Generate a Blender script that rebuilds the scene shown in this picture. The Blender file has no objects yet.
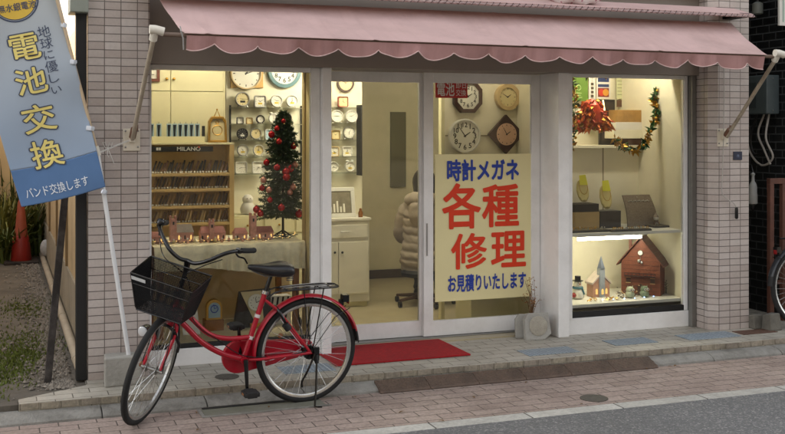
import bpy, math, random
from mathutils import Vector, Matrix
random.seed(7)
S = bpy.context.scene
COL = S.collection
PI = math.pi
rad = math.radians

# ------------------------------------------------------------------ camera geometry
F = 1050.0; TH = math.atan(.374); U0 = 392.5; V0 = 130.0; D = 6.91; H = 1.55
CT, ST = math.cos(TH), math.sin(TH)
def at(u, v, Y):
    """world point that stands at depth Y behind the shop front and is seen at photo pixel (u, v)"""
    d = D + Y; t = (u - U0) / F
    X = d * (t * CT + ST) / (CT - t * ST)
    z = X * ST + d * CT
    return Vector((X, Y, H + (V0 - v) * z / F))
def gz(u, v, Z=0.0):
    z = F * (H - Z) / (v - V0); xc = (u - U0) / F * z
    return Vector((xc * CT + z * ST, -xc * ST + z * CT - D, Z))
def mpp(u, Y):
    """metres per photo pixel (vertical) there"""
    p = at(u, V0, Y); return (p.x * ST + (D + Y) * CT) / F
def rect(u0, v0, u1, v1, Y):
    a, b, c, d = at(u0, v0, Y), at(u1, v1, Y), at(u0, v1, Y), at(u1, v0, Y)
    return a.x, b.x, (b.z + c.z) / 2, (a.z + d.z) / 2      # x0 x1 z0 z1

# ------------------------------------------------------------------ materials
def lin(h):
    if isinstance(h, str):
        h = h.lstrip('#'); c = [int(h[i:i + 2], 16) / 255 for i in (0, 2, 4)]
        return [x / 12.92 if x <= .04045 else ((x + .055) / 1.055) ** 2.4 for x in c]
    return list(h)
MATS = {}
def base_mat(name):
    m = bpy.data.materials.new(name); m.use_nodes = True
    nt = m.node_tree
    return m, nt, nt.nodes['Principled BSDF']
def mat(name, col, rough=.55, var=.12, scale=12., bump=0., metal=0., spec=.5, detail=6., dirt=None, dirt_amt=.35, dirt_scale=2.5, bscale=None):
    if name in MATS: return MATS[name]
    m, nt, b = base_mat(name); N, L = nt.nodes, nt.links
    c = lin(col)
    tc = N.new('ShaderNodeTexCoord')
    n = N.new('ShaderNodeTexNoise'); n.inputs['Scale'].default_value = scale; n.inputs['Detail'].default_value = detail
    n.inputs['Roughness'].default_value = .65
    L.new(tc.outputs['Object'], n.inputs['Vector'])
    r = N.new('ShaderNodeValToRGB')
    r.color_ramp.elements[0].position = .3; r.color_ramp.elements[1].position = .7
    r.color_ramp.elements[0].color = [max(0, x * (1 - var)) for x in c] + [1]
    r.color_ramp.elements[1].color = [min(1, x * (1 + var)) for x in c] + [1]
    L.new(n.outputs['Fac'], r.inputs['Fac'])
    out = r.outputs['Color']
    if dirt is not None:
        n2 = N.new('ShaderNodeTexNoise'); n2.inputs['Scale'].default_value = dirt_scale; n2.inputs['Detail'].default_value = 8; n2.inputs['Roughness'].default_value = .7
        L.new(tc.outputs['Object'], n2.inputs['Vector'])
        r2 = N.new('ShaderNodeValToRGB'); r2.color_ramp.elements[0].position = .45; r2.color_ramp.elements[1].position = .72
        r2.color_ramp.elements[1].color = (dirt_amt, dirt_amt, dirt_amt, 1)
        L.new(n2.outputs['Fac'], r2.inputs['Fac'])
        mx = N.new('ShaderNodeMix'); mx.data_type = 'RGBA'
        L.new(r2.outputs['Color'], mx.inputs[0]); L.new(out, mx.inputs[6]); mx.inputs[7].default_value = lin(dirt) + [1]
        out = mx.outputs[2]
    L.new(out, b.inputs['Base Color'])
    b.inputs['Roughness'].default_value = rough; b.inputs['Metallic'].default_value = metal
    b.inputs['Specular IOR Level'].default_value = spec
    if bump:
        bn = N.new('ShaderNodeBump'); bn.inputs['Strength'].default_value = bump; bn.inputs['Distance'].default_value = .01
        n3 = N.new('ShaderNodeTexNoise'); n3.inputs['Scale'].default_value = bscale or scale * 6; n3.inputs['Detail'].default_value = 6
        L.new(tc.outputs['Object'], n3.inputs['Vector'])
        L.new(n3.outputs['Fac'], bn.inputs['Height']); L.new(bn.outputs['Normal'], b.inputs['Normal'])
    MATS[name] = m
    return m
def tile_mat(name, c1, c2, mortar, bw, rh, ms, offset=0., axes='wall', rough=.4, shift=(0, 0), var=.25, dirt='#55504a', dirt_amt=.5, bump=.5, rotz=0., dscale=1.6, spec=.5):
    m, nt, b = base_mat(name); N, L = nt.nodes, nt.links
    tc = N.new('ShaderNodeTexCoord'); sep = N.new('ShaderNodeSeparateXYZ')
    if rotz:
        mp = N.new('ShaderNodeMapping'); mp.inputs['Rotation'].default_value = (0, 0, rotz)
        L.new(tc.outputs['Object'], mp.inputs['Vector']); L.new(mp.outputs['Vector'], sep.inputs[0])
    else: L.new(tc.outputs['Object'], sep.inputs[0])
    cb = N.new('ShaderNodeCombineXYZ')
    def add(o, v):
        a = N.new('ShaderNodeMath'); a.operation = 'ADD'; L.new(o, a.inputs[0]); a.inputs[1].default_value = v; return a.outputs[0]
    if axes == 'wall':
        g = N.new('ShaderNodeNewGeometry'); sn = N.new('ShaderNodeSeparateXYZ'); L.new(g.outputs['Normal'], sn.inputs[0])
        ab = N.new('ShaderNodeMath'); ab.operation = 'ABSOLUTE'; L.new(sn.outputs['Y'], ab.inputs[0])
        gt = N.new('ShaderNodeMath'); gt.operation = 'GREATER_THAN'; L.new(ab.outputs[0], gt.inputs[0]); gt.inputs[1].default_value = .5
        mx = N.new('ShaderNodeMix'); L.new(gt.outputs[0], mx.inputs[0]); L.new(sep.outputs['Y'], mx.inputs[2]); L.new(sep.outputs['X'], mx.inputs[3])
        L.new(add(mx.outputs[0], shift[0]), cb.inputs['X']); L.new(add(sep.outputs['Z'], shift[1]), cb.inputs['Y'])
    else:
        L.new(add(sep.outputs['X'], shift[0]), cb.inputs['X']); L.new(add(sep.outputs['Y'], shift[1]), cb.inputs['Y'])
    # slight wobble of the joints
    wn = N.new('ShaderNodeTexNoise'); wn.inputs['Scale'].default_value = 9; L.new(tc.outputs['Object'], wn.inputs['Vector'])
    vm = N.new('ShaderNodeVectorMath'); vm.operation = 'MULTIPLY_ADD'; L.new(wn.outputs['Color'], vm.inputs[0]); vm.inputs[1].default_value = (.003, .003, 0); L.new(cb.outputs[0], vm.inputs[2])
    bt = N.new('ShaderNodeTexBrick'); bt.offset = offset; bt.offset_frequency = 2; bt.squash = 1
    L.new(vm.outputs[0], bt.inputs['Vector'])
    bt.inputs['Color1'].default_value = lin(c1) + [1]; bt.inputs['Color2'].default_value = lin(c2) + [1]; bt.inputs['Mortar'].default_value = lin(mortar) + [1]
    bt.inputs['Scale'].default_value = 1; bt.inputs['Mortar Size'].default_value = ms; bt.inputs['Mortar Smooth'].default_value = .25
    bt.inputs['Brick Width'].default_value = bw; bt.inputs['Row Height'].default_value = rh; bt.inputs['Bias'].default_value = 0
    n = N.new('ShaderNodeTexNoise'); n.inputs['Scale'].default_value = 60; n.inputs['Detail'].default_value = 6; L.new(tc.outputs['Object'], n.inputs['Vector'])
    mr = N.new('ShaderNodeMapRange'); mr.inputs['From Min'].default_value = .3; mr.inputs['From Max'].default_value = .7; mr.inputs['To Min'].default_value = 1 - var; mr.inputs['To Max'].default_value = 1 + var * .6
    L.new(n.outputs['Fac'], mr.inputs['Value'])
    hv = N.new('ShaderNodeVectorMath'); hv.operation = 'SCALE'; L.new(bt.outputs['Color'], hv.inputs[0]); L.new(mr.outputs[0], hv.inputs['Scale'])
    n2 = N.new('ShaderNodeTexNoise'); n2.inputs['Scale'].default_value = dscale; n2.inputs['Detail'].default_value = 9; n2.inputs['Roughness'].default_value = .72; L.new(tc.outputs['Object'], n2.inputs['Vector'])
    r2 = N.new('ShaderNodeValToRGB'); r2.color_ramp.elements[0].position = .45; r2.color_ramp.elements[1].position = .75; r2.color_ramp.elements[1].color = (dirt_amt,) * 3 + (1,)
    L.new(n2.outputs['Fac'], r2.inputs['Fac'])
    m2 = N.new('ShaderNodeMix'); m2.data_type = 'RGBA'; L.new(r2.outputs['Color'], m2.inputs[0]); L.new(hv.outputs[0], m2.inputs[6]); m2.inputs[7].default_value = lin(dirt) + [1]
    L.new(m2.outputs[2], b.inputs['Base Color']); b.inputs['Roughness'].default_value = rough; b.inputs['Specular IOR Level'].default_value = spec
    inv = N.new('ShaderNodeMath'); inv.operation = 'MULTIPLY_ADD'; L.new(bt.outputs['Fac'], inv.inputs[0]); inv.inputs[1].default_value = -1; 
    sc = N.new('ShaderNodeMath'); sc.operation = 'MULTIPLY'; L.new(n.outputs['Fac'], sc.inputs[0]); sc.inputs[1].default_value = .25; L.new(sc.outputs[0], inv.inputs[2])
    bn = N.new('ShaderNodeBump'); bn.inputs['Strength'].default_value = bump; bn.inputs['Distance'].default_value = .004
    L.new(inv.outputs[0], bn.inputs['Height']); L.new(bn.outputs['Normal'], b.inputs['Normal'])
    MATS[name] = m
    return m
def emit(name, col, strength):
    m = bpy.data.materials.new(name); m.use_nodes = True; nt = m.node_tree; nt.nodes.clear()
    e = nt.nodes.new('ShaderNodeEmission'); o = nt.nodes.new('ShaderNodeOutputMaterial')
    e.inputs[0].default_value = lin(col) + [1]; e.inputs[1].default_value = strength; nt.links.new(e.outputs[0], o.inputs[0]); MATS[name] = m
    return m
def glass(name, tint=(1, 1, 1), ior=1.45, haze=0.):
    m = bpy.data.materials.new(name); m.use_nodes = True; nt = m.node_tree; N, L = nt.nodes, nt.links; N.clear()
    o = N.new('ShaderNodeOutputMaterial'); t = N.new('ShaderNodeBsdfTransparent'); g = N.new('ShaderNodeBsdfGlossy'); mx = N.new('ShaderNodeMixShader')
    fr = N.new('ShaderNodeFresnel'); fr.inputs[0].default_value = ior
    t.inputs[0].default_value = list(tint) + [1]; g.inputs['Roughness'].default_value = .02
    L.new(fr.outputs[0], mx.inputs[0]); L.new(t.outputs[0], mx.inputs[1]); L.new(g.outputs[0], mx.inputs[2])
    last = mx
    if haze:
        d = N.new('ShaderNodeBsdfDiffuse'); d.inputs[0].default_value = (.7, .68, .6, 1); m2 = N.new('ShaderNodeMixShader')
        tc = N.new('ShaderNodeTexCoord'); n = N.new('ShaderNodeTexNoise'); n.inputs['Scale'].default_value = 3; n.inputs['Detail'].default_value = 5; L.new(tc.outputs['Object'], n.inputs['Vector'])
        mu = N.new('ShaderNodeMath'); mu.operation = 'MULTIPLY'; mu.inputs[1].default_value = haze * 2; L.new(n.outputs['Fac'], mu.inputs[0])
        L.new(mu.outputs[0], m2.inputs[0]); L.new(mx.outputs[0], m2.inputs[1]); L.new(d.outputs[0], m2.inputs[2]); last = m2
    L.new(last.outputs[0], o.inputs[0]); MATS[name] = m
    return m

# ------------------------------------------------------------------ mesh builder
class MB:
    def __init__(s): s.v = []; s.f = []
    def add(s, vs, fs):
        o = len(s.v); s.v += [Vector(p) for p in vs]; s.f += [tuple(i + o for i in f) for f in fs]; return s
    def box(s, x0, x1, y0, y1, z0, z1, m=None):
        vs = [Vector(p) for p in ((x0, y0, z0), (x1, y0, z0), (x1, y1, z0), (x0, y1, z0), (x0, y0, z1), (x1, y0, z1), (x1, y1, z1), (x0, y1, z1))]
        if m is not None: vs = [m @ p for p in vs]
        return s.add(vs, [(0, 3, 2, 1), (4, 5, 6, 7), (0, 1, 5, 4), (1, 2, 6, 5), (2, 3, 7, 6), (3, 0, 4, 7)])
    def prism(s, pts, y0, y1):                 # outline in XZ, extruded along Y
        n = len(pts)
        vs = [(p[0], y0, p[1]) for p in pts] + [(p[0], y1, p[1]) for p in pts]
        fs = [tuple(range(n)), tuple(range(2 * n - 1, n - 1, -1))] + [(i, n + i, n + (i + 1) % n, (i + 1) % n) for i in range(n)]
        return s.add(vs, fs)
    def plan(s, pts, z0, z1):                  # outline in XY, extruded along Z
        n = len(pts)
        vs = [(p[0], p[1], z0) for p in pts] + [(p[0], p[1], z1) for p in pts]
        fs = [tuple(range(n - 1, -1, -1)), tuple(range(n, 2 * n))] + [(i, (i + 1) % n, n + (i + 1) % n, n + i) for i in range(n)]
        return s.add(vs, fs)
    def profile(s, pts, x0, x1):               # outline in YZ, extruded along X
        n = len(pts)
        vs = [(x0, p[0], p[1]) for p in pts] + [(x1, p[0], p[1]) for p in pts]
        fs = [tuple(range(n)), tuple(range(2 * n - 1, n - 1, -1))] + [(i, n + i, n + (i + 1) % n, (i + 1) % n) for i in range(n)]
        return s.add(vs, fs)
    def tube(s, pts, r, n=8, closed=False, flat=1.0, caps=True):
        pts = [Vector(p) for p in pts]; k = len(pts)
        rs = r if isinstance(r, (list, tuple)) else [r] * k
        rings = []; up = None
        for i, p in enumerate(pts):
            if closed: t = pts[(i + 1) % k] - pts[i - 1]
            else: t = pts[min(i + 1, k - 1)] - pts[max(i - 1, 0)]
            t = t.normalized() if t.length > 1e-9 else Vector((0, 0, 1))
            if up is None:
                up = Vector((0, 0, 1)) if abs(t.z) < .9 else Vector((1, 0, 0))
            a = t.cross(up)
            if a.length < 1e-6: a = t.orthogonal()
            a.normalize(); b = a.cross(t).normalized(); up = b
            rings.append([p + a * (math.cos(2 * PI * j / n) * rs[i]) + b * (math.sin(2 * PI * j / n) * rs[i] * flat) for j in range(n)])
        return s.loft(rings, closed, caps)
    def loft(s, rings, closed=False, caps=True):
        n = len(rings[0]); k = len(rings)
        vs = [p for r in rings for p in r]; fs = []
        for i in range(k if closed else k - 1):
            a, b = i * n, ((i + 1) % k) * n
            fs += [(a + j, a + (j + 1) % n, b + (j + 1) % n, b + j) for j in range(n)]
        if not closed and caps: fs += [tuple(range(n - 1, -1, -1)), tuple(range((k - 1) * n, k * n))]
        return s.add(vs, fs)
    def cyl(s, a, b, r0, r1=None, n=16): return s.tube([a, b], [r0, r0 if r1 is None else r1], n)
    def lathe(s, prof, c, n=20, axis='z', sy=1.0):   # prof = (radius, height)
        c = Vector(c); rings = []
        for r, h in prof:
            ring = []
            for j in range(n):
                a = 2 * PI * j / n
                if axis == 'z': ring.append(c + Vector((r * math.cos(a), r * math.sin(a) * sy, h)))
                elif axis == 'y': ring.append(c + Vector((r * math.cos(a), -h, r * math.sin(a))))   # h toward the street
            rings.append(ring)
        return s.loft(rings)
    def ball(s, c, r, n=12, k=8, sx=1, sy=1, sz=1):
        c = Vector(c); rings = []
        for i in range(k + 1):
            t = PI * i / k; rr = max(math.sin(t), .02) * r
            rings.append([c + Vector((rr * math.cos(2 * PI * j / n) * sx, rr * math.sin(2 * PI * j / n) * sy, -math.cos(t) * r * sz)) for j in range(n)])
        return s.loft(rings)
    def torus(s, c, R, r, ax=None, n=40, k=8, flat=1.0):
        c = Vector(c); ax = ax or (Vector((1, 0, 0)), Vector((0, 0, 1)))
        return s.tube([c + ax[0] * (R * math.cos(2 * PI * i / n)) + ax[1] * (R * math.sin(2 * PI * i / n)) for i in range(n)], r, k, True, flat)
    def xf(s, m): s.v = [m @ p for p in s.v]; return s
    def join(s, o): return s.add(o.v, o.f)
    def build(s, name, m, parent=None, smooth=False, bevel=0., seg=2, subsurf=0, solid=0.):
        me = bpy.data.meshes.new(name); inv = ROOT.get(parent.name) if parent is not None else None
        vs = s.v if inv is None else [inv @ p for p in s.v]
        me.from_pydata([tuple(p) for p in vs], [], s.f); me.validate()
        me.materials.append(m)
        o = bpy.data.objects.new(name, me); COL.objects.link(o)
        if parent is not None:
            o.parent = parent; ROOT[o.name] = inv if inv is not None else Matrix.Identity(4)
        else: ROOT[o.name] = Matrix.Identity(4)
        import bmesh
        bm = bmesh.new(); bm.from_mesh(me); bmesh.ops.recalc_face_normals(bm, faces=bm.faces[:]); bm.to_mesh(me); bm.free()
        if smooth:
            for p in me.polygons: p.use_smooth = True
            if smooth != 'all':
                me.set_sharp_from_angle(angle=rad(40))
        if solid: md = o.modifiers.new('s', 'SOLIDIFY'); md.thickness = solid; md.offset = 0
        if bevel:
            md = o.modifiers.new('b', 'BEVEL'); md.width = bevel; md.segments = seg; md.limit_method = 'ANGLE'; md.angle_limit = rad(50)
        if subsurf:
            md = o.modifiers.new('u', 'SUBSURF'); md.levels = subsurf; md.render_levels = subsurf
        return o
ROOT = {}
def tag(o, label, cat, group=None, kind=None):
    if label: o['label'] = label
    if cat: o['category'] = cat
    if group: o['group'] = group
    if kind: o['kind'] = kind
    return o
def thing(name, label, cat, loc=(0, 0, 0), group=None):
    o = bpy.data.objects.new(name, None); COL.objects.link(o); o.empty_display_size = .1
    o.location = loc; ROOT[o.name] = Matrix.Translation(-Vector(loc))
    return tag(o, label, cat, group)
def kids(o): return [c for c in bpy.data.objects if c.parent == o]
def dup(o, loc, label=None, rotz=None):
    def cp(x, par):
        c = x.copy(); COL.objects.link(c)
        if par is not None: c.parent = par
        for k in tree.get(x.name, []): cp(k, c)
        return c
    tree = {}
    for x in list(bpy.data.objects):
        if x.parent is not None: tree.setdefault(x.parent.name, []).append(x)
    r = cp(o, None); r.location = loc
    if rotz is not None: r.rotation_euler.z = rotz
    if label: r['label'] = label
    return r
def struct(o): o['kind'] = 'structure'; return o
_dg = None
def text_mesh(s, bold=0., extrude=.0008, font_size=1.):
    cu = bpy.data.curves.new('lettering', 'FONT'); cu.body = s; cu.size = font_size; cu.extrude = 0; cu.resolution_u = 3
    o = bpy.data.objects.new('lettering', cu); COL.objects.link(o)
    dg = bpy.context.evaluated_depsgraph_get(); dg.update()
    me = bpy.data.meshes.new_from_object(o.evaluated_get(dg))
    vs = [v.co.copy() for v in me.vertices]; fs = [tuple(p.vertices) for p in me.polygons]
    bpy.data.objects.remove(o); bpy.data.meshes.remove(me); bpy.data.curves.remove(cu)
    if bold > 0:                             # thicken the strokes: shifted layers, each a hair above the last
        base = vs; bf = fs; vs = []; fs = []; k = 8 if bold > .012 else 4
        for i in range(k + 1):
            dx, dy = (0, 0) if i == k else (math.cos(2 * PI * i / k) * bold, math.sin(2 * PI * i / k) * bold)
            o_ = len(vs); vs += [Vector((v.x + dx, v.y + dy, i * LAYER)) for v in base]; fs += [tuple(q + o_ for q in f) for f in bf]
    return vs, fs
LAYER = .00016
def text_mb(s, x0, x1, z0, z1, Y, bold=0., rot=0., keep=False):
    """lettering that fills the box x0..x1, z0..z1 on the plane Y, facing the street"""
    vs, fs = text_mesh(s, bold)
    a = min(v.x for v in vs); b = max(v.x for v in vs); c = min(v.y for v in vs); d = max(v.y for v in vs)
    cx, cz = (x0 + x1) / 2, (z0 + z1) / 2
    sx, sz = (x1 - x0) / (b - a), (z1 - z0) / (d - c)
    if keep: sx = sz = min(sx, sz)
    m = MB(); out = []
    for v in vs:
        x = (v.x - (a + b) / 2) * sx; z = (v.y - (c + d) / 2) * sz
        xr = x * math.cos(rot) - z * math.sin(rot); zr = x * math.sin(rot) + z * math.cos(rot)
        out.append(Vector((cx + xr, Y - v.z, cz + zr)))
    m.add(out, fs); return m

# ------------------------------------------------------------------ shared materials
M = {}
M['tile'] = tile_mat('pink_grey_wall_tile', '#c0b7b1', '#ab9f98', '#625b56', .1, .05, .003, 0., 'wall', .35, (.489 + .5, 0), .06, '#82776f', .35, .5)
M['white'] = mat('white_painted_aluminium', '#e7e6e4', .4, .03, 5, 0, dirt='#9a948a', dirt_amt=.25, dirt_scale=3)
M['white2'] = mat('white_laminate', '#dedbd0', .45, .03, 6)
M['header'] = mat('grey_brown_header_panel', '#887e75', .5, .06, 3)
M['cream'] = mat('cream_cabinet_board', '#d9d2aa', .5, .04, 4)
M['cream2'] = mat('cream_wallpaper', '#e2dcc4', .7, .05, 5)
M['beige'] = mat('beige_interior_wall', '#d0c8ae', .8, .08, 4)
M['floor'] = mat('beige_shop_floor', '#a89d82', .35, .1, 6)
M['wood'] = mat('warm_brown_wood', '#8a5a2e', .5, .25, 8, .1)
M['palewood'] = mat('pale_wood', '#b5945e', .5, .15, 6)
M['rackwood'] = mat('honey_rack_wood', '#bb9f68', .5, .15, 6)
M['black'] = mat('black_plastic', '#0d0d0d', .4, .1, 10)
M['blackmat'] = mat('matt_black', '#131211', .7, .15, 10)
M['silver'] = mat('brushed_silver', '#b8b8b6', .3, .05, 8, metal=.9)
M['chrome'] = mat('chrome', '#c8c8c8', .15, .03, 8, metal=1.)
M['gold'] = mat('brass_gold', '#b58a35', .3, .1, 8, metal=.8)
M['dial'] = mat('white_dial', '#dedcd0', .5, .02, 6)
M['dialgold'] = mat('cream_dial', '#d8c898', .5, .05, 6)
M['ink'] = mat('dark_ink', '#1c1a1a', .6, .1, 6)
M['red'] = mat('bicycle_red_paint', '#a80c25', .3, .06, 6, spec=.5, dirt='#6d1a22', dirt_amt=.35, dirt_scale=9)
M['rubber'] = mat('black_rubber', '#191919', .75, .15, 30)
M['steel'] = mat('galvanised_steel', '#8b8a86', .35, .1, 10, metal=.8)
M['concrete'] = mat('weathered_concrete', '#a19f98', .9, .12, 10, .5, dirt='#5c5950', dirt_amt=.6, dirt_scale=5)
M['kerb'] = mat('grey_kerb_concrete', '#8b8983', .9, .16, 14, .7, dirt='#4a463f', dirt_amt=.75, dirt_scale=4)
M['asphalt'] = None
M['glass'] = glass('clear_shop_glass', (.97, .985, .975), 1.33)
M['doorglass'] = glass('door_glass', (.90, .91, .88), 1.4, .015)
M['shelfglass'] = glass('green_shelf_glass', (.96, .985, .97), 1.15)
M['paper'] = mat('white_paper', '#d8d5cc', .8, .03, 10)
M['blue'] = mat('blue_marker_ink', '#1f3c9c', .6, .08, 10)
M['redink'] = mat('red_brush_ink', '#d8360c', .6, .08, 10)
M['yellowposter'] = mat('yellow_poster_paper', '#e6dca8', .7, .03, 3, .25, bscale=9)
M['rope'] = mat('pale_string', '#c7c6c0', .8, .1, 20)

# ------------------------------------------------------------------ the ground
def asphalt():
    m, nt, b = base_mat('worn_asphalt'); N, L = nt.nodes, nt.links
    tc = N.new('ShaderNodeTexCoord')
    v = N.new('ShaderNodeTexVoronoi'); v.inputs['Scale'].default_value = 110; L.new(tc.outputs['Object'], v.inputs['Vector'])
    n = N.new('ShaderNodeTexNoise'); n.inputs['Scale'].default_value = 1.3; n.inputs['Detail'].default_value = 8; L.new(tc.outputs['Object'], n.inputs['Vector'])
    r = N.new('ShaderNodeValToRGB'); e = r.color_ramp.elements
    e[0].color = (.09, .092, .096, 1); e[1].color = (.135, .138, .142, 1)
    k = e.new(.8); k.color = (.14, .14, .14, 1); e[2].color = (.24, .24, .235, 1); e[2].position = .97
    sp = N.new('ShaderNodeSeparateColor'); L.new(v.outputs['Color'], sp.inputs[0]); L.new(sp.outputs[0], r.inputs['Fac'])
    mr = N.new('ShaderNodeMapRange'); mr.inputs['To Min'].default_value = .75; mr.inputs['To Max'].default_value = 1.25; L.new(n.outputs['Fac'], mr.inputs['Value'])
    s = N.new('ShaderNodeVectorMath'); s.operation = 'SCALE'; L.new(r.outputs['Color'], s.inputs[0]); L.new(mr.outputs[0], s.inputs['Scale'])
    L.new(s.outputs[0], b.inputs['Base Color']); b.inputs['Roughness'].default_value = .85
    bn = N.new('ShaderNodeBump'); bn.inputs['Strength'].default_value = .6; bn.inputs['Distance'].default_value = .004
    L.new(v.outputs['Distance'], bn.inputs['Height']); L.new(bn.outputs['Normal'], b.inputs['Normal'])
    return m
ZB = -.09                                                   # level of the brick pavement
RD = -1.58                                                  # edge of the asphalt
g = MB(); g.box(-60, 60, -60, 60, -.5, -.14); struct(g.build('ground', mat('bare_earth', '#5a5145', .95, .2, 4)))
g = MB(); g.box(-40, 40, -9, RD, -.139, ZB - .004); struct(g.build('road', asphalt()))
# white edge stones with joints
M['edgestone'] = tile_mat('pale_edge_stones', '#b9b7b0', '#a8a69f', '#5b5852', .6, .5, .006, 0, 'floor', .85, (.15, .25 + 1.5), .2, '#6b675e', .5, .5, dscale=3)
g = MB(); g.box(-14, 16, RD, RD + .115, -.139, ZB - .001); struct(g.build('kerb_edge_line', M['edgestone'], bevel=.004))
M['paver'] = tile_mat('pink_brick_pavers', '#a39389', '#97867d', '#51473f', .205, .102, .0035, .5, 'floor', .85, (0, 0), .25, '#5a4a43', .6, .7, dscale=1.8)
PF = -.605                                                  # front edge of the shop step
KF = -.738                                                   # foot of the kerb
g = MB(); g.box(-14, 16, RD + .115, KF, -.139, ZB); struct(g.build('pavement', M['paver']))
# the rounded concrete kerb with joints
def kerb_stones():
    m = MB(); x = -13.85; k = 0
    while x < 16:
        w = .595
        prof = [(KF, ZB - .03), (KF + .005, ZB + .012), (KF + .03, ZB + .030), (KF + .07, ZB + .042), (PF + .03, ZB + .048), (PF + .03, ZB - .03)]
        dz = random.uniform(-.002, .002)
        m.profile([(a, b + dz) for a, b in prof], x, x + w); x += .6; k += 1
    return m
struct(kerb_stones().build('kerb', M['kerb'], bevel=.006))
M['steptile'] = tile_mat('beige_step_tiles', '#b4afa3', '#a8a397', '#5c584f', .2, .105, .0035, .5, 'floor', .6, (0, .045), .12, '#625c50', .55, .5, rotz=rad(0), dscale=2.2)
M['riser'] = tile_mat('stained_step_riser_tiles', '#9a917f', '#91877a', '#6b6355', .11, .3, .003, 0, 'wall', .7, (0, .15), .25, '#4d473c', .75, .6, dscale=4)
# the tiled step in front of the shop (an irregular outline on the left end)
g = MB(); g.plan([(.10, PF), (7.5, PF), (7.5, .6), (.495, .6), (.495, -.28), (.10, -.50)], -.139, 0); struct(g.build('shop_pavement', M['steptile']))
g = MB()
x = .10
while x < 7.4:
    w = .108; zz = random.uniform(-.003, .001); g.box(x + .001, x + w, PF - .006, PF - .0005, -.038 + zz, -.001 + zz * .5); x += .11
struct(g.build('pavement_step_riser', M['riser'], bevel=.002))
# driveway on the left
M['dirt'] = mat('dark_damp_driveway', '#625c53', .95, .3, 3, .8, dirt='#3e3a31', dirt_amt=.7, dirt_scale=1.2, bscale=25)
g = MB(); g.plan([(-8, PF + .03), (.098, PF + .03), (.098, -.50), (.493, -.279), (.493, 9), (-8, 9)], -.139, -.012); struct(g.build('driveway', M['dirt']))
# small stones, countless
g = MB(); rnd = random.Random(3)
for i in range(2600):
    y = -.45 + 7 * rnd.random() ** 1.5; x = .42 - abs(rnd.gauss(0, .10)) if rnd.random() < .85 else rnd.uniform(-1.2, .42)
    if y < -.3 and x > .1: continue
    r = rnd.uniform(.006, .022)
    c = Vector((x, y, -.012 + r * .35)); pts = []
    for a in range(5):
        an = a * 1.257 + rnd.random(); pts.append(c + Vector((math.cos(an) * r * rnd.uniform(.7, 1.2), math.sin(an) * r * rnd.uniform(.7, 1.2), 0)))
    top = c + Vector((rnd.uniform(-.3, .3) * r, rnd.uniform(-.3, .3) * r, r * rnd.uniform(.5, 1))); 
    g.add(pts + [top], [(k, (k + 1) % 5, 5) for k in range(5)])
o = g.build('gravel', mat('grey_gravel', '#7d766c', .95, .45, 30)); tag(o, 'loose grey gravel along the foot of the side wall', 'gravel', kind='stuff')
g = MB()
for i in range(6500):
    cx, cy, sp = rnd.choice([(.22, 1.2, .3), (.0, .25, .22), (-.15, -.3, .14), (.28, 2.8, .3), (-.3, -.05, .2), (.12, .7, .22)])
    x, y = rnd.gauss(cx, sp * .5), rnd.gauss(cy, sp)
    if x > .47 or y < PF + .06 or (y < -.25 and x > .05): continue
    hgt = rnd.uniform(.008, .028); a = rnd.random() * PI; dx, dy = math.cos(a) * .006, math.sin(a) * .006
    t = Vector((rnd.uniform(-.012, .012), rnd.uniform(-.012, .012), hgt)); b0 = Vector((x, y, -.012))
    g.add([b0 + Vector((-dx, -dy, 0)), b0 + Vector((dx, dy, 0)), b0 + t], [(0, 1, 2)])
o = g.build('moss', mat('yellow_green_moss', '#5f6a2a', .95, .3, 15)); tag(o, 'patchy yellow green moss and weeds on the driveway', 'moss', kind='stuff')

# ------------------------------------------------------------------ the shop building
XL, XR = .511, 5.49          # outer edges of the tiled pillars
YP = -.17                    # front of the pillars
GL_HAZE = .02
B = thing('shop_building', 'small watch shop with tiled pillars, white framed windows and a lit interior', 'shop', (3, 0, 0))
ZH = 1.978
g = MB(); g.plan([(XL, YP), (.876, YP), (.888, YP + .012), (.888, .14), (XL, .14)], 0, 5.5); g.build('pillar', M['tile'], B)
g = MB(); g.plan([(5.145, .03), (5.145, -.135), (5.2, -.19), (XR, -.19), (XR, .14), (5.145, .14)], 0, 5.5); g.build('pillar', M['tile'], B)
g = MB(); g.box(.89, 5.143, -.03, .28, ZH, 2.62); g.build('header_beam', M['header'], B)
g = MB(); g.box(2.139, 3.904, .281, .42, ZH + .001, 2.261); g.build('door_head', M['header'], B)
g = MB(); g.box(.89, 5.143, -.15, .14, 2.622, 5.5); g.build('upper_wall', M['tile'], B)
g = MB(); g.box(.53, XR - .02, .142, 7.6, 2.3, 5.4); g.build('upper_storey', mat('upper_plaster', '#a59c8c', .9, .1, 3), B)
g = MB(); g.box(.45, XR + .05, -.25, 7.7, 5.502, 5.7); g.build('roof', mat('roof_slab', '#6f6b66', .8, .1, 3), B)
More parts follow.
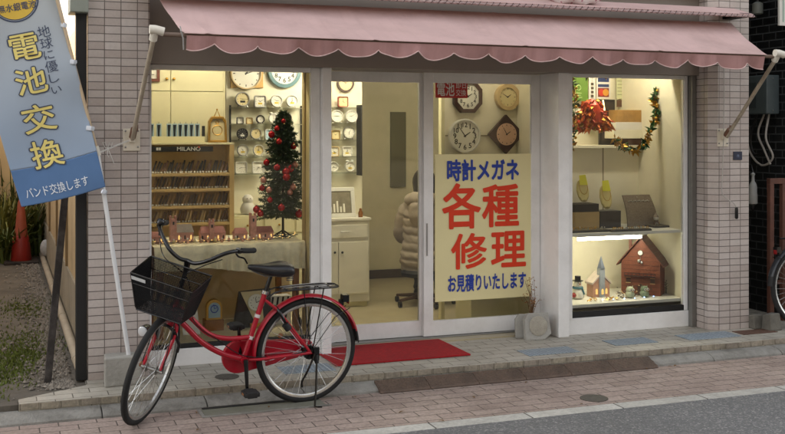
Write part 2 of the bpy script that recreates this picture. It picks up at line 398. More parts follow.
# flank towards the driveway
M['flank'] = mat('tan_mortar_wall', '#b29a72', .9, .12, 5, .3, dirt='#80694a', dirt_amt=.5, dirt_scale=2)
g = MB(); g.box(.53, .60, .142, 7.6, .42, 2.298); fw = g.build('flank_wall', M['flank'], B)
g = MB(); g.box(.515, .6, .142, 7.6, -.1, .418); g.build('wall_base', mat('grey_tan_wall_base', '#958a75', .9, .14, 6, .3, dirt='#5d5546', dirt_amt=.5), B)
g = MB(); g.tube([(.478, -.05, .035), (.478, 2, .035), (.478, 6.6, .035)], .032, 10)
for k in range(4): g.tube([(.478, .3 + k * 1.7, .035), (.478, .36 + k * 1.7, .035)], .035, 10)
g.build('drain_pipe', mat('cream_pvc_pipe', '#a89c88', .6, .1, 6, dirt='#7b6c55', dirt_amt=.5), B, True)
for k in range(4):
    g = MB(); g.box(.51, .53, .6 + k * 1.6, .65 + k * 1.6, .42, 2.29); g.build('wall_batten', mat('wall_batten_tan', '#8a7452', .8, .15, 6), B)
g = MB(); g.box(.44, .505, -.16, -.09, 0, 2.28); g.build('downpipe', M['blackmat'], B, bevel=.006)
g = MB(); g.box(.40, .509, -.24, -.02, 2.27, 2.75); g.build('shutter_box', mat('grey_shutter_box', '#8d9389', .5, .06, 6, dirt='#5e6058', dirt_amt=.4), B, bevel=.006)
# inside shell
g = MB(); g.box(.60, 5.42, .142, 4.2, -.12, .012); g.build('floor', M['floor'], B)
g = MB(); g.box(.605, 5.40, .30, 4.2, 2.262, 2.298); g.build('ceiling', mat('off_white_ceiling', '#cfcab8', .8, .04, 4), B)
g = MB(); g.box(.605, 5.40, 3.35, 3.43, .012, 2.26); g.build('back_wall', M['beige'], B)
g = MB(); g.box(5.32, 5.41, .142, 4.1, -.1, 2.3); g.build('side_wall', M['cream2'], B)
g = MB(); g.box(.602, .64, .142, 3.34, .012, 2.26); g.build('side_wall', M['cream2'], B)
g = MB(); g.box(.66, 5.30, 3.325, 3.349, .013, .10); g.build('skirting_board', mat('dark_skirting', '#4a3c2c', .6, .1, 6), B)
# frames -------------------------------------------------------------
def frame_boxes(name, boxes, parent, m=None, bev=.003):
    g = MB()
    for b in boxes: g.box(*b)
    return g.build(name, m or M['white'], parent, bevel=bev)
# left display window
XJ0, XJ1 = 2.073, 2.137
wl = frame_boxes('window_frame', [(.889, 2.071, .035, .10, 0, .112), (.889, .925, .04, .10, .114, ZH), (2.005, 2.071, .05, .10, .114, ZH), (.927, 2.003, .05, .10, 1.945, ZH)], B)
frame_boxes('track', [(.926, 2.004, .05, .09, .113, .138)], wl, M['blackmat'], .001)
g = MB(); g.box(.926, 2.004, .074, .078, .140, 1.944); g.build('pane', M['glass'], wl)
# post between window and doors
frame_boxes('door_post', [(XJ0, XJ1, 0, .36, 0, ZH)], B)
frame_boxes('door_post', [(3.906, 3.998, -.004, .36, 0, ZH)], B)
# right display window
XW0, XW1 = 4.004, 5.142
wr = frame_boxes('window_frame', [(XW0, XW1, .045, .10, 0, .125), (XW0, 4.045, .03, .10, .127, ZH), (5.065, XW1 - .045, .05, .10, .127, ZH), (4.047, 5.063, .05, .10, 1.95, ZH)], B)
frame_boxes('track', [(4.046, 5.064, .055, .095, .1255, .168)], wr, M['blackmat'], .001)
frame_boxes('corner_strip', [(XW1 - .043, XW1 - .002, .0, .09, 0.0, ZH)], wr, M['steel'], .002)
g = MB(); g.box(4.046, 5.064, .074, .078, .17, 1.949); g.build('pane', M['glass'], wr)
# sliding doors
def door(x0, x1, y, zt, parent, sl, sr, zb=.135):
    d = frame_boxes('sliding_door', [(x0, x1, y, y + .035, .022, zb), (x0, x0 + sl, y, y + .035, zb, zt), (x1 - sr, x1, y, y + .035, zb, zt), (x0 + sl, x1 - sr, y, y + .035, zt - .075, zt)], parent, bev=.002)
    g = MB(); g.box(x0 + sl, x1 - sr, y + .016, y + .020, zb, zt - .075); g.build('pane', M['doorglass'], d)
    return d
d1 = door(2.139, 2.975, .315, 1.975, B, .05, .06)
d2 = door(2.935, 3.903, .275, 1.975, B, .075, .075)
g = MB(); g.box(2.955, 2.962, .268, .2745, .62, .86); g.build('handle', M['steel'], d2, bevel=.001)
frame_boxes('door_track', [(2.139, 3.904, .24, .37, .0, .02)], B, M['steel'], .002)
# a light switch plate and a shelf bracket on the far wall of the shop
# ------------------------------------------------------------------ interior fittings of the building
g = MB(); g.box(.93, 2.07, .101, .86, .10, .14); g.build('display_floor', mat('display_floor_board', '#d2c4a0', .6, .08, 5), B)
g = MB(); g.box(.93, 2.07, .86, .88, .142, .76); g.build('display_back_panel', mat('tan_back_panel', '#dcc596', .6, .1, 4), B)
x0, x1, z0, z1 = rect(150, 265, 302, 287, .80)
g = MB(); g.box(.93, 2.07, .80, .858, .60, .70); g.build('display_rail', mat('orange_wood_rail', '#a2703a', .5, .15, 6), B)
# jamb boards right of the left display
g = MB(); g.box(2.01, 2.071, .102, .30, .142, 2.0); g.build('display_side_panel', mat('yellow_side_board', '#d6c492', .55, .08, 4), B)
g = MB(); g.box(2.0, 2.009, .20, .24, .142, 1.98); g.build('display_side_panel', mat('brown_side_board', '#b59c6c', .55, .08, 4), B)
# wall behind the left display (shelves) – also side of the room
g = MB(); g.box(at(226, 0, 2.12).x, at(362, 0, 2.12).x, 2.12, 2.17, .012, 2.255); g.build('partition', M['cream2'], B)
# right display box
g = MB(); g.box(4.03, 5.315, .74, .76, .05, 1.40); g.build('display_back_panel', M['cream2'], B)
g = MB(); g.box(4.03, 5.315, .66, 1.05, 1.401, 1.422); g.build('display_ledge', M['cream2'], B)
g = MB(); g.box(4.03, 5.315, 1.05, 1.07, .05, 2.26); g.build('display_wall', M['cream2'], B)
x0 = at(603, 200, .738).x
g = MB(); g.box(x0 - .003, x0 + .003, .734, .739, .75, 1.40); g.build('panel_joint', mat('dark_joint', '#7d7358', .7, .1, 5), B)
g = MB(); g.box(4.035, 5.10, .105, .735, .735, .757); g.build('display_shelf', M['white2'], B, bevel=.002)
g = MB(); g.box(4.035, 5.10, .105, .735, .19, .215); g.build('display_shelf', M['white2'], B, bevel=.002)
g = MB(); g.box(5.102, 5.318, .105, 1.05, .05, 2.0); g.build('display_side_panel', M['cream2'], B)
g = MB(); g.box(4.002, 4.028, .105, 1.05, .05, 2.2); g.build('display_side_panel', M['cream2'], B)
# clock wall behind the right door
XCW = at(444, 100, .86).x
g = MB(); g.box(XCW, 4.0, .86, .90, .55, 2.25); g.build('clock_wall', M['cream2'], B)
g = MB(); g.box(XCW + .01, 4.0, .852, .86, 1.50, 1.508); g.build('panel_joint', MATS['dark_joint'], B)
g = MB(); g.box(XCW + .12, 4.0, .60, .90, .012, .548); g.build('display_base', M['cream'], B)
g = MB(); g.box(XCW - .03, XCW - .001, .845, .90, .012, 2.25); g.build('wall_post', M['cream'], B)
# dark glass strip on the far wall, seen through the left door
x0, x1, z0, z1 = rect(391, 112, 406, 187, 3.32)
g = MB(); g.box(x0, x1, 3.32, 3.348, z0, z1); g.build('wall_panel', mat('grey_glass_strip', '#6d6a5a', .3, .1, 4), B)

# ------------------------------------------------------------------ awning
AY = -.85; AZ = 2.085
AX0, AX1 = .995, 5.11
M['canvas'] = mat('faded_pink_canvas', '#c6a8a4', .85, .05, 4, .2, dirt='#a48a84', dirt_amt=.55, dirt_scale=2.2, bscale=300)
def streaked(m, c, amt=.4):
    nt = m.node_tree; N, L = nt.nodes, nt.links; b = N['Principled BSDF']; src = b.inputs['Base Color'].links[0].from_socket
    tc = N.new('ShaderNodeTexCoord'); mp = N.new('ShaderNodeMapping'); mp.inputs['Scale'].default_value = (16, 1.1, 1.1); L.new(tc.outputs['Object'], mp.inputs['Vector'])
    n = N.new('ShaderNodeTexNoise'); n.inputs['Scale'].default_value = 1; n.inputs['Detail'].default_value = 7; n.inputs['Roughness'].default_value = .6; L.new(mp.outputs[0], n.inputs['Vector'])
    r = N.new('ShaderNodeValToRGB'); r.color_ramp.elements[0].position = .5; r.color_ramp.elements[1].position = .8; r.color_ramp.elements[1].color = (amt, amt, amt, 1); L.new(n.outputs['Fac'], r.inputs[0])
    mx = N.new('ShaderNodeMix'); mx.data_type = 'RGBA'; L.new(r.outputs[0], mx.inputs[0]); L.new(src, mx.inputs[6]); mx.inputs[7].default_value = lin(c) + [1]; L.new(mx.outputs[2], b.inputs['Base Color'])
streaked(M['canvas'], '#8a6762', .16)
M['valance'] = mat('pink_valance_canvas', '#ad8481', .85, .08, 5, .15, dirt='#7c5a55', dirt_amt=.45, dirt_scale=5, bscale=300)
def spline0(P): return [P[0].lerp(P[1], t) for t in (0, .5)] + [P[1].lerp(P[2], t) for t in (0, .5)] + [P[2].lerp(P[3], t) for t in (0, .5, 1)]
A = thing('awning', 'faded pink canvas awning with scalloped valance over the shop front', 'awning', (3, -.2, 2.4))
def sheet(fn, nu, nv, th=.004):
    """closed thin sheet from fn(u, v) -> point, with thickness"""
    m = MB(); P = [[Vector(fn(i / nu, j / nv)) for j in range(nv + 1)] for i in range(nu + 1)]
    nrm = (P[1][0] - P[0][0]).cross(P[0][1] - P[0][0]).normalized() * th
    vs = [p for r in P for p in r] + [p + nrm for r in P for p in r]; w = nv + 1; o = (nu + 1) * w; fs = []
    for i in range(nu):
        for j in range(nv):
            a = i * w + j; fs.append((a, a + 1, a + w + 1, a + w)); fs.append((o + a, o + a + w, o + a + w + 1, o + a + 1))
    for i in range(nu):
        a = i * w; fs.append((a, a + w, o + a + w, o + a)); a = i * w + nv; fs.append((a, o + a, o + a + w, a + w))
    for j in range(nv):
        a = j; fs.append((a, o + a, o + a + 1, a + 1)); a = nu * w + j; fs.append((a, a + 1, o + a + 1, o + a))
    return m.add(vs, fs)
WZ = 2.375; WY = -.24
def canvas(u, v):
    xl = .935 + (AX0 - .935) * v; xr = 5.285 + (AX1 - 5.285) * v; x = xl + (xr - xl) * u; y = WY + (AY - WY) * v; z = WZ + (AZ + .022 * (1 - u) - WZ) * v
    sag = -.022 * math.sin(PI * v) - .006 * math.sin(u * 9 * PI) * v * (1 - v) * 2 + .005 * math.sin(u * 31 + v * 4) * math.sin(PI * v) + .004 * math.sin(u * 73 - v * 9 + 2 * math.sin(u * 11)) * math.sin(PI * v) + .006 * max(0, 1 - abs(((u * 4 + .37) % 1) - .5) * 60)
    edge = .02 * (v - .5)
    return (x + (edge if u > .5 else -edge) * 0, y, z + sag)
sheet(canvas, 260, 22).build('canopy', M['canvas'], A, True)
# valance: scallops of about 27 cm
nsc = 15
def val_depth(s):
    f = ((AX0 + .012 + (AX1 - AX0 - .02) * s - 1.174) / .2525) % 1.0
    k = int(((AX0 + .012 + (AX1 - AX0 - .02) * s - 1.174) / .2525) + 5)
    return .042 + (.050 + .007 * math.sin(k * 2.7)) * (math.sin(PI * f) ** (.62 + .12 * math.sin(k * 1.9))) + .003 * math.sin(s * 140)
def valance(u, v):
    x = AX0 + .012 + (AX1 - AX0 - .02) * u
    d = val_depth(u); z = AZ + .022 * (1 - u) - .012 - d * v
    y = AY + .012 - .010 * math.sin(u * nsc * 2 * PI + .6) * v - .014 * v * math.sin(u * 23) + .02 * v + .007 * v * math.sin(u * 171 + 3 * math.sin(u * 37))
    return (x, y, z)
streaked(M['valance'], '#6d4a46', .35)
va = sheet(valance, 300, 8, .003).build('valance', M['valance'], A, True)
g = MB(); g.tube([Vector(valance(i / 400, 1.0)) + Vector((0, -.002, 0)) for i in range(401)], .0036, 5); g.build('edging', mat('pale_pink_edging', '#cfb3af', .85, .2, 20), va, True)
g = MB(); g.tube([(AX0 - .13, AY + .030, AZ + .012), (AX1 + .09, AY + .030, AZ - .010)], .0135, 10); g.build('front_bar', mat('weathered_brown_bar', '#7a675a', .55, .3, 12, dirt='#3c2f28', dirt_amt=.7, dirt_scale=6), A, True)
M['arm'] = mat('cream_painted_arm', '#a99e8c', .5, .1, 10, dirt='#6b5a48', dirt_amt=.5, dirt_scale=8)
M['joint'] = mat('off_white_joint', '#d6d1c4', .5, .06, 10)
pl = at(132, 139, -.20); pr = at(725, 137, -.22)
for (base, ex) in ((pl, AX0 - .17), (pr, AX1 + .10)):
    el = Vector((ex, AY, AZ + (.024 if ex < 3 else .002)))
    g = MB(); g.tube([base + Vector((0, -.02, 0)), el], .0145, 10); arm = g.build('arm', M['arm'], A, True)
    g = MB(); g.tube([el + Vector((-.03, 0, .012)), el + Vector((0.0, 0, .012)), el + Vector((.05, 0, 0))], .026, 10); g.tube([el + Vector((0, 0, .014)), el.lerp(base, .07)], .024, 10); g.build('elbow', M['joint'], arm, True)
    g = MB(); g.tube([base.lerp(el, .02), base.lerp(el, .10)], .022, 8); g.tube([base + Vector((.025, -.035, .05)), base + Vector((.025, -.035, .09))], .01, 6); g.build('hinge', mat('rusty_hinge', '#6a4a38', .6, .3, 20), arm, True)
    w = .052
    g = MB(); g.box(base.x - w, base.x + w, -.196 if base.x > 3 else -.185, -.172 if base.x < 3 else -.191, base.z - .075, base.z + .065)
    g.box(base.x - .016, base.x + .016, -.225, -.186, base.z - .02, base.z + .05)
    br = g.build('wall_bracket', mat('cream_bracket', '#cfc6b4', .5, .08, 10), A, bevel=.004)
    for sx in (-1, 1):
        for sz in (-1, 1): g = MB(); g.lathe([(.006, 0), (.006, .006), (.002, .008)], (base.x + sx * .038, -.185 if base.x < 3 else -.196, base.z + sz * .05), 8, 'y'); g.build('bolt', M['steel'], br)
g = MB(); q_ = Vector((AX0 - .012, AY + .012, AZ + .03)); g.tube(spline0([q_ + Vector((-.01, .02, .03)), q_ + Vector((-.012, -.022, .0)), q_ + Vector((.0, -.02, -.04)), q_ + Vector((.004, -.012, -.105))]), .0045, 6); g.build('tie_cord', mat('grey_tie_cord', '#8f8c88', .8, .1, 20), A, True)
# hood above the awning with a rope-stitched edge
HD = thing('awning_hood', 'narrow pink cover hood with rope stitched edge above the big awning', 'hood', (3, -.2, 2.5))
hx0, hx1, hy, hz = .80, 5.35, -.42, 2.405
g = MB(); g.profile([(-.175, 2.50), (-.175, 2.48), (hy + .01, hz - .004), (hy, hz + .02)], hx0, hx1); g.build('cover', M['canvas'], HD)
g = MB()
g.tube([(hx0 + (hx1 - hx0) * i / 300, hy - .004 + .003 * math.sin(i * 2.1), hz + .004 + .003 * math.cos(i * 2.1)) for i in range(301)], .0085, 6)
hd = g.build('edge_rope', mat('grey_pink_rope', '#a99492', .8, .3, 60), HD, True)
g = MB(); zz_ = []
for i in range(92):
    x = hx0 + .02 + i * .0495
    zz_ += [Vector((x, hy - .013, hz - .006)), Vector((x + .014, hy - .014, hz + .018)), Vector((x + .022, hy - .002, hz + .014)), Vector((x + .042, hy - .002, hz - .002))]
g.tube(zz_, .0022, 4)
g.build('stitching', mat('dark_stitching', '#4c3b3b', .8, .1, 20), hd)
g = MB(); g.box(hx1 - .11, hx1 - .02, -.40, -.18, hz + .0, hz + .03); g.build('end_bracket', M['blackmat'], HD)
# patterned cloth lying on the hood
def cloth_top():
    p0 = at(556, 3, -.34); p1 = at(601, 8, -.34)
    m = MB(); rings = []
    for i in range(25):
        t = i / 24; x = p0.x + (p1.x - p0.x) * t
        r = .05 + .008 * math.sin(t * 14)
        e = max(.25, min(1, 6 * min(t + .03, 1.03 - t)))
        rings.append([Vector((x, -.30 + .09 * math.cos(2 * PI * j / 14), 2.50 + r * e * math.sin(2 * PI * j / 14) * (1.1 + .12 * math.sin(j * 3 + t * 9)))) for j in range(14)])
    return m.loft(rings)
def floral():
    m, nt, b = base_mat('floral_print'); N, L = nt.nodes, nt.links
    tc = N.new('ShaderNodeTexCoord'); v = N.new('ShaderNodeTexVoronoi'); v.inputs['Scale'].default_value = 28; L.new(tc.outputs['Object'], v.inputs['Vector'])
    r = N.new('ShaderNodeValToRGB'); r.color_ramp.elements[0].color = lin('#b0607a') + [1]; r.color_ramp.elements[1].color = lin('#e2dcdc') + [1]; r.color_ramp.elements[0].position = .22; r.color_ramp.elements[1].position = .34
    L.new(v.outputs['Distance'], r.inputs[0]); L.new(r.outputs[0], b.inputs['Base Color']); b.inputs['Roughness'].default_value = .9
    return m
tag(cloth_top().build('folded_cloth', floral(), None, True), 'folded white cloth with pink floral print lying on the hood above the awning', 'cloth')

# ------------------------------------------------------------------ banner, its pole and foot
FY = -.36
FR = math.atan2(31, 129) * .97                         # the cloth leans with the pole
E1 = Vector((math.cos(FR), 0, math.sin(FR))); E2 = Vector((-math.sin(FR), 0, math.cos(FR)))
fo = at(21.5, 207, FY)                                 # lower left corner of the cloth
mp = mpp(50, FY)
FW = 82.5 * mp; FH = 1.55
def flagpt(a, b, off=0.):
    """a across in metres, b up in metres"""
    y = FY + .018 * math.sin(a * 7 + b * 3.1 + .4) + .010 * math.sin(b * 9 - a * 5) + .03 * math.sin(b * 2.2) + .004 * math.sin(b * 19 + a * 9) * (a / FW) ** 2 + .004 * math.sin(a * 22 - b * 8) * min(1, b)
    bow = .025 * math.sin(min(b / FH, 1) * PI) * (1 - a / FW)
    p = fo + E1 * (a - bow) + E2 * (b - .012 * math.sin(a / FW * PI))
    return Vector((p.x, y + off, p.z))
FL = thing('banner_flag', 'tall light blue shop banner with yellow lettering on a leaning white pole', 'banner', tuple(gz(130, 358) + Vector((0, 0, 0))))
BAND = 37 * mp
def flagpart(b0, b1, name, m, off=0., nv=150):
    s = MB(); nu = 72; vs = []; 
    for o_ in (off, off + .0016):
        for i in range(nu + 1):
            for j in range(nv + 1): vs.append(flagpt(FW * i / nu, b0 + (b1 - b0) * j / nv, o_))
    w = nv + 1; k = (nu + 1) * w; fs = []
    for i in range(nu):
        for j in range(nv):
            a = i * w + j; fs += [(a, a + w, a + w + 1, a + 1), (k + a, k + a + 1, k + a + w + 1, k + a + w)]
    for i in range(nu):
        a = i * w; fs += [(a, k + a, k + a + w, a + w), (a + nv, a + nv + w, k + a + nv + w, k + a + nv)]
    for j in range(nv): fs += [(j, j + 1, k + j + 1, k + j), (nu * w + j, k + nu * w + j, k + nu * w + j + 1, nu * w + j + 1)]
    return s.add(vs, fs).build(name, m, FL, 'all')
def flagcloth():
    """blue that pales to off white towards the top"""
    m, nt, b = base_mat('printed_banner_cloth'); N, L = nt.nodes, nt.links
    tc = N.new('ShaderNodeTexCoord'); sp = N.new('ShaderNodeSeparateXYZ'); L.new(tc.outputs['Object'], sp.inputs[0])
    n = N.new('ShaderNodeTexNoise'); n.inputs['Scale'].default_value = 4; L.new(tc.outputs['Object'], n.inputs['Vector'])
    ma = N.new('ShaderNodeMath'); ma.operation = 'MULTIPLY_ADD'; L.new(n.outputs['Fac'], ma.inputs[0]); ma.inputs[1].default_value = .12; L.new(sp.outputs['Z'], ma.inputs[2])
    mr = N.new('ShaderNodeMapRange'); mr.inputs['From Min'].default_value = 1.35; mr.inputs['From Max'].default_value = 2.35; L.new(ma.outputs[0], mr.inputs['Value'])
    r = N.new('ShaderNodeValToRGB'); r.color_ramp.elements[0].color = lin('#9fb3cb') + [1]; r.color_ramp.elements[1].color = lin('#c2c8cb') + [1]
    L.new(mr.outputs[0], r.inputs[0])
    L.new(r.outputs[0], b.inputs['Base Color']); b.inputs['Roughness'].default_value = .9
    tr = N.new('ShaderNodeBsdfTranslucent'); L.new(r.outputs[0], tr.inputs[0]); mx = N.new('ShaderNodeMixShader'); mx.inputs[0].default_value = .25
    L.new(b.outputs[0], mx.inputs[1]); L.new(tr.outputs[0], mx.inputs[2]); L.new(mx.outputs[0], nt.nodes['Material Output'].inputs[0])
    return m
M['flagblue'] = flagcloth()
cloth = flagpart(BAND, FH, 'cloth', M['flagblue'])
band = flagpart(0, BAND - .0005, 'lower_band', mat('deep_blue_banner_band', '#54739c', .9, .06, 6), nv=30)
def flag_text(s, u, v, wpx, hpx, m, name, parent, off, bold=0., keep=False, dx=0., dz=0.):
    p = at(u, v, FY) - fo; a0 = p.dot(E1) + dx; b0 = p.dot(E2) + dz
    vs, fs = text_mesh(s, bold)
    l = min(q.x for q in vs); r = max(q.x for q in vs); lo = min(q.y for q in vs); hi = max(q.y for q in vs)
    sx, sz = wpx * mp / (r - l), hpx * mp / (hi - lo)
    if keep: sx = sz = min(sx, sz)
    g = MB(); g.add([flagpt(a0 + (q.x - (l + r) / 2) * sx, b0 + (q.y - (lo + hi) / 2) * sz, off - q.z) for q in vs], fs)
    return g.build(name, m, parent)
M['flagyellow'] = mat('banner_yellow_print', '#e0cf7c', .9, .04, 6); M['flagnavy'] = mat('banner_navy_print', '#4a5266', .9, .06, 6); M['flagwhite'] = mat('banner_white_print', '#dde3ea', .9, .03, 6)
for ch, u, v, w, h in (('電', 26.5, 44.5, 27, 26), ('池', 33, 78.5, 28, 26), ('交', 40.5, 116, 30, 28), ('換', 48, 151.5, 29, 28)):
    # a wide dark outline under the yellow strokes
    for k in range(8):
        pass
    flag_text(ch, u, v, w + 2.6, h + 2.6, M['flagnavy'], 'lettering', cloth, -.0028, .046)
    flag_text(ch, u, v, w, h, M['flagyellow'], 'lettering', cloth, -.0052, .013)
for i, ch in enumerate('地球に優しい'):
    t = i / 5; sz = (11.5 if ch in '地球優' else 9)
    flag_text(ch, 44.7 + 12.6 * t, 29.5 + 58.5 * t, sz, sz if ch != 'い' else 7, M['flagnavy'], 'lettering', cloth, -.003, .0)
flag_text('バンド交換します', 57.3, 186, 60.5, 10.5, M['flagwhite'], 'lettering', band, -.003, .004)
def flag_disc(u, v, rpx, m, name, off, r0=0.):
    p = at(u, v, FY) - fo; a0 = p.dot(E1); b0 = p.dot(E2); n = 40; g = MB()
    ro = rpx * mp; ri = r0 * mp
    K = [flagpt(a0 + ro * math.cos(2 * PI * i / n), b0 + ro * math.sin(2 * PI * i / n), off) for i in range(n)]
    Q = [flagpt(a0 + ri * math.cos(2 * PI * i / n), b0 + ri * math.sin(2 * PI * i / n), off) for i in range(n)]
    if r0: g.add(K + Q, [(i, (i + 1) % n, n + (i + 1) % n, n + i) for i in range(n)])
    else:
        Q2 = [flagpt(a0 + ro * .5 * math.cos(2 * PI * i / n), b0 + ro * .5 * math.sin(2 * PI * i / n), off) for i in range(n)]
        g.add(K + Q2 + [flagpt(a0, b0, off)], [(i, (i + 1) % n, n + (i + 1) % n, n + i) for i in range(n)] + [(n + i, n + (i + 1) % n, 2 * n) for i in range(n)])
    return g.build(name, m, cloth)
flag_disc(15, -3, 22.8, M['flagnavy'], 'emblem_ring', -.0022, 21.3); flag_disc(15, -3, 20.6, M['flagnavy'], 'emblem_ring', -.0022, 19.6)
flag_disc(15, -3, 19.8, mat('banner_gold_print', '#d9b64c', .9, .05, 6), 'emblem', -.003)
flag_text('無水銀電池', 18, 4.5, 35, 8, M['flagnavy'], 'lettering', cloth, -.0045, .01)
# the pole
PY = -.335
pb = Vector((at(132.5, 357, PY).x, PY, .02)); pm = at(97.5, 152, PY); ptop = at(57, 0, PY); ptop = pm + (ptop - pm) * 1.25
g = MB(); g.tube([pb, pm], .0135, 10); pole = g.build('pole', mat('white_pole_tube', '#d5d7d8', .35, .04, 8), FL, True)
g = MB(); g.tube([pm, ptop], .010, 10); g.build('upper_pole', mat('aged_beige_pole_tube', '#bba588', .4, .08, 8), FL, True)
g = MB(); g.tube([pm.lerp(ptop, -.02), pm.lerp(ptop, .03)], .0165, 10); g.build('pole_collar', M['joint'], FL, True)
for (u, v) in ((97, 193), (89.5, 128), (66.5, 63), (62, 25)):
    b_ = (at(u, v, FY) - fo).dot(E2)
    a = flagpt(FW - .004, b_); c = at(u + (5.5 if v > 150 else 5), v, PY)
    t = (pm - pb).normalized() if c.z < pm.z else (ptop - pm).normalized()
    c = (pb if c.z < pm.z else pm) + t * ((c - (pb if c.z < pm.z else pm)).dot(t))
    g = MB(); g.tube([a + Vector((-.02, -.002, 0)), a.lerp(c, .5) + Vector((0, -.02, 0)), c + Vector((.012, -.014, .0)), c + Vector((.012, .014, 0)), a + Vector((-.02, .004, 0))], .007, 6, True, 2.2); g.build('loop', mat('white_tape_loop', '#cdd2da', .8, .05, 20), FL, True)
# concrete foot
q0, q1 = gz(104.5, 388), gz(132, 386)
g = MB(); g.plan([(q0.x, q0.y), (q1.x + .06, q1.y + .02), (q1.x + .07, q1.y + .15), (q0.x + .01, q0.y + .15)], 0, .178)
o = g.build('concrete_block', M['concrete'], None, bevel=.010); tag(o, 'weathered concrete block foot holding the white banner pole', 'block')
# string from pole to the awning bracket, tied in a bow
k = at(104, 149, -.26); br = pl + Vector((-.02, -.035, -.01))
g = MB()
for dz in (0, .006): g.tube([pm + Vector((0, -.014, -.01 + dz)), (pm.lerp(br, .5)) + Vector((0, 0, -.006 + dz)), br + Vector((0, 0, dz))], .0022, 5)
kn = pm.lerp(br, .32)
for s in (-1, 1):
    g.tube([kn, kn + Vector((.012 * s - .004, -.012, .035)), kn + Vector((.03 * s - .004, -.016, .038)), kn + Vector((.018 * s, -.012, .005)), kn], .002, 5)
    g.tube([kn, kn + Vector((.01 * s + .005, -.014, -.04)), kn + Vector((.016 * s + .02, -.012, -.075 - .02 * s))], .002, 5)
tag(g.build('tie_string', M['rope'], None, True), 'white string with a bow tying the banner pole to the wall bracket', 'string')
# leaning dark plank
a = gz(47.5, 381); a.z = -.012; b = at(66, 185, .18)
t = (b - a).normalized(); top = a + t * 1.75
g = MB(); s = Vector((.022, .004, 0)); d_ = Vector((0, .02, 0)); 
g.add([a - s - d_, a + s - d_, a + s + d_, a - s + d_, top - s - d_, top + s - d_, top + s + d_, top - s + d_], [(0, 3, 2, 1), (4, 5, 6, 7), (0, 1, 5, 4), (1, 2, 6, 5), (2, 3, 7, 6), (3, 0, 4, 7)])
tag(g.build('leaning_plank', mat('dark_brown_plank', '#2b2521', .75, .3, 14, .2, dirt='#77706a', dirt_amt=.4, dirt_scale=6), None, bevel=.003), 'thin dark wooden plank leaning against the side wall beside the downpipe', 'plank')
# traffic cone far down the driveway
c = gz(21, 263, -.012); 
K = thing('traffic_cone', 'faded orange traffic cone with red collar at the end of the driveway', 'cone', tuple(c))
hc = (263 - 200) * mpp(21, c.y)
g = MB(); g.plan([(c.x - .19, c.y - .19), (c.x + .19, c.y - .19), (c.x + .19, c.y + .19), (c.x - .19, c.y + .19)], c.z, c.z + .035); g.build('base', mat('grey_black_cone_base', '#3a322e', .8, .2, 10), K, bevel=.01)
g = MB(); g.lathe([(.105, .03), (.036, hc * .96), (.028, hc), (.01, hc + .003)], c, 20); g.build('cone_body', mat('faded_orange_plastic', '#9c4a34', .6, .12, 6, dirt='#8c5642', dirt_amt=.5), K, True)
g = MB(); g.lathe([(.118, .034), (.120, .04), (.086, hc * .42), (.082, hc * .43)], c, 20); g.build('collar', mat('red_cone_collar', '#8f2118', .5, .1, 6), K, True)
c2 = gz(34, 250, -.012)
g = MB(); g.ball(c + Vector((.27, -.05, .17)), .075, 10, 8, .8, .6, 1.35); tag(g.build('plastic_bag', mat('white_plastic_bag', '#c9c9c6', .5, .15, 20, .6), None, True), 'small crumpled white plastic bag beside the orange cone', 'bag')
# plants in front of the back wall
def strap_plant(c, n, hgt, spread, name, label, m, seed):
    r = random.Random(seed); g = MB()
    for i in range(n):
        a = r.random() * 2 * PI; L_ = hgt * r.uniform(.55, 1.1); b0 = c + Vector((r.gauss(0, spread * .25), r.gauss(0, spread * .25), 0)); w = r.uniform(.008, .018)
        d = Vector((math.cos(a), math.sin(a), 0)); sd = Vector((-d.y, d.x, 0)); lean = r.uniform(.2, 1.0) * spread * 1.6
        pts = [b0 + d * (lean * t * t) + Vector((0, 0, L_ * (t - .35 * t * t * r.uniform(.2, 1.2)))) for t in (0, .3, .6, .85, 1)]
        ws = (w, w * 1.2, w, w * .6, .001); vs = []
        for p, ww in zip(pts, ws): vs += [p - sd * ww, p + sd * ww]
        g.add(vs, [(2 * k, 2 * k + 1, 2 * k + 3, 2 * k + 2) for k in range(4)])
    return tag(g.build(name, m, None), label, 'plant', 'leafy plants by the back wall')
M['leaf1'] = mat('dark_strap_leaf', '#3d4a24', .5, .35, 6); M['leaf2'] = mat('mid_green_strap_leaf', '#586530', .5, .35, 6); M['leaf3'] = mat('yellow_green_strap_leaf', '#76763a', .5, .3, 6)
for i, (u, y, n, hh, sp, m, lab) in enumerate((
    (2, 6.6, 170, .95, .34, 'leaf3', 'yellowish strap leaved plant at the far left edge of the driveway'),
    (14, 7.2, 190, 1.05, .36, 'leaf1', 'tall dark strap leaved plant behind the orange cone'),
    (27, 6.9, 170, .85, .32, 'leaf2', 'mid green strap leaved clump just right of the orange cone'),
    (36, 7.3, 180, 1.0, .34, 'leaf1', 'dark green strap leaved clump against the side wall end'),
    (8, 6.3, 130, .55, .3, 'leaf2', 'low green clump in front of the far left plants'),
    (20, 7.6, 240, 1.25, .4, 'leaf2', 'tallest green clump at the back, rising behind the banner edge'),
    (43, 7.6, 160, .9, .25, 'leaf2', 'narrow green clump pressed against the side wall'),
    (5, 7.9, 240, 1.3, .4, 'leaf1', 'tall dark clump at the far left back behind the others'))):
    p = at(u, 130, y); strap_plant(Vector((p.x, y, -.012)), n, hh, sp, 'strap_plant', lab, M[m], i)
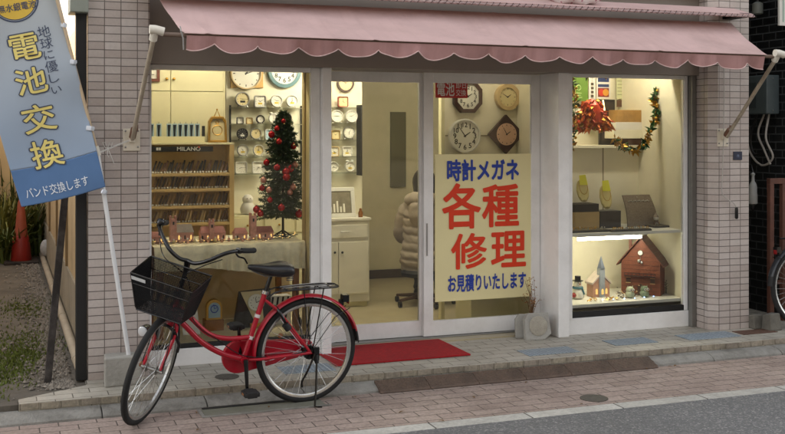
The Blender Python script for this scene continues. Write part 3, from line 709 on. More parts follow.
# pale house beyond the driveway, turned a little
HB = thing('rear_house', 'cream rendered house wall closing the end of the driveway', 'house', (-2.2, 8.6, 0))
rm = Matrix.Translation((-1.7, 8.6, 0)) @ Matrix.Rotation(rad(-34), 4, 'Z')
g = MB(); g.box(-4, 3.2, 0, 3, -.1, 5, rm); g.build('wall', mat('cream_render', '#c4ab80', .9, .06, 3), HB)
g = MB(); g.box(-4.2, 3.4, -.4, 3.2, 5.002, 5.2, rm); g.build('roof', mat('grey_roof_sheet', '#5d5a57', .7, .1, 5), HB)
# unseen houses added left of the driveway to keep the sun off the street
NB0 = thing('neighbour_house', 'tall plain plaster house front across the driveway on the left', 'house', (-6, .5, 0))
g = MB(); g.box(-9.5, -2.6, -.3, 1.40, -.1, 5.6); g.build('wall', mat('grey_plaster', '#8f8a80', .9, .08, 3), NB0)
g = MB(); g.box(-9.6, -2.5, -.4, 1.40, 5.602, 5.75); g.build('roof', MATS['roof_slab'], NB0)
NB = thing('neighbour_house', 'low tan plaster annex behind the tall house across the driveway', 'house', (-6, 2, 0))
g = MB(); g.box(-9.5, -2.6, 1.402, 13, -.1, 2.95); g.build('wall', mat('tan_plaster', '#a08a66', .9, .08, 3), NB)
g = MB(); g.box(-9.7, -2.45, 1.402, 13.2, 2.952, 3.05); g.build('roof', mat('dark_tile_roof', '#4b4a4c', .7, .15, 6), NB)

# row of unseen houses added across the street, behind the camera: shades the low sky and is mirrored in the panes
for k, (xa, xb, hh, colr) in enumerate(((-16, -7.2, 6.2, '#6d665c'), (-7, 1.3, 7.4, '#7f786b'), (1.5, 9.3, 6.0, '#64615c'), (9.5, 19, 7.0, '#756a5a'))):
    OB = thing('street_house', ('grey brown', 'pale beige', 'dark grey', 'tan')[k] + ' house front on the opposite side of the street, mirrored in the shop glass', 'house', ((xa + xb) / 2, -15, 0))
    g = MB(); g.box(xa, xb, -18, -13.5, -.139, hh); g.build('wall', mat('street_house_render_%d' % k, colr, .9, .08, 2), OB)
    g = MB(); g.box(xa - .1, xb + .1, -18.2, -13.2, hh + .002, hh + .25); g.build('roof', MATS['roof_slab'], OB)
    for i in range(3):
        for j in range(2):
            x = xa + (xb - xa) * (i + .5) / 3; g = MB(); g.box(x - .7, x + .7, -13.52, -13.47, .9 + j * 2.7, 2.3 + j * 2.7); g.build('window', mat('dark_window_glass', '#1a1d20', .1, .1, 5), OB)

# ------------------------------------------------------------------ the red bicycle (built in its own axes: x forward, y to its left, z up)
BK = thing('bicycle', 'red city bicycle with black wire basket parked on its kickstand before the shop', 'bicycle', (0, 0, 0))
R = .318; AX = Vector((0, 0, R))
M['tyre'] = mat('black_tyre_rubber', '#131313', .8, .2, 40, .3)
M['rim'] = mat('silver_rim', '#c3c3c0', .25, .05, 10, metal=.85)
M['blackpaint'] = mat('black_gloss_paint', '#0a0a0b', .25, .08, 12)
M['leather'] = mat('black_vinyl', '#17171a', .35, .12, 30, .1)
def wheel(c, xf, parent, drum):
    t = MB(); t.torus(c, R - .017, .0175, n=72, k=12, flat=1.05); w = t.xf(xf).build('wheel', M['tyre'], parent, 'all')
    t = MB(); n = 72
    rings = []
    for i in range(n):
        a = 2 * PI * i / n; d = Vector((math.cos(a), 0, math.sin(a)))
        rings.append([c + d * r + Vector((0, y, 0)) for r, y in ((R - .032, -.013), (R - .032, .013), (R - .040, .0125), (R - .051, .006), (R - .051, -.006), (R - .040, -.0125))])
    t.loft(rings, True); t.xf(xf).build('rim', M['rim'], w, True)
    t = MB(); t.tube([c + Vector((0, -.045, 0)), c + Vector((0, .045, 0))], .011, 12)
    for s in (-1, 1): t.tube([c + Vector((0, s * .028, 0)), c + Vector((0, s * .031, 0))], .024, 16)
    if drum: t.tube([c + Vector((0, .034, 0)), c + Vector((0, .058, 0))], .042, 20)
    t.xf(xf).build('hub', M['steel'] if not drum else M['blackpaint'], w, True)
    t = MB()
    for i in range(36):
        s = 1 if i % 2 else -1; a = 2 * PI * i / 36; off = .55 * (1 if (i // 2) % 2 else -1)
        h = c + Vector((math.cos(a + off) * .022, s * .03, math.sin(a + off) * .022)); e = c + Vector((math.cos(a), 0, math.sin(a))) * (R - .05)
        t.tube([h, e], .0011, 4)
    t.xf(xf).build('spokes', M['rim'], w)
    # wheel reflector
    e = c + Vector((math.cos(.55), 0, math.sin(.55))) * (R * .62)
    t = MB(); t.ball(e, .016, 10, 6, 1, .35, 1); t.xf(xf).build('spoke_reflector', mat('amber_reflector', '#8a5a34', .3, .1, 20), w, True)
    return w
I4 = Matrix.Identity(4)
wheel(AX, I4, BK, True)
# frame: swept twin tubes
BBp = Vector((.396, 0, .30)); STt = Vector((.268, 0, .69)); HA = Vector((.83, 0, .56)); AXD = Vector((-.30, 0, 1)).normalized()
def onaxis(z): return HA + AXD * ((z - HA.z) / AXD.z)
def spline(P, n=10):
    P = [Vector(p) for p in P]; Q = [P[0] * 2 - P[1]] + P + [P[-1] * 2 - P[-2]]; out = []
    for i in range(1, len(Q) - 2):
        for k in range(n):
            t = k / n; a, b, c, d = Q[i - 1:i + 3]
            out.append(.5 * ((2 * b) + (c - a) * t + (2 * a - 5 * b + 4 * c - d) * t * t + (3 * b - a - 3 * c + d) * t ** 3))
    return out + [P[-1]]
g = MB()
g.tube([onaxis(.565), onaxis(.70)], .0185, 14)
g.tube(spline([onaxis(.655), (.715, 0, .575), (.605, 0, .470), (.49, 0, .432), BBp.lerp(STt, .33)]), .0145, 12)
g.tube(spline([onaxis(.60), (.745, 0, .53), (.645, 0, .425), (.52, 0, .345), BBp]), .0165, 12)
g.tube([BBp, STt], .0155, 12)
g.tube([BBp + Vector((0, -.04, 0)), BBp + Vector((0, .04, 0))], .021, 14)
for s in (-1, 1):
    g.tube([BBp + Vector((-.03, s * .022, 0)), (.30, s * .04, .302), (.02, s * .062, R), (-.012, s * .062, R)], .0095, 8)
    g.tube([STt + Vector((.004, s * .017, -.045)), (.20, s * .035, .585), (0, s * .062, R + .006)], .0082, 8)
g.tube([(.245, -.035, .30), (.245, .035, .30)], .008, 8); g.tube([(.215, -.035, .60), (.215, .035, .60)], .007, 8)
fr = g.build('frame', M['red'], BK, True)
for pts in ([(-.07, 0), (.07, 0)],):
    pass
g = MB(); g.tube([STt + (BBp - STt) * .03, STt + (BBp - STt) * -.015], .021, 12); g.build('seat_clamp', M['chrome'], fr, True)
for t in (.30, .62): 
    g = MB(); p = BBp.lerp(STt, t); g.tube([p, p + (STt - BBp).normalized() * .02], .0166, 12); g.build('frame_sticker', mat('white_sticker', '#d8d2cf', .4, .05, 20), fr, True)
# saddle
d = (STt - BBp).normalized()
g = MB(); g.tube([STt, STt + d * .115], .0125, 12); sp = g.build('seat_post', M['blackpaint'], BK, True)
prof = ((.112, .085, .795, .845), (.127, .103, .782, .860), (.17, .108, .778, .866), (.215, .092, .780, .860), (.26, .060, .792, .855), (.31, .037, .808, .857), (.355, .027, .822, .861), (.381, .018, .832, .855))
rings = []
for x, w, zb, zt in prof:
    ring = []
    for j in range(18):
        a = 2 * PI * j / 18; cy = math.cos(a); sz = math.sin(a)
        ring.append(Vector((x, w * (abs(cy) ** .75) * (1 if cy > 0 else -1), (zb + zt) / 2 + (zt - zb) / 2 * (abs(sz) ** .7) * (1 if sz > 0 else -1))))
    rings.append(ring)
g = MB(); g.loft(rings); g.build('saddle', M['leather'], BK, 'all', subsurf=1)
g = MB()
for s in (-1, 1): g.tube([(.135, s * .035, .80), (.16, s * .03, .785), (.28, s * .02, .788), (.35, s * .012, .82)], .004, 6)
for s in (-1, 1): g.tube([(.14 + .02 * math.cos(i * .9), s * .06 + .02 * math.sin(i * .9), .765 + i * .0016) for i in range(24)], .003, 5)
g.build('saddle_springs', M['steel'], sp, True)
# rear mudguard
def guard(c, r, a0, a1, w, n=40):
    rings = []
    for i in range(n + 1):
        a = a0 + (a1 - a0) * i / n; dr = Vector((math.cos(a), 0, math.sin(a))); o, q = [], []
        for j in range(9):
            b = -1.25 + 2.5 * j / 8
            o.append(c + dr * (r - .022 + .022 * math.cos(b)) + Vector((0, w * math.sin(b) / math.sin(1.25), 0)))
            q.append(c + dr * (r - .0245 + .022 * math.cos(b)) + Vector((0, w * .95 * math.sin(b) / math.sin(1.25), 0)))
        rings.append(o + q[::-1])
    m = MB(); return m.loft(rings)
mg = guard(AX, R + .026, rad(-6), rad(163), .029).build('rear_mudguard', M['red'], BK, True)
g = MB(); rings = guard(AX, R + .025, rad(163), rad(176), .03, 8); rings.build('mud_flap', M['rubber'], mg, True)
g = MB()
for s in (-1, 1): g.tube([(0, s * .066, R), (-.16, s * .05, R + .20), (-.265, s * .03, R + .245)], .0025, 5)
g.build('mudguard_stay', M['blackpaint'], mg)
g = MB(); g.box(-.262, -.222, -.022, .022, .598, .640); g.box(-.232, -.205, -.010, .010, .575, .612); g.build('tail_reflector', M['blackpaint'], BK, True)
g = MB(); g.box(-.264, -.2585, -.019, .019, .584, .618); g.build('reflector_lens', mat('red_lens', '#7a0f10', .15, .05, 10), BK, bevel=.004)
# rack
g = MB(); zr = .702
for s in (-1, 1): g.tube(spline([(.255, s * .018, .66), (.215, s * .045, zr - .008), (.12, s * .062, zr), (-.12, s * .062, zr), (-.178, s * .045, zr), (-.186, 0, zr)], 6), .0048, 7)
for x in (.15, .08, .01, -.06, -.13): g.tube([(x, -.062, zr), (x, .062, zr)], .0038, 6)
for s in (-.5, .5): g.tube([(.19, s * .045, zr), (-.182, s * .045, zr)], .0034, 6)
rk = g.build('rear_rack', M['blackpaint'], BK, True)
g = MB()
for s in (-1, 1):
    g.tube([(-.01, s * .07, R), (-.075, s * .066, zr)], .004, 6)
    g.tube([(-.01, s * .07, R), (.03, s * .066, zr - .2), (.05, s * .064, zr)], .0032, 6)
g.build('rack_stay', M['blackpaint'], rk, True)
g = MB(); g.tube(spline([(.17, .02, zr + .008), (.05, .025, zr + .012), (-.1, .025, zr + .014), (-.1, -.025, zr + .014), (.05, -.025, zr + .012), (.17, -.02, zr + .008)], 5), .003, 6); g.build('rack_spring_clip', M['steel'], rk, True)
# chain case on the far side
def hull_case(r0, r1, n=18):
    pts = []
    for i in range(n + 1):
        a = PI / 2 - .12 - PI * i / n * 1.02; pts.append((BBp.x + .01 + r0 * math.cos(a), BBp.z + r0 * math.sin(a)))
    for i in range(n + 1):
        a = -PI / 2 - .1 - PI * .94 * i / n; pts.append((-.02 + r1 * math.cos(a), R + r1 * math.sin(a)))
    return pts
g = MB(); g.prism(hull_case(.098, .048), -.082, -.050); cc = g.build('chain_case', M['red'], BK, bevel=.006)
g = MB(); g.prism([(x * .86 + .03, (z - .305) * .7 + .305) for x, z in hull_case(.098, .048)], -.0835, -.0822); g.build('case_panel', M['red'], cc)
# cranks and pedals
for s, dirv in ((1, Vector((-.035, 0, -1))), (-1, Vector((.035, 0, 1)))):
    dirv = dirv.normalized(); b0 = BBp + Vector((0, s * .055, 0)); e = b0 + dirv * .165 + Vector((0, s * .018, 0))
    g = MB(); g.tube([b0 - dirv * .012, b0, e, e + dirv * .01], [.013, .014, .0095, .009], 8); g.tube([BBp + Vector((0, s * .03, 0)), b0 + Vector((0, s * .01, 0))], .011, 10); cr = g.build('crank', M['blackpaint'], BK, True)
    p = e + Vector((0, s * .06, 0)); g = MB(); g.box(p.x - .045, p.x + .045, p.y - .043, p.y + .043, p.z - .012, p.z + .014); g.box(p.x - .03, p.x + .03, p.y - .045, p.y + .045, p.z - .017, p.z + .019)
    pd = g.build('pedal', M['rubber'], cr, bevel=.006)
    g = MB(); g.box(p.x - .047, p.x + .047, p.y - .015, p.y + .015, p.z - .005, p.z + .007); g.build('pedal_reflector', MATS['amber_reflector'], pd)
# kickstand
g = MB(); g.tube([(-.03, .078, R - .01), (-.035, .085, R - .06)], .014, 8); g.tube([(-.034, .085, R - .055), (-.02, .12, .12), (-.003, .150, .020), (-.045, .158, .012)], .0068, 8)
ks = g.build('kickstand', M['blackpaint'], BK, True)
g = MB(); g.box(-.05, -.015, .066, .086, R - .045, R + .035); g.tube(spline([(-.02, .09, R), (.03, .1, R - .10), (.055, .085, R - .16), (.05, .07, R - .2)], 5), .006, 6); g.build('stand_latch', M['blackpaint'], ks, True)
# ring lock on the seat stays
g = MB(); c = Vector((.178, 0, .545)); g.tube([c + Vector((.03 * math.sin(a) , .062 * math.cos(a), .055 * math.sin(a))) for a in [(-.6 + i * .36) for i in range(13)]], .009, 7); g.build('ring_lock', M['blackpaint'], BK, True)
g = MB(); g.tube([(.16, .052, .50), (.135, .052, .47)], .022, 12); g.build('dress_guard', M['rubber'], BK, True)
# ---- the steered half
STEER = rad(53); LEAN = rad(4)
def steer(m=None): return Matrix.Translation(HA) @ Matrix.Rotation(STEER, 4, AXD) @ Matrix.Translation(-HA)
SM = steer()
def lowest(c):
    best = 9
    for i in range(180):
        a = 2 * PI * i / 180; q = SM @ (c + Vector((R * math.cos(a), 0, R * math.sin(a)))); best = min(best, q.z * math.cos(LEAN) - q.y * math.sin(LEAN))
    return best
lo, hi = .2, .45
for _ in range(40):
    mid = (lo + hi) / 2; c = onaxis(mid) + Vector((.056, 0, .02))
    if lowest(c) > .001: hi = mid
    else: lo = mid
FAx = onaxis(mid) + Vector((.056, 0, .02))
wheel(FAx, SM, BK, False)
g = MB(); cr = onaxis(.555)
g.tube([onaxis(.56), onaxis(.535)], .022, 12)
for s in (-1, 1): g.tube(spline([cr + Vector((.004, s * .02, .0)), cr + Vector((.012, s * .050, -.02)), cr.lerp(FAx, .5) + Vector((-.004, s * .052, 0)), FAx + Vector((-.012, s * .052, .03)), FAx + Vector((0, s * .052, -.006))], 6), [.0125] * 6 + [.011] * 7 + [.0095] * 7 + [.008] * 5, 8)
fk = g.xf(SM).build('fork', M['red'], BK, True)
for s in (-1, 1): g = MB(); g.tube([FAx + Vector((0, s * .046, 0)), FAx + Vector((0, s * .068, 0))], .010, 8); g.xf(SM).build('axle_nut', M['steel'], fk, True)
g = MB(); g.tube(spline([cr + Vector((.035, -.05, -.03)), cr + Vector((.055, -.02, .0)), cr + Vector((.055, .02, .0)), cr + Vector((.035, .05, -.03))], 6), .009, 7); g.box(cr.x + .02, cr.x + .05, -.052, -.04, cr.z - .10, cr.z - .02); g.box(cr.x + .02, cr.x + .05, .04, .052, cr.z - .10, cr.z - .02); g.tube([cr + Vector((.035, .05, -.03)), cr + Vector((-.015, .075, -.12)), cr + Vector((-.02, .07, -.17))], .01, 7)
g.xf(SM).build('front_brake', M['blackpaint'], fk, True)
# headlamp on the far fork leg
lp = cr + Vector((.10, -.10, -.045)); g = MB(); g.tube([lp + Vector((-.06, 0, 0)), lp + Vector((-.03, 0, 0)), lp + Vector((.02, 0, 0))], [.012, .026, .030], 14); g.tube([lp + Vector((-.06, 0, 0)), lp + Vector((-.1, .04, -.05))], .006, 6); lm = g.xf(SM).build('headlamp', M['blackpaint'], BK, True)
g = MB(); g.tube([lp + Vector((.0205, 0, 0)), lp + Vector((.026, 0, 0)), lp + Vector((.030, 0, 0))], [.029, .026, .01], 14); g.xf(SM).build('lamp_lens', mat('clear_lamp_lens', '#d5d8da', .1, .03, 10, metal=.4), lm, True)
# handlebar
g = MB(); st = onaxis(.90)
g.tube([onaxis(.70), onaxis(.86)], .0125, 12); g.tube([onaxis(.845), st + Vector((.02, 0, 0))], [.017, .019], 12)
stm = g.xf(SM).build('stem', M['blackpaint'], BK, True)
hb = st + Vector((.022, 0, .008))
def side(s): return [hb, hb + Vector((.008, s * .05, .002)), hb + Vector((.01, s * .12, .04)), hb + Vector((-.03, s * .20, .098)), hb + Vector((-.10, s * .245, .108)), hb + Vector((-.20, s * .272, .088)), hb + Vector((-.28, s * .283, .07))]
g = MB(); L_ = spline(side(1), 8); R_ = spline(side(-1), 8); g.tube(R_[::-1] + L_[1:], .0115, 10)
hbar = g.xf(SM).build('handlebar', M['blackpaint'], BK, True)
for s in (-1, 1):
    P = spline(side(s), 8)[-15:]; g = MB(); g.tube(P, [.0155] * 13 + [.017, .016], 10); gr = g.xf(SM).build('grip', M['rubber'], BK, True)
    q = P[0]; fw = (P[1] - P[0]).normalized()
    g = MB(); g.tube([q + Vector((0, 0, 0)), q - fw * .03], .018, 10); g.tube(spline([q - fw * .02 + Vector((.0, -s * .012, -.02)), q + Vector((.01, -s * .0, -.035)), q + fw * .06 + Vector((.015, 0, -.045)), q + fw * .105 + Vector((.02, 0, -.075))], 5), .0052, 6); g.xf(SM).build('brake_lever', M['blackpaint'], hbar, True)
q = spline(side(-1), 8)[-17]
g = MB(); g.lathe([(.026, 0), (.026, .012), (.018, .024), (.004, .030)], q + Vector((0, 0, .018)), 14); g.xf(SM).build('bell', M['blackpaint'], hbar, True)
g = MB()
g.tube([SM @ p for p in spline([hb + Vector((.0, .20, .07)), hb + Vector((.10, .12, .03)), hb + Vector((.09, .02, -.08)), cr + Vector((.06, 0, .05))], 8)], .003, 5)
g.tube(spline([SM @ (hb + Vector((-.02, -.20, .07))), SM @ (hb + Vector((.10, -.10, .02))), SM @ (hb + Vector((.02, .03, -.10))), Vector((.70, .02, .56)), Vector((.55, .018, .43)), Vector((.4, .03, .33)), Vector((.2, .05, .31)), Vector((.03, .07, .33))], 8), .0028, 5)
g.build('brake_cable', M['blackpaint'], BK, True)
# wire basket
def bk(x, y, z): return SM @ Vector((x, y, z))
bx0 = .80; TOPb, TOPf = .885, .862; BOT = .645
TB = [(bx0 - .005, -.20, TOPb), (bx0 - .005, .175, TOPb), (bx0 + .235, .17, TOPf), (bx0 + .235, -.195, TOPf)]     # top rim
BB = [(bx0 + .02, -.15, BOT), (bx0 + .02, .13, BOT), (bx0 + .19, .125, BOT), (bx0 + .19, -.145, BOT)]         # bottom
TB = [Vector(p) for p in TB]; BBt = [Vector(p) for p in BB]
wire = MB(); wr_ = .0019
def bil(a, b, c, d, s, t): return (a * (1 - s) + b * s) * (1 - t) + (d * (1 - s) + c * s) * t
faces = [(BBt[i], BBt[(i + 1) % 4], TB[(i + 1) % 4], TB[i]) for i in range(4)] + [(BBt[0], BBt[1], BBt[2], BBt[3])]
for (a, b, c, d2) in faces:
    nu = max(4, int((c - d2).length / .0088)); nv = max(4, int((a - d2).length / .0088))
    for i in range(nu + 1): wire.tube([bil(a, b, c, d2, i / nu, 0), bil(a, b, c, d2, i / nu, 1)], wr_, 3, caps=False)
    for j in range(nv + 1): wire.tube([bil(a, b, c, d2, 0, j / nv), bil(a, b, c, d2, 1, j / nv)], wr_, 3, caps=False)
bs = wire.xf(SM).build('basket', M['blackpaint'], BK)
g = MB(); g.tube(TB, .0048, 6, True); g.tube([p.lerp(TB[i], .72) for i, p in enumerate(BBt)], .0032, 6, True); g.tube(BBt, .004, 6, True)
for i in range(4): g.tube([BBt[i], TB[i]], .0032, 6)
g.tube([(bx0 + .02, -.06, BOT - .006), (bx0 + .10, 0, BOT - .008), (bx0 + .02, .06, BOT - .006)], .006, 6); g.tube([(bx0 + .08, -.05, BOT - .006), FAx + Vector((0, -.066, 0))], .0035, 6); g.tube([(bx0 + .08, .05, BOT - .006), FAx + Vector((0, .066, 0))], .0035, 6)
g.xf(SM).build('basket_rim', M['blackpaint'], bs, True)
# dark side panel with a pale reflective strip on the far side of the basket
a, b, c, d2 = BBt[3], BBt[0], TB[0], TB[3]
o_ = Vector((0, -.004, 0)); g = MB(); v8 = [bil(a, b, c, d2, s, t) + o_ * k for k in (1, 2) for (s, t) in ((.0, .04), (1, .04), (1, 1.0), (0, 1.0))]
g.add(v8, [(0, 1, 2, 3), (7, 6, 5, 4), (0, 4, 5, 1), (1, 5, 6, 2), (2, 6, 7, 3), (3, 7, 4, 0)]); g.xf(SM).build('basket_side_panel', M['blackmat'], bs)
a, b, c, d2 = BBt[2], BBt[3], TB[3], TB[2]
g = MB(); o_ = Vector((.004, 0, 0)); v8 = [bil(a, b, c, d2, s, t) + o_ * k for k in (1, 1.6) for (s, t) in ((.76, .84), (1.0, .84), (1.0, .93), (.76, .93))]
g.add(v8, [(0, 1, 2, 3), (7, 6, 5, 4), (0, 4, 5, 1), (1, 5, 6, 2), (2, 6, 7, 3), (3, 7, 4, 0)]); g.xf(SM).build('reflective_strip', mat('pale_reflective_tape', '#b9bcbc', .3, .05, 20), bs)
BK.location = (1.724, -.795, ZB); BK.rotation_euler = (-LEAN, 0, PI + .0957)

# ------------------------------------------------------------------ lamps the shop burns
def tube_lamp(x0, x1, y, z, name, label, r, strength, col, group=None):
    t = thing(name, label, 'lamp', ((x0 + x1) / 2, y, z), group)
    g = MB(); g.box(x0 - .03, x1 + .03, y - .05, y + .05, z + r + .004, z + r + .03); g.build('housing', M['white2'], t, bevel=.003)
    g = MB(); g.tube([(x0, y, z), (x1, y, z)], r, 10); g.build('tube', emit('lit_tube_' + name, col, strength), t, True)
    return t
WARM = '#fff3da'
tube_lamp(2.3, 3.5, 1.35, 2.21, 'ceiling_lamp', 'lit fluorescent tube on the ceiling in the middle of the shop', .02, 31, WARM)
tube_lamp(1.0, 1.9, .45, 2.21, 'display_lamp', 'lit fluorescent tube above the left display window', .018, 11, WARM)
tube_lamp(4.2, 5.0, .36, 2.20, 'window_lamp', 'lit fluorescent tube high above the right display window', .018, 16, WARM)
tube_lamp(3.15, 3.85, .55, 2.21, 'door_lamp', 'lit fluorescent tube above the clocks behind the right door', .018, 5, WARM)
x0, x1, z0, z1 = rect(578, 235, 641, 239.5, .22)
tube_lamp(x0, x1, .22, (z0 + z1) / 2 - .004, 'shelf_lamp', 'lit white tube lamp under the jewellery shelf', .013, 13, '#fff6dc')

# ------------------------------------------------------------------ clocks
def ring_shape(shape, r, n=40, aspect=1.0):
    if shape == 'round': return [(r * math.cos(2 * PI * i / n), r * math.sin(2 * PI * i / n)) for i in range(n)]
    if shape == 'square':
        c = r * .28; pts = []
        for qx, qz, a0 in ((1, 1, 0), (-1, 1, 90), (-1, -1, 180), (1, -1, 270)):
            for k in range(5):
                a = rad(a0 + 22.5 * k); pts.append((qx * (r - c) + c * math.cos(a), (qz * (r - c) + c * math.sin(a)) * aspect))
        return pts
    if shape == 'octagon':
        k = r * .48; return [(r, k), (k, r * aspect), (-k, r * aspect), (-r, k), (-r, -k), (-k, -r * aspect), (k, -r * aspect), (r, -k)]
    if shape == 'diamond': return [(r, 0), (0, r), (-r, 0), (0, -r)]
def clock(u, v, Y, rpx, label, shape='round', case='silver', face='dial', hm=(10, 9), cat='clock', dep=.035, rim=.13, numerals=False, feet=False, bells=False, name='alarm_clock', ink='ink', aspect=1.0, group='clocks on the display shelves', bar=None):
    p = at(u, v, Y - dep); r = rpx * mpp(u, Y - dep)
    T = thing(name, label, cat, (p.x, Y, p.z - r * aspect), group)
    O = ring_shape(shape, r, aspect=aspect); fr = ring_shape('round' if shape == 'diamond' else shape, r * (1 - rim) if shape != 'diamond' else r * .56, len(O) if shape != 'diamond' else 32, aspect)
    g = MB(); n = len(O)
    def ring(pts, y): return [Vector((p.x + a, y, p.z + b)) for a, b in pts]
    if shape == 'diamond':
        g.prism([(p.x + a, p.z + b) for a, b in O], Y - dep, Y - .001); g2 = MB()
        g.build('case', M[case], T, bevel=.003)
        yf = Y - dep - .001
    else:
        mid = [(a * .97, b * .97) for a, b in O]
        g.loft([ring(O, Y - .001), ring(O, Y - dep * .75), ring(mid, Y - dep), ring(fr, Y - dep), ring(fr, Y - dep * .6)]); g.build('case', M[case], T, True)
        yf = Y - dep * .6 - .0005
    g = MB(); g.loft([ring(fr, yf), ring(fr, yf - .001)]); g.build('face', M[face], T)
    ri = r * (1 - rim) * .9 if shape != 'diamond' else r * .5
    yh = yf - .0018
    if numerals:
        g = MB()
        for h in range(1, 13):
            a = rad(90 - 30 * h); s = ri * .19
            cx, cz = p.x + math.cos(a) * ri * .80, p.z + math.sin(a) * ri * .80 * aspect
            g.join(text_mb(str(h), cx - s, cx + s, cz - s, cz + s, yh, .02, 0, True))
        g.build('numerals', M[ink], T)
    else:
        g = MB()
        for h in range(12):
            a = rad(30 * h); l = .16 if h % 3 == 0 else .10; w = .035 * ri
            q = [(ri * (1 - l), -w), (ri, -w), (ri, w), (ri * (1 - l), w)]
            g.add([(p.x + x * math.cos(a) - z * math.sin(a), yh, p.z + (x * math.sin(a) + z * math.cos(a)) * aspect) for x, z in q], [(0, 1, 2, 3)])
        g.build('hour_marks', M[ink], T)
    h, mi = hm
    for nm, ang, L_, w in (('hour_hand', 90 - 30 * (h + mi / 60), .5, .055), ('minute_hand', 90 - 6 * mi, .78, .04)):
        a = rad(ang); g = MB(); q = [(-ri * .1, -w * ri), (ri * L_, -w * ri * .5), (ri * L_, w * ri * .5), (-ri * .1, w * ri)]
        pts = [(p.x + x * math.cos(a) - z * math.sin(a), p.z + x * math.sin(a) + z * math.cos(a)) for x, z in q]
        g.prism(pts, yh - .0016, yh - .0006); g.build(nm, M[ink], T); yh -= .0012
    if bar:  # a coloured panel low on the face
        g = MB(); g.box(p.x - ri * .45, p.x + ri * .45, yf - .003, yf - .0015, p.z - ri * .62, p.z - ri * .25); g.build('display_panel', M[bar], T)
    if feet:
        for s in (-1, 1):
            g = MB(); g.tube([(p.x + s * r * .5, Y - dep * .5, p.z - r * .8), (p.x + s * r * .7, Y - dep * .5, p.z - r * 1.12)], r * .09, 6); g.build('foot', M[case], T, True)
    if bells:
        for s in (-1, 1):
            g = MB(); g.ball((p.x + s * r * .5, Y - dep * .5, p.z + r * 1.02), r * .34, 10, 6, 1, 1, .7); g.build('bell', M[case], T, True)
    return T
M['blackcase'] = mat('black_clock_case', '#151515', .3, .1, 10); M['whitecase'] = mat('white_clock_case', '#d5d4ce', .35, .03, 10)
M['browncase'] = mat('dark_brown_clock_wood', '#3a211a', .4, .25, 10); M['beigecase'] = mat('beige_clock_case', '#c3aa7c', .4, .08, 10)
M['bluecase'] = mat('teal_blue_clock_case', '#4b7076', .35, .1, 8); M['redcase'] = mat('red_brown_clock_case', '#8a2a1c', .35, .1, 8); M['bluedial'] = mat('pale_blue_dial', '#a9c3cc', .5, .05, 8); M['pinkdial'] = mat('pink_beige_dial', '#d2ab95', .5, .06, 8)
M['yellowlabel'] = mat('yellow_label', '#cdb23f', .6, .05, 10); M['blackdial'] = mat('black_dial', '#17181a', .4, .1, 8)
M['whiteink'] = mat('pale_ink', '#d8d8d0', .5, .02, 8)

YS = 2.09                                    # clocks on the wall shelves stand here
# two big wall clocks above
T = clock(246.5, 73.5, 2.115, 16.2, 'large white dial on a square pale wood board high on the wall', 'round', 'beigecase', 'dial', (1, 12), dep=.05, rim=.10, name='wall_clock')
p = at(246.5, 76, 2.118); q = 16.5 * mpp(246, 2.118)
g = MB(); g.box(p.x - q, p.x + q, 2.092, 2.119, p.z - q * .72, p.z + q); g.build('backboard', mat('pale_wood_backboard', '#c09a55', .5, .12, 8), T, bevel=.004)
clock(285, 70.5, 2.115, 17.5, 'large round wall clock with teal blue rim and white dial', 'round', 'bluecase', 'dial', (12, 4), dep=.05, rim=.22, numerals=True, name='wall_clock')
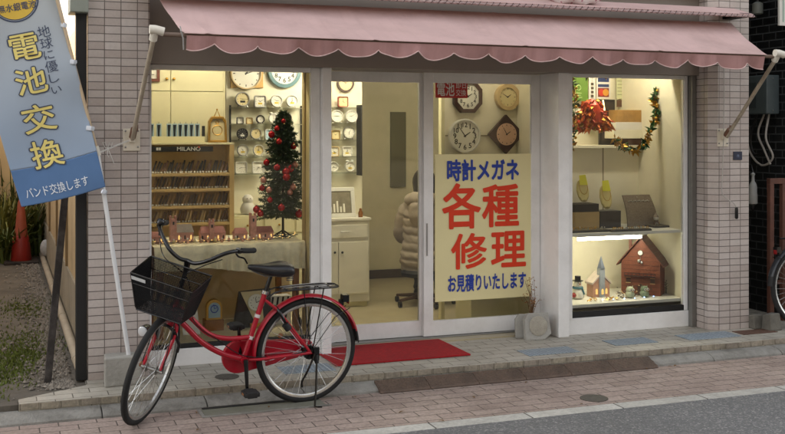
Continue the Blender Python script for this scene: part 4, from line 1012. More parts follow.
# shelf unit: glass boards on posts
SU = thing('shelf_unit', 'wall shelf unit of five glass boards between dark posts, left of the doors', 'shelf', (at(265, 0, 2.0).x, 2.05, at(265, 180, 2.0).z))
xs0, xs1 = at(232, 0, 2.0).x, at(303, 0, 2.0).x
SHZ = {}
for k, v in enumerate((107.5, 124, 140, 156.5, 173.5)):
    z = at(265, v, 2.0).z; SHZ[k] = z; g = MB(); g.box(xs0, xs1, 1.99, 2.115, z - .008, z); g.build('glass_board', M['shelfglass'], SU, bevel=.001)
for u in (231.5, 303):
    x = at(u, 0, 2.05).x; g = MB(); g.box(x - .006, x + .006, 2.095, 2.118, SHZ[4] - .05, SHZ[0] + .02); g.build('post', M['blackmat'], SU)
L5 = [
 (243, 100.5, 7.3, 'silver alarm clock with dark upper dial, first on the top glass shelf', 'round', 'silver', 'dialgold', (9, 15), 'blackdial'),
 (260.5, 101, 6, 'silver square alarm clock, second on the top glass shelf', 'square', 'silver', 'dial', (10, 10), 'yellowlabel'),
 (277, 101, 6, 'plain white round alarm clock, third on the top glass shelf', 'round', 'whitecase', 'dial', (2, 50), 'yellowlabel'),
 (292.5, 101.2, 6, 'white round clock nearest the door on the top glass shelf', 'round', 'whitecase', 'dial', (7, 0), 'yellowlabel'),
 (240.5, 119.8, 3.4, 'tiny black square clock at the left end of the second shelf', 'square', 'blackcase', 'dial', (3, 0), None),
 (249.7, 119.9, 3.2, 'tiny gold square clock beside the tiny black one', 'square', 'gold', 'dialgold', (8, 20), None),
 (260.8, 119.3, 4.2, 'small round clock with thick black rim on the second shelf', 'round', 'blackcase', 'dial', (5, 5), None),
 (274, 118.3, 5, 'round white twin bell alarm clock on the second shelf', 'round', 'whitecase', 'dial', (6, 0), None),
 (287, 118.3, 5.2, 'black round clock with black dial on the second shelf', 'round', 'blackcase', 'blackdial', (6, 0), None),
 (242.8, 134.3, 5.6, 'black alarm clock with white panel at the left end of the third shelf', 'round', 'blackcase', 'blackdial', (4, 40), 'paper'),
 (256.3, 134.2, 5.7, 'silver round clock with cream dial on the third shelf', 'round', 'silver', 'dialgold', (11, 5), None),
 (270.5, 134.4, 5.4, 'pale blue square clock behind the tree top on the third shelf', 'square', 'whitecase', 'bluedial', (1, 20), None),
 (287.5, 134.4, 5.6, 'black rimmed round clock with grey dial on the third shelf', 'round', 'blackcase', 'bluedial', (2, 10), None),
 (243.2, 150.8, 5.8, 'white round clock with yellow label at the left of the fourth shelf', 'round', 'silver', 'dial', (10, 30), 'yellowlabel'),
 (259, 150.8, 5.6, 'white round clock with cream dial beside the tree on the fourth shelf', 'round', 'whitecase', 'dialgold', (9, 0), 'yellowlabel'),
 (275, 151, 5.2, 'dark round clock behind the tree on the fourth shelf', 'round', 'blackcase', 'dial', (9, 0), None),
 (241.5, 167.2, 6, 'white rounded square clock at the left of the lowest shelf', 'square', 'whitecase', 'dial', (8, 15), None),
 (258.5, 167.2, 6, 'white rounded square clock beside the tree on the lowest shelf', 'square', 'whitecase', 'dial', (3, 35), None),
]
for i, (u, v, r, lab, sh, cs, fc, hm, bar) in enumerate(L5):
    row = 0 if i < 4 else 1 if i < 9 else 2 if i < 13 else 3 if i < 16 else 4
    # stand the clock exactly on its board
    rr = r * mpp(u, 2.02); vz = V0 - (SHZ[row] + rr * 1.13 - H) / mpp(u, 2.02) if sh == 'round' else V0 - (SHZ[row] + rr - H) / mpp(u, 2.02)
    clock(u, vz, 2.055, r, lab, sh, cs, fc, hm, bar=bar, feet=(sh == 'round'), bells=('twin bell' in lab), ink='whiteink' if fc == 'blackdial' else 'ink', rim=.22 if 'thick' in lab else .14)
# shelf unit seen through the left door
SU2 = thing('shelf_unit', 'short wall shelf unit of glass boards seen through the left sliding door', 'shelf', (at(346, 0, 2.0).x, 2.05, at(346, 180, 2.0).z))
xs0, xs1 = at(326, 0, 2.0).x, at(361, 0, 2.0).x; SH2 = {}
for k, v in enumerate((107, 123.2, 139.5, 156.5, 172.5)):
    z = at(346, v, 2.0).z; SH2[k] = z; g = MB(); g.box(xs0, xs1, 1.99, 2.115, z - .008, z); g.build('glass_board', M['shelfglass'], SU2, bevel=.001)
x = at(361.3, 0, 2.0).x; g = MB(); g.box(x - .006, x + .006, 1.99, 2.118, SH2[4] - .03, SH2[0] + .02); g.build('post', M['blackmat'], SU2)
for row, u, r, lab, sh, cs, fc, hm, bar in (
 (0, 343.5, 5.3, 'red brown rounded clock on the top shelf behind the left door', 'square', 'redcase', 'dialgold', (4, 0), None),
 (1, 337.5, 6.2, 'white round clock left of its twin on the second shelf behind the left door', 'round', 'whitecase', 'dial', (2, 45), None),
 (1, 352, 6.2, 'white round clock next to the shelf post behind the left door', 'round', 'whitecase', 'dial', (9, 10), None),
 (2, 336, 4.6, 'yellow cream square clock on the middle shelf behind the left door', 'square', 'gold', 'dialgold', (10, 8), None),
 (2, 349.5, 6.2, 'silver round clock with white dial on the middle shelf behind the left door', 'round', 'silver', 'dial', (6, 5), None),
 (3, 334.5, 5, 'yellow labelled square clock on the fourth shelf behind the left door', 'square', 'beigecase', 'dial', (5, 20), 'yellowlabel'),
 (3, 347.5, 5, 'white square clock with yellow top on the fourth shelf behind the left door', 'square', 'whitecase', 'dial', (1, 0), 'yellowlabel'),
 (4, 334, 5.2, 'round white clock on the lowest shelf behind the left door', 'round', 'whitecase', 'dial', (7, 20), None),
 (4, 350.5, 5.2, 'white twin bell clock on the lowest shelf behind the left door', 'round', 'whitecase', 'dial', (12, 30), 'yellowlabel')):
    rr = r * mpp(u, 2.02); vz = V0 - (SH2[row] + rr * (1.13 if sh == 'round' else 1) - H) / mpp(u, 2.02)
    clock(u, vz, 2.055, r, lab, sh, cs, fc, hm, bar=bar, feet=(sh == 'round'), bells='twin bell' in lab)
clock(346, 83, 2.115, 9, 'brown rimmed wall clock above the shelves behind the left door', 'round', 'browncase', 'dialgold', (10, 10), name='wall_clock', rim=.2)
# wall clocks behind the right door
G2 = 'wall clocks behind the right door'
clock(468.7, 96.5, .858, 15.6, 'octagonal wall clock in dark brown wood behind the red sticker', 'octagon', 'browncase', 'dial', (1, 55), dep=.04, rim=.24, numerals=True, name='wall_clock', aspect=1.05, group=G2)
clock(508.5, 97, .858, 13.6, 'round beige wall clock with cream dial beside the octagonal clock', 'round', 'beigecase', 'dialgold', (1, 50), dep=.04, rim=.3, name='wall_clock', group=G2)
clock(465.7, 136, .851, 17.2, 'big white round wall clock with black numerals just above the yellow poster', 'round', 'whitecase', 'dial', (1, 54), dep=.04, rim=.10, numerals=True, name='wall_clock', group=G2)
clock(506.6, 134.3, .851, 19.8, 'diamond shaped dark wood wall clock with round pinkish dial', 'diamond', 'browncase', 'pinkdial', (1, 55), dep=.035, name='wall_clock', group=G2)
p = at(534.5, 97, .858); q = mpp(534, .85)
g = MB(); g.box(p.x - 5 * q, p.x + 9 * q, .825, .857, p.z - 15.5 * q, p.z + 15.5 * q); T = thing('wall_clock', 'tall black framed wall clock half hidden by the door edge', 'clock', (p.x, .857, p.z), G2); g.build('case', M['blackcase'], T, bevel=.004)
g = MB(); g.box(p.x - 2 * q, p.x + 7 * q, .8235, .8245, p.z - 12 * q, p.z + 12 * q); g.build('face', M['dialgold'], T)
clock(540, 138, .851, 9, 'black round wall clock half hidden by the door edge', 'round', 'blackcase', 'dialgold', (8, 0), dep=.04, rim=.3, name='wall_clock', group=G2)

# ------------------------------------------------------------------ writing on the doors
def paper(x0, x1, z0, z1, y, name, label, m, cat, bend=.0):
    T = thing(name, label, cat, ((x0 + x1) / 2, y, z0))
    g = MB(); n = 8
    pts = []
    for k in (0, .0012):
        for i in range(n + 1): pts += [(x0 + (x1 - x0) * i / n, y + k - bend * math.sin(PI * i / n), z0), (x0 + (x1 - x0) * i / n, y + k - bend * .4 * math.sin(PI * i / n), z1)]
    w = 2 * (n + 1); fs = []
    for i in range(n):
        a = 2 * i; fs += [(a, a + 2, a + 3, a + 1), (w + a, w + a + 1, w + a + 3, w + a + 2), (a, w + a, w + a + 2, a + 2), (a + 1, a + 3, w + a + 3, w + a + 1)]
    fs += [(0, 1, w + 1, w), (2 * n, w + 2 * n, w + 2 * n + 1, 2 * n + 1)]
    g.add(pts, fs); g.build('sheet', m, T, True); return T
YD = .288                                                    # just in front of the right door's pane
x0, x1, z0, z1 = rect(435, 154, 533, 299, YD)
PO = paper(x0, x1, z0, z1, YD, 'door_poster', 'big yellow paper poster with red and blue brush lettering on the right door', M['yellowposter'], 'poster', .002)
def lettering(s, u0, v0, u1, v1, Y, m, parent, bold=.0):
    a, b, c, d = rect(u0, v0, u1, v1, Y); text_mb(s, a, b, c, d, Y, bold).build('lettering', m, parent)
YT = YD - .0045
lettering('時計メガネ', 447, 159, 519, 181, YT, M['blue'], PO, .035)
lettering('各', 442, 183, 481, 229, YT, M['redink'], PO, .022); lettering('種', 482, 184, 519, 227, YT, M['redink'], PO, .022)
lettering('修', 451, 233, 487, 269, YT, M['redink'], PO, .022); lettering('理', 491, 231, 526, 267, YT, M['redink'], PO, .022)
lettering('お見積りいたします', 448, 273, 526, 290.5, YT, M['blue'], PO, .03)
x0, x1, z0, z1 = rect(435.5, 79.5, 467.5, 98, YD)
ST_ = paper(x0, x1, z0, z1, YD, 'battery_sticker', 'small red sticker with white lettering near the top of the right door', mat('red_sticker', '#b02420', .5, .05, 10), 'sticker')
lettering('電池', 437, 82, 454.5, 96, YD - .002, M['whiteink'], ST_, .012)
lettering('即日', 456, 82, 466, 88.5, YD - .002, M['whiteink'], ST_, .0); lettering('交換', 456, 89.5, 466, 96, YD - .002, M['whiteink'], ST_, .0)

# ------------------------------------------------------------------ left display: cupboards, rack and straps
xa, xb = at(140, 0, 1.0).x, at(225.5, 0, 1.0).x
CB = thing('wall_cupboard', 'cream wall cupboard with two doors and small dark knobs above the rack', 'cupboard', ((xa + xb) / 2, 1.0, 1.47))
zs = at(185, 91.5, 1.0).z; zl = at(185, 144, 1.0).z
g = MB(); g.box(.66, xb, 1.008, 1.30, zl, 2.2); g.build('carcass', M['cream'], CB)
xm = at(170.5, 0, 1.0).x
for (a, b, c, d, nm) in ((.70, xm - .002, zs + .002, 2.2, 'door'), (xm + .002, xb - .02, zs + .002, 2.2, 'door'), (.70, xm - .002, zl + .02, zs - .002, 'lower_panel'), (xm + .002, xb - .02, zl + .02, zs - .002, 'lower_panel')):
    g = MB(); g.box(a, b, .99, 1.007, c, d); dd = g.build(nm, M['cream'], CB, bevel=.003)
    if nm == 'door':
        k = at(166.5 if a < 1 else 173.8, 79, .985); g = MB(); g.lathe([(.004, 0), (.004, .012), (.011, .014), (.011, .022), (.004, .026)], (k.x, .99, k.z), 12, 'y'); g.build('knob', M['gold'], dd, True)
    else:
        pass
p = at(153, 72, .97); T = thing('framed_picture', 'small picture in a red brown frame at the top left of the window', 'picture', (p.x, .98, p.z))
x0, x1, z0, z1 = rect(138, 60, 160, 81.5, .965)
g = MB(); g.box(x0, x1, .965, .988, z0, z0 + .022); g.box(x0, x1, .965, .988, z1 - .022, z1); g.box(x0, x0 + .022, .965, .988, z0 + .022, z1 - .022); g.box(x1 - .022, x1, .965, .988, z0 + .022, z1 - .022); g.build('frame', mat('red_brown_frame', '#6a3420', .4, .2, 10), T, bevel=.002)
g = MB(); g.box(x0 + .022, x1 - .022, .98, .985, z0 + .022, z1 - .022); pc = g.build('print', M['dial'], T)
g = MB()
for k in range(4): g.box(x0 + .04, x1 - .04, .978, .9795, z0 + .05 + k * .035, z0 + .055 + k * .035)
g.build('print_lines', M['ink'], pc)
# rack
xr0, xr1 = at(140, 0, .9).x, at(231.5, 0, .9).x
RK = thing('strap_rack', 'honey coloured wooden rack with four sloping tiers for watch straps', 'rack', ((xr0 + xr1) / 2, .9, at(190, 232, .9).z))
zt = at(190, 144.5, .9).z; zb = at(190, 236, .9).z
g = MB(); g.box(xr0, xr1 - .02, .94, .96, zb, zt - .003); g.build('back', M['rackwood'], RK)
g = MB(); g.box(xr1 - .035, xr1, .80, .961, zb, zt - .002); g.build('end_panel', M['rackwood'], RK, bevel=.004)
g = MB(); g.box(xr0, xr1, .80, .962, zt, zt + .014); g.build('top_board', M['cream'], RK, bevel=.002)
tiers = []
for k, v in enumerate((174.5, 190, 207, 224)):
    z = at(190, v, .80).z; tiers.append(z)
    g = MB(); g.profile([(.80, z - .012), (.80, z + .006), (.938, z + .018), (.938, z + .004)], xr0, xr1 - .036); g.build('tier', M['rackwood'], RK, bevel=.001)
# black strip with white lettering on top
x0, x1, z0, z1 = rect(140, 146.5, 213, 151.8, .795)
SG = thing('header_strip', 'black sign strip with small white letters along the top of the wooden rack', 'sign', ((x0 + x1) / 2, .797, z0))
g = MB(); g.box(x0, x1, .790, .797, z0, z1); g.build('strip', M['blackmat'], SG)
a = at(177, 149, .789); b = at(200.5, 149, .789); text_mb('MILANO', a.x, b.x, a.z - .014, a.z + .015, .7885, .01).build('lettering', M['whiteink'], SG)
a = at(158, 149, .789); text_mb('■■', a.x - .012, a.x + .02, a.z - .01, a.z + .01, .7885).build('lettering', M['whiteink'], SG)
g = MB(); a = at(199, 147.2, .788); g.ball(a, .006, 8, 6); g.build('red_dot', M['redink'], SG, True)
# straps leaning on the tiers, each one its own
def strap_proto(m, label, group, seed):
    T = thing('watch_strap', label, 'watch strap', (0, 0, 0), group)
    g = MB(); L_ = .10; tilt = Matrix.Rotation(rad(-26), 4, 'X') @ Matrix.Rotation(rad(19), 4, 'Y')
    g.box(-.0066, .0066, -.0015, .0015, .008, L_, tilt); g.tube([tilt @ Vector((-.007, 0, L_)), tilt @ Vector((.007, 0, L_))], .0028, 6)
    g.build('band', m, T, bevel=.001)
    g = MB(); g.box(-.0055, .0055, -.003, .001, -.001, .012, tilt); g.build('price_tag', M['paper'], T)
    return T
SP = [(('black', '#17130f'), ('chestnut brown', '#5a3a20')), (('dark brown', '#2c1b10'), ('tan', '#86683c')), (('greyish brown', '#4a3a28'), ('honey coloured', '#9a7a48')), (('brown', '#553c22'), ('pale straw coloured', '#b59d6c'))]
ww = xr1 - .04 - xr0 - .07
for k, pair in enumerate(SP):
    protos = []
    for nm, c1 in pair:
        lab = '%s watch strap in the row on the %s tier of the wooden rack' % (nm, ('top', 'second', 'third', 'lowest')[k])
        protos.append(strap_proto(mat('strap_' + nm.replace(' ', '_'), c1, .6, .3, 40), lab, 'watch straps on the wooden rack', k))
    n = 26; used = [0, 0]
    for i in range(n):
        w_ = 1 if (i * 7 + k * 3) % 5 in (1, 3) else 0
        loc = (xr0 + .08 + ww * i / n + random.uniform(-.004, .004), .835 + random.uniform(-.008, .008), tiers[k] + .012)
        if not used[w_]: q = protos[w_]; q.location = loc; used[w_] = 1
        else: q = dup(protos[w_], loc)
        q.scale = (1, 1, random.uniform(.80, 1.05)); q.rotation_euler.z = random.uniform(-.15, .15)
# blister cards of blue straps above
xg = at(146, 115, .93).x; zc = zt + .016
def card():
    T = thing('strap_card', 'pale blue hanging card with a dark strap, standing in the row above the rack', 'card', (0, 0, 0), 'blue strap cards above the rack')
    w, h = .0185, .138
    g = MB(); g.box(-w, w, .003, .006, 0, h); g.build('card', mat('pale_blue_card', '#9db6c4', .4, .1, 14), T, bevel=.001)
    g = MB(); g.prism([(-.007, .012), (.004, .012), (.006, h * .55), (.012, h - .008), (-.012, h - .008), (-.009, h * .55)], -.004, .002); g.build('strap', mat('dark_navy_strap', '#1a222a', .5, .2, 20), T, bevel=.003)
    g = MB(); g.tube([(0, .004, h - .001), (0, .004, h + .013)], .002, 5); g.build('hook', M['steel'], T)
    return T
cd = card()
for i, u in enumerate((151.5, 159, 169.2, 174.8, 180.4, 186, 191.6, 197.4)):
    x = at(u, 125, .90).x
    if i == 0: cd.location = (x, .90, zc)
    else: dup(cd, (x, .90 , zc))
a = at(203.4, 125, .9); T = thing('strap_card', 'narrow black strap on a clear card at the right end of the blue strap cards', 'card', (a.x, .9, zc), 'blue strap cards above the rack')
g = MB(); g.box(a.x - .012, a.x + .012, .896, .902, zc, zc + .122); g.build('strap', M['blackmat'], T, bevel=.003)
x0, x1, z0, z1 = rect(140, 135, 205, 143.6, .86)
T = thing('card_tray', 'long cream tray holding the blue strap cards on top of the rack', 'tray', ((x0 + x1) / 2, .88, zt + .0145)); g = MB(); g.box(x0, x1, .86, .894, zt + .0145, zt + .06); g.build('front_board', M['cream'], T, bevel=.002)
# gold framed clock
u, v = 217.5, 129.5
p = at(u, v, .86); q = mpp(u, .86)
T = thing('gold_table_clock', 'gold framed table clock with top handle on the corner of the rack', 'clock', (p.x, .88, zt + .0145))
zb_ = zt + .0145; w = 9.6 * q; h = 26 * q
g = MB(); O = [(-w, 0), (w, 0), (w * .93, h * .82), (w * .6, h), (-w * .6, h), (-w * .93, h * .82)]; I = [(x * .78, z * .8 + h * .09) for x, z in O]
vs = [(p.x + x, .850, zb_ + z) for x, z in O] + [(p.x + x, .850, zb_ + z) for x, z in I] + [(p.x + x, .90, zb_ + z) for x, z in O] + [(p.x + x, .90, zb_ + z) for x, z in I]; n = 6; fs = []
for i in range(n):
    j = (i + 1) % n; fs += [(i, j, n + j, n + i), (2 * n + i, 3 * n + i, 3 * n + j, 2 * n + j), (i, 2 * n + i, 2 * n + j, j), (n + i, n + j, 3 * n + j, 3 * n + i)]
g.add(vs, fs); g.build('frame', M['gold'], T, bevel=.003)
g = MB(); g.prism([(p.x + x, zb_ + z) for x, z in I], .868, .872); g.build('face', M['dialgold'], T)
g = MB(); g.torus((p.x, .866, zb_ + h * .47), w * .5, .003, n=24, k=6); g.torus((p.x, .866, zb_ + h * .78), w * .16, .003, n=16, k=6); g.build('dial_ring', M['gold'], T, True)
g = MB(); g.tube([(p.x - w * .3, .875, zb_ + h), (p.x, .875, zb_ + h + 6.5 * q), (p.x + w * .3, .875, zb_ + h)], .004, 6); g.ball((p.x, .875, zb_ + h + 7 * q), .007, 8, 6); g.build('handle', M['gold'], T, True)
# cream boxes and drawers under the shelves
xc0, xc1 = at(229, 0, 1.95).x, at(322, 0, 1.95).x
ztop = at(265, 214, 1.95).z
CH = thing('drawer_chest', 'cream drawer chest under the clock shelves behind the christmas tree', 'drawers', ((xc0 + xc1) / 2, 2.0, .012))
g = MB(); g.box(xc0, xc1, 1.86, 2.118, .012, ztop); g.build('carcass', M['cream'], CH, bevel=.004)
for i in range(3):
    for j in range(4):
        a = xc0 + (xc1 - xc0) * (i + .04) / 3; b = xc0 + (xc1 - xc0) * (i + .96) / 3; g = MB(); zz = ztop - .02 - j * .15; g.box(a, b, 1.845, 1.859, zz - .135, zz); dr = g.build('drawer', M['cream'], CH, bevel=.003)
        g = MB(); g.ball(((a + b) / 2, 1.838, zz - .065), .010, 8, 6); g.build('knob', M['gold'], dr, True)
# white snowman by the tree
p = at(248.5, 213, 1.9); q = mpp(248, 1.9)
T = thing('snowman_ornament', 'plain white snowman ornament standing on the drawer chest behind the tree', 'ornament', (p.x, 1.93, ztop))
g = MB(); g.lathe([(.01, 0), (.058, .01), (.066, .05), (.05, .09), (.038, .103), (.046, .12), (.045, .145), (.025, .168), (.004, .174)], (p.x, 1.93, ztop), 18); g.build('body', M['paper'], T, True)
g = MB()
for s in (-1, 1): g.ball((p.x + s * .014, 1.888, ztop + .14), .005, 6, 5)
g.build('eyes', M['ink'], T, True)
for i, (u0, u1, v0, lab) in enumerate(((236, 247, 204, 'small cream carton left of the white snowman'), (262, 284, 206, 'wide cream carton behind the tree trunk'), (286, 300, 207, 'cream carton right of the tree trunk'))):
    a = at(u0, 214, 1.9).x; b = at(u1, 214, 1.9).x; zz = at(u0, v0, 1.9).z
    if i == 0: continue
    g = MB(); g.box(a, b, 1.9, 2.0, ztop, zz); tag(g.build('carton', M['cream2'], None, bevel=.002), lab, 'box')
# ------------------------------------------------------------------ table with the draped cloth
M['cloth'] = mat('cream_lace_cloth', '#ece0bd', .9, .10, 30, .25, bscale=120)
tx0, tx1 = .96, 2.0; ZT = at(230, 243, .16).z - .012
TB_ = thing('display_table', 'wooden display table under the cream cloth in the left window', 'table', (1.48, .5, .14))
g = MB(); g.box(tx0 + .02, tx1 - .02, .21, .78, ZT - .03, ZT - .006); g.build('table_top', M['wood'], TB_)
for x in (tx0 + .05, tx1 - .05):
    for y in (.25, .74): g = MB(); g.box(x - .02, x + .02, y - .02, y + .02, .141, ZT - .031); g.build('leg', M['wood'], TB_)
g = MB(); nu, nv = 110, 40; vs = []
def clothpt(s, t, o):
    x = tx0 + (tx1 - tx0) * s
    drop = .135 + .045 * s + .012 * math.sin(s * 11 + 1)
    top = .60; tot = top + drop + .02
    d = t * tot
    amp = 0
    if d < top: y = .79 - d; z = ZT + .004 * math.sin(x * 40) * math.sin(d * 30)
    else:
        e = d - top; a = min(1, e / .05); amp = min(1, e / .10)
        y = .19 - .022 * a - .016 * amp * math.sin(x * 62 + 2.2 * math.sin(x * 13)) - .010 * amp * math.sin(x * 27 + 1); z = ZT - .008 * a - max(0, e - .012)
    return Vector((x, y - o, z + (o if d < top else 0)))
for o in (0, .002):
    for i in range(nu + 1):
        for j in range(nv + 1): vs.append(clothpt(i / nu, (j / nv) ** .72 if j else 0, o))
w = nv + 1; k = (nu + 1) * w; fs = []
for i in range(nu):
    for j in range(nv): a = i * w + j; fs += [(a, a + w, a + w + 1, a + 1), (k + a, k + a + 1, k + a + w + 1, k + a + w)]
for i in range(nu): a = i * w + nv; fs.append((a, a + w, k + a + w, k + a)); a = i * w; fs.append((a, k + a, k + a + w, a + w))
g.add(vs, fs); o = g.build('table_cloth', M['cloth'], None, True); tag(o, 'cream cloth draped over the display table in the left window', 'tablecloth')
# pink ceramic houses
M['terracotta'] = mat('pink_terracotta', '#bd8a7c', .7, .3, 25, .3); M['terraroof'] = mat('dull_pink_roof', '#a5695e', .7, .2, 30, .3); M['greyroof'] = mat('grey_ceramic_roof', '#8f8378', .7, .15, 25, .2)
M['glow'] = emit('warm_lit_window', '#ffc873', .28)
ZC = ZT + .007
def chouse(u0, u1, vr, Y, label, roof='terraroof', tower=None, tv=None, tw=.022):
    x0, x1 = at(u0, 240, Y).x, at(u1, 240, Y).x; zr = at((u0 + u1) / 2, vr, Y).z
    T = thing('ceramic_house', label, 'ornament', ((x0 + x1) / 2, Y + .03, ZC), 'pink ceramic houses on the cloth')
    h = zr - ZC; d = .07; wz = ZC + h * .55
    g = MB(); g.box(x0 + .004, x1 - .004, Y, Y + d, ZC, wz); g.prism([(x0 + .004, wz), (x1 - .004, wz), (x1 - .012, wz + .001), (x0 + .012, wz + .001)], Y, Y + d); g.build('wall', M['terracotta'], T, bevel=.003)
    g = MB(); g.add([(x0, Y - .008, wz), (x1, Y - .008, wz), (x1, Y + d + .008, wz), (x0, Y + d + .008, wz), (x0 + .012, Y + d / 2, zr), (x1 - .012, Y + d / 2, zr)], [(0, 1, 5, 4), (2, 3, 4, 5), (1, 2, 5), (3, 0, 4), (0, 3, 2, 1)]); g.build('roof', M[roof], T, bevel=.002)
    n = max(2, int((x1 - x0) / .035))
    for i in range(n):
        xc = x0 + (x1 - x0) * (i + .5) / n; g = MB(); g.prism([(xc - .005, ZC + h * .16), (xc + .005, ZC + h * .16), (xc + .005, ZC + h * .36), (xc, ZC + h * .42), (xc - .005, ZC + h * .36)], Y - .002, Y + .001); g.build('window', M['glow'] if i % 2 else M['ink'], T)
    if tower is not None:
        a = at(tower, 240, Y - .01); zz = at(tower, tv, Y).z; tw_ = tw
        g = MB(); g.box(a.x - tw_, a.x + tw_, Y - .012, Y + .04, ZC, zz - .02); 
        for s in (-1, 1): g.box(a.x + s * tw_ * .75 - tw_ * .25, a.x + s * tw_ * .75 + tw_ * .25, Y - .012, Y + .04, zz - .019, zz)
        tt = g.build('tower', M['terracotta'], T, bevel=.002)
        g = MB(); g.box(a.x - .006, a.x + .006, Y - .014, Y - .0125, zz - .06, zz - .038); g.build('tower_window', M['ink'], tt)
    return T
chouse(150, 165, 232, .34, 'low pink ceramic cottage nearest the left pillar on the cloth')
chouse(170, 194, 224.5, .36, 'pink ceramic house with grey roof and a tall side tower', 'greyroof', 173.5, 216)
chouse(200, 226, 226.5, .36, 'wide pink ceramic house with a square tower rising behind its middle', 'terraroof', 212, 219, .017)
chouse(234, 248, 228, .36, 'small pink ceramic house with steep roof between the wide house and the church')
chouse(251, 274, 226.5, .38, 'pink ceramic church with tall tower next to the tree foot', 'terraroof', 253.5, 213)
# tiny figurines between the houses
def figurine(m, label):
    T = thing('tiny_figurine', label, 'ornament', (0, 0, 0), 'tiny figurines among the pink houses')
    g = MB(); g.lathe([(.008, 0), (.012, .004), (.008, .020), (.004, .024)], (0, 0, 0), 10); g.build('body', m, T, True)
    g = MB(); g.ball((0, 0, .029), .0062, 8, 6); g.build('head', M['paper'], T, True); return T
fa = figurine(mat('rose_figurine_glaze', '#b98a72', .5, .3, 60), 'tiny rose brown figurine standing among the pink ceramic houses'); fb = figurine(mat('straw_figurine_glaze', '#c9b37a', .5, .3, 60), 'tiny straw coloured figurine standing among the pink ceramic houses')
for i in range(18):
    u_ = 153 + i * 6.9; y_ = .30 + .022 * math.sin(i * 2.3); x_ = at(u_, 240, y_).x; loc = (x_, y_, ZC); f_ = fa if i % 3 else fb
    if i == 0: fb.location = loc
    elif i == 1: fa.location = loc
    else:
        d_ = dup(f_, loc); d_.scale = (1, 1, .8 + .45 * ((i * 5) % 7) / 7)
# sparkling bits and a light string across the cloth
g = MB(); rnd = random.Random(5); 
pts = [Vector((at(152 + 140 * i / 40, 240, .27).x, .27 + .03 * math.sin(i * 1.3), ZC + .008 + .006 * abs(math.sin(i * 2.1)))) for i in range(41)]
LS = thing('light_string', 'string of tiny warm lights lying along the cloth before the pink houses', 'lights', tuple(pts[20]))
g.tube(pts, .0022, 5); g.build('cable', mat('dark_green_cable', '#1f2a1a', .6, .1, 10), LS, True)
for i in range(1, 40, 2):
    g = MB(); g.ball(pts[i] + Vector((0, -.004, .006)), .0042, 6, 5); g.build('bulb', M['glow'], LS, True)
for i in range(16):                                  # pale pebbles of fake snow
    pass
# ------------------------------------------------------------------ christmas tree
tx = at(283, 0, .47); TXP = Vector((tx.x, .47, ZC)); TH_ = at(283, 106, .47).z - ZC; q = mpp(283, .47)
XT = thing('christmas_tree', 'small decorated christmas tree with red baubles on the window cloth', 'christmas tree', tuple(TXP))
g = MB(); g.tube([TXP + Vector((0, 0, .0)), TXP + Vector((0, 0, TH_ * .96))], [.010, .004], 8)
for i in range(3): a = i * 2.1 + .5; g.tube([TXP + Vector((0, 0, .05)), TXP + Vector((math.cos(a) * .075, math.sin(a) * .075, .006))], .006, 6)
g.build('trunk', M['blackmat'], XT, True)
rnd = random.Random(11); g = MB(); tips = []
prof = [(.13, 25), (.24, 26.5), (.33, 23), (.43, 23), (.53, 19), (.63, 16), (.72, 15), (.80, 12), (.88, 8.5), (.95, 4)]
def trad(t):
    for (a, ra), (b, rb) in zip(prof, prof[1:]):
        if a <= t <= b: return (ra + (rb - ra) * (t - a) / (b - a)) * q
    return 3 * q
for i in range(290):
    t = .15 + .81 * (i / 290); a = i * 2.399; L_ = trad(t) * rnd.uniform(.72, 1.12)
    s = TXP + Vector((0, 0, TH_ * t)); d = Vector((math.cos(a), math.sin(a), 0)); e = s + d * L_ + Vector((0, 0, L_ * rnd.uniform(-.22, .12)))
    tips.append(e); g.tube([s, e], [.0022, .0012], 4)
    nn = int(24 + L_ * 480); sd = Vector((-d.y, d.x, 0))
    for k in range(nn):
        f = rnd.uniform(.15, 1.04); c = s.lerp(e, f); th = rnd.random() * 2 * PI; v_ = (sd * math.cos(th) + Vector((0, 0, 1)) * math.sin(th)) * .8 + d * .65; v_.normalize()
        l = rnd.uniform(.016, .03); w_ = v_.cross(Vector((rnd.random(), rnd.random(), rnd.random()))).normalized() * .0036
        g.add([c - w_, c + w_, c + v_ * l], [(0, 1, 2)])
g.build('foliage', mat('dark_fir_needles', '#34482a', .6, .35, 20), XT)
M['bauble'] = mat('red_bauble', '#a80f16', .12, .05, 10, metal=.4); M['pinkbauble'] = mat('rose_gold_bauble', '#c99080', .15, .05, 10, metal=.6)
BA = [(271.5, 134.5, 3.4, 1), (277, 128.5, 2.7, 1), (279, 141.5, 3, 1), (293.5, 146.5, 3, 1), (266.5, 162.5, 3.3, 1), (277, 167.5, 3.4, 1), (286, 172, 4, 1), (286.5, 177.2, 4, 1), (290.5, 169, 3.4, 1), (263.5, 180, 3.2, 0), (269, 190, 3.2, 0), (262, 188, 3, 1), (293, 187, 3.2, 0), (290, 192.5, 3, 0), (281.5, 207.5, 3.6, 1), (256.5, 209.5, 3.6, 1), (260.5, 213.5, 3.4, 1), (299, 214, 3.8, 1), (295, 165, 3.2, 0), (283.5, 121, 2.4, 1), (270, 200, 2.8, 1)]
for (u, v, r, k) in BA:
    p = at(u, v, .47); z = p.z; rr = max(.02, trad(min(.95, max(.2, (z - ZC) / TH_)))); dx = p.x - TXP.x; dy = -math.sqrt(max(rr * rr - dx * dx, .0004)) * .9
    p = at(u, v, .47 + dy); g = MB(); g.ball(p, r * q, 14, 10); g.tube([p + Vector((0, 0, r * q * .9)), p + Vector((0, 0, r * q * 1.25))], r * q * .25, 6); g.build('bauble', M['bauble'] if k else M['pinkbauble'], XT, True)
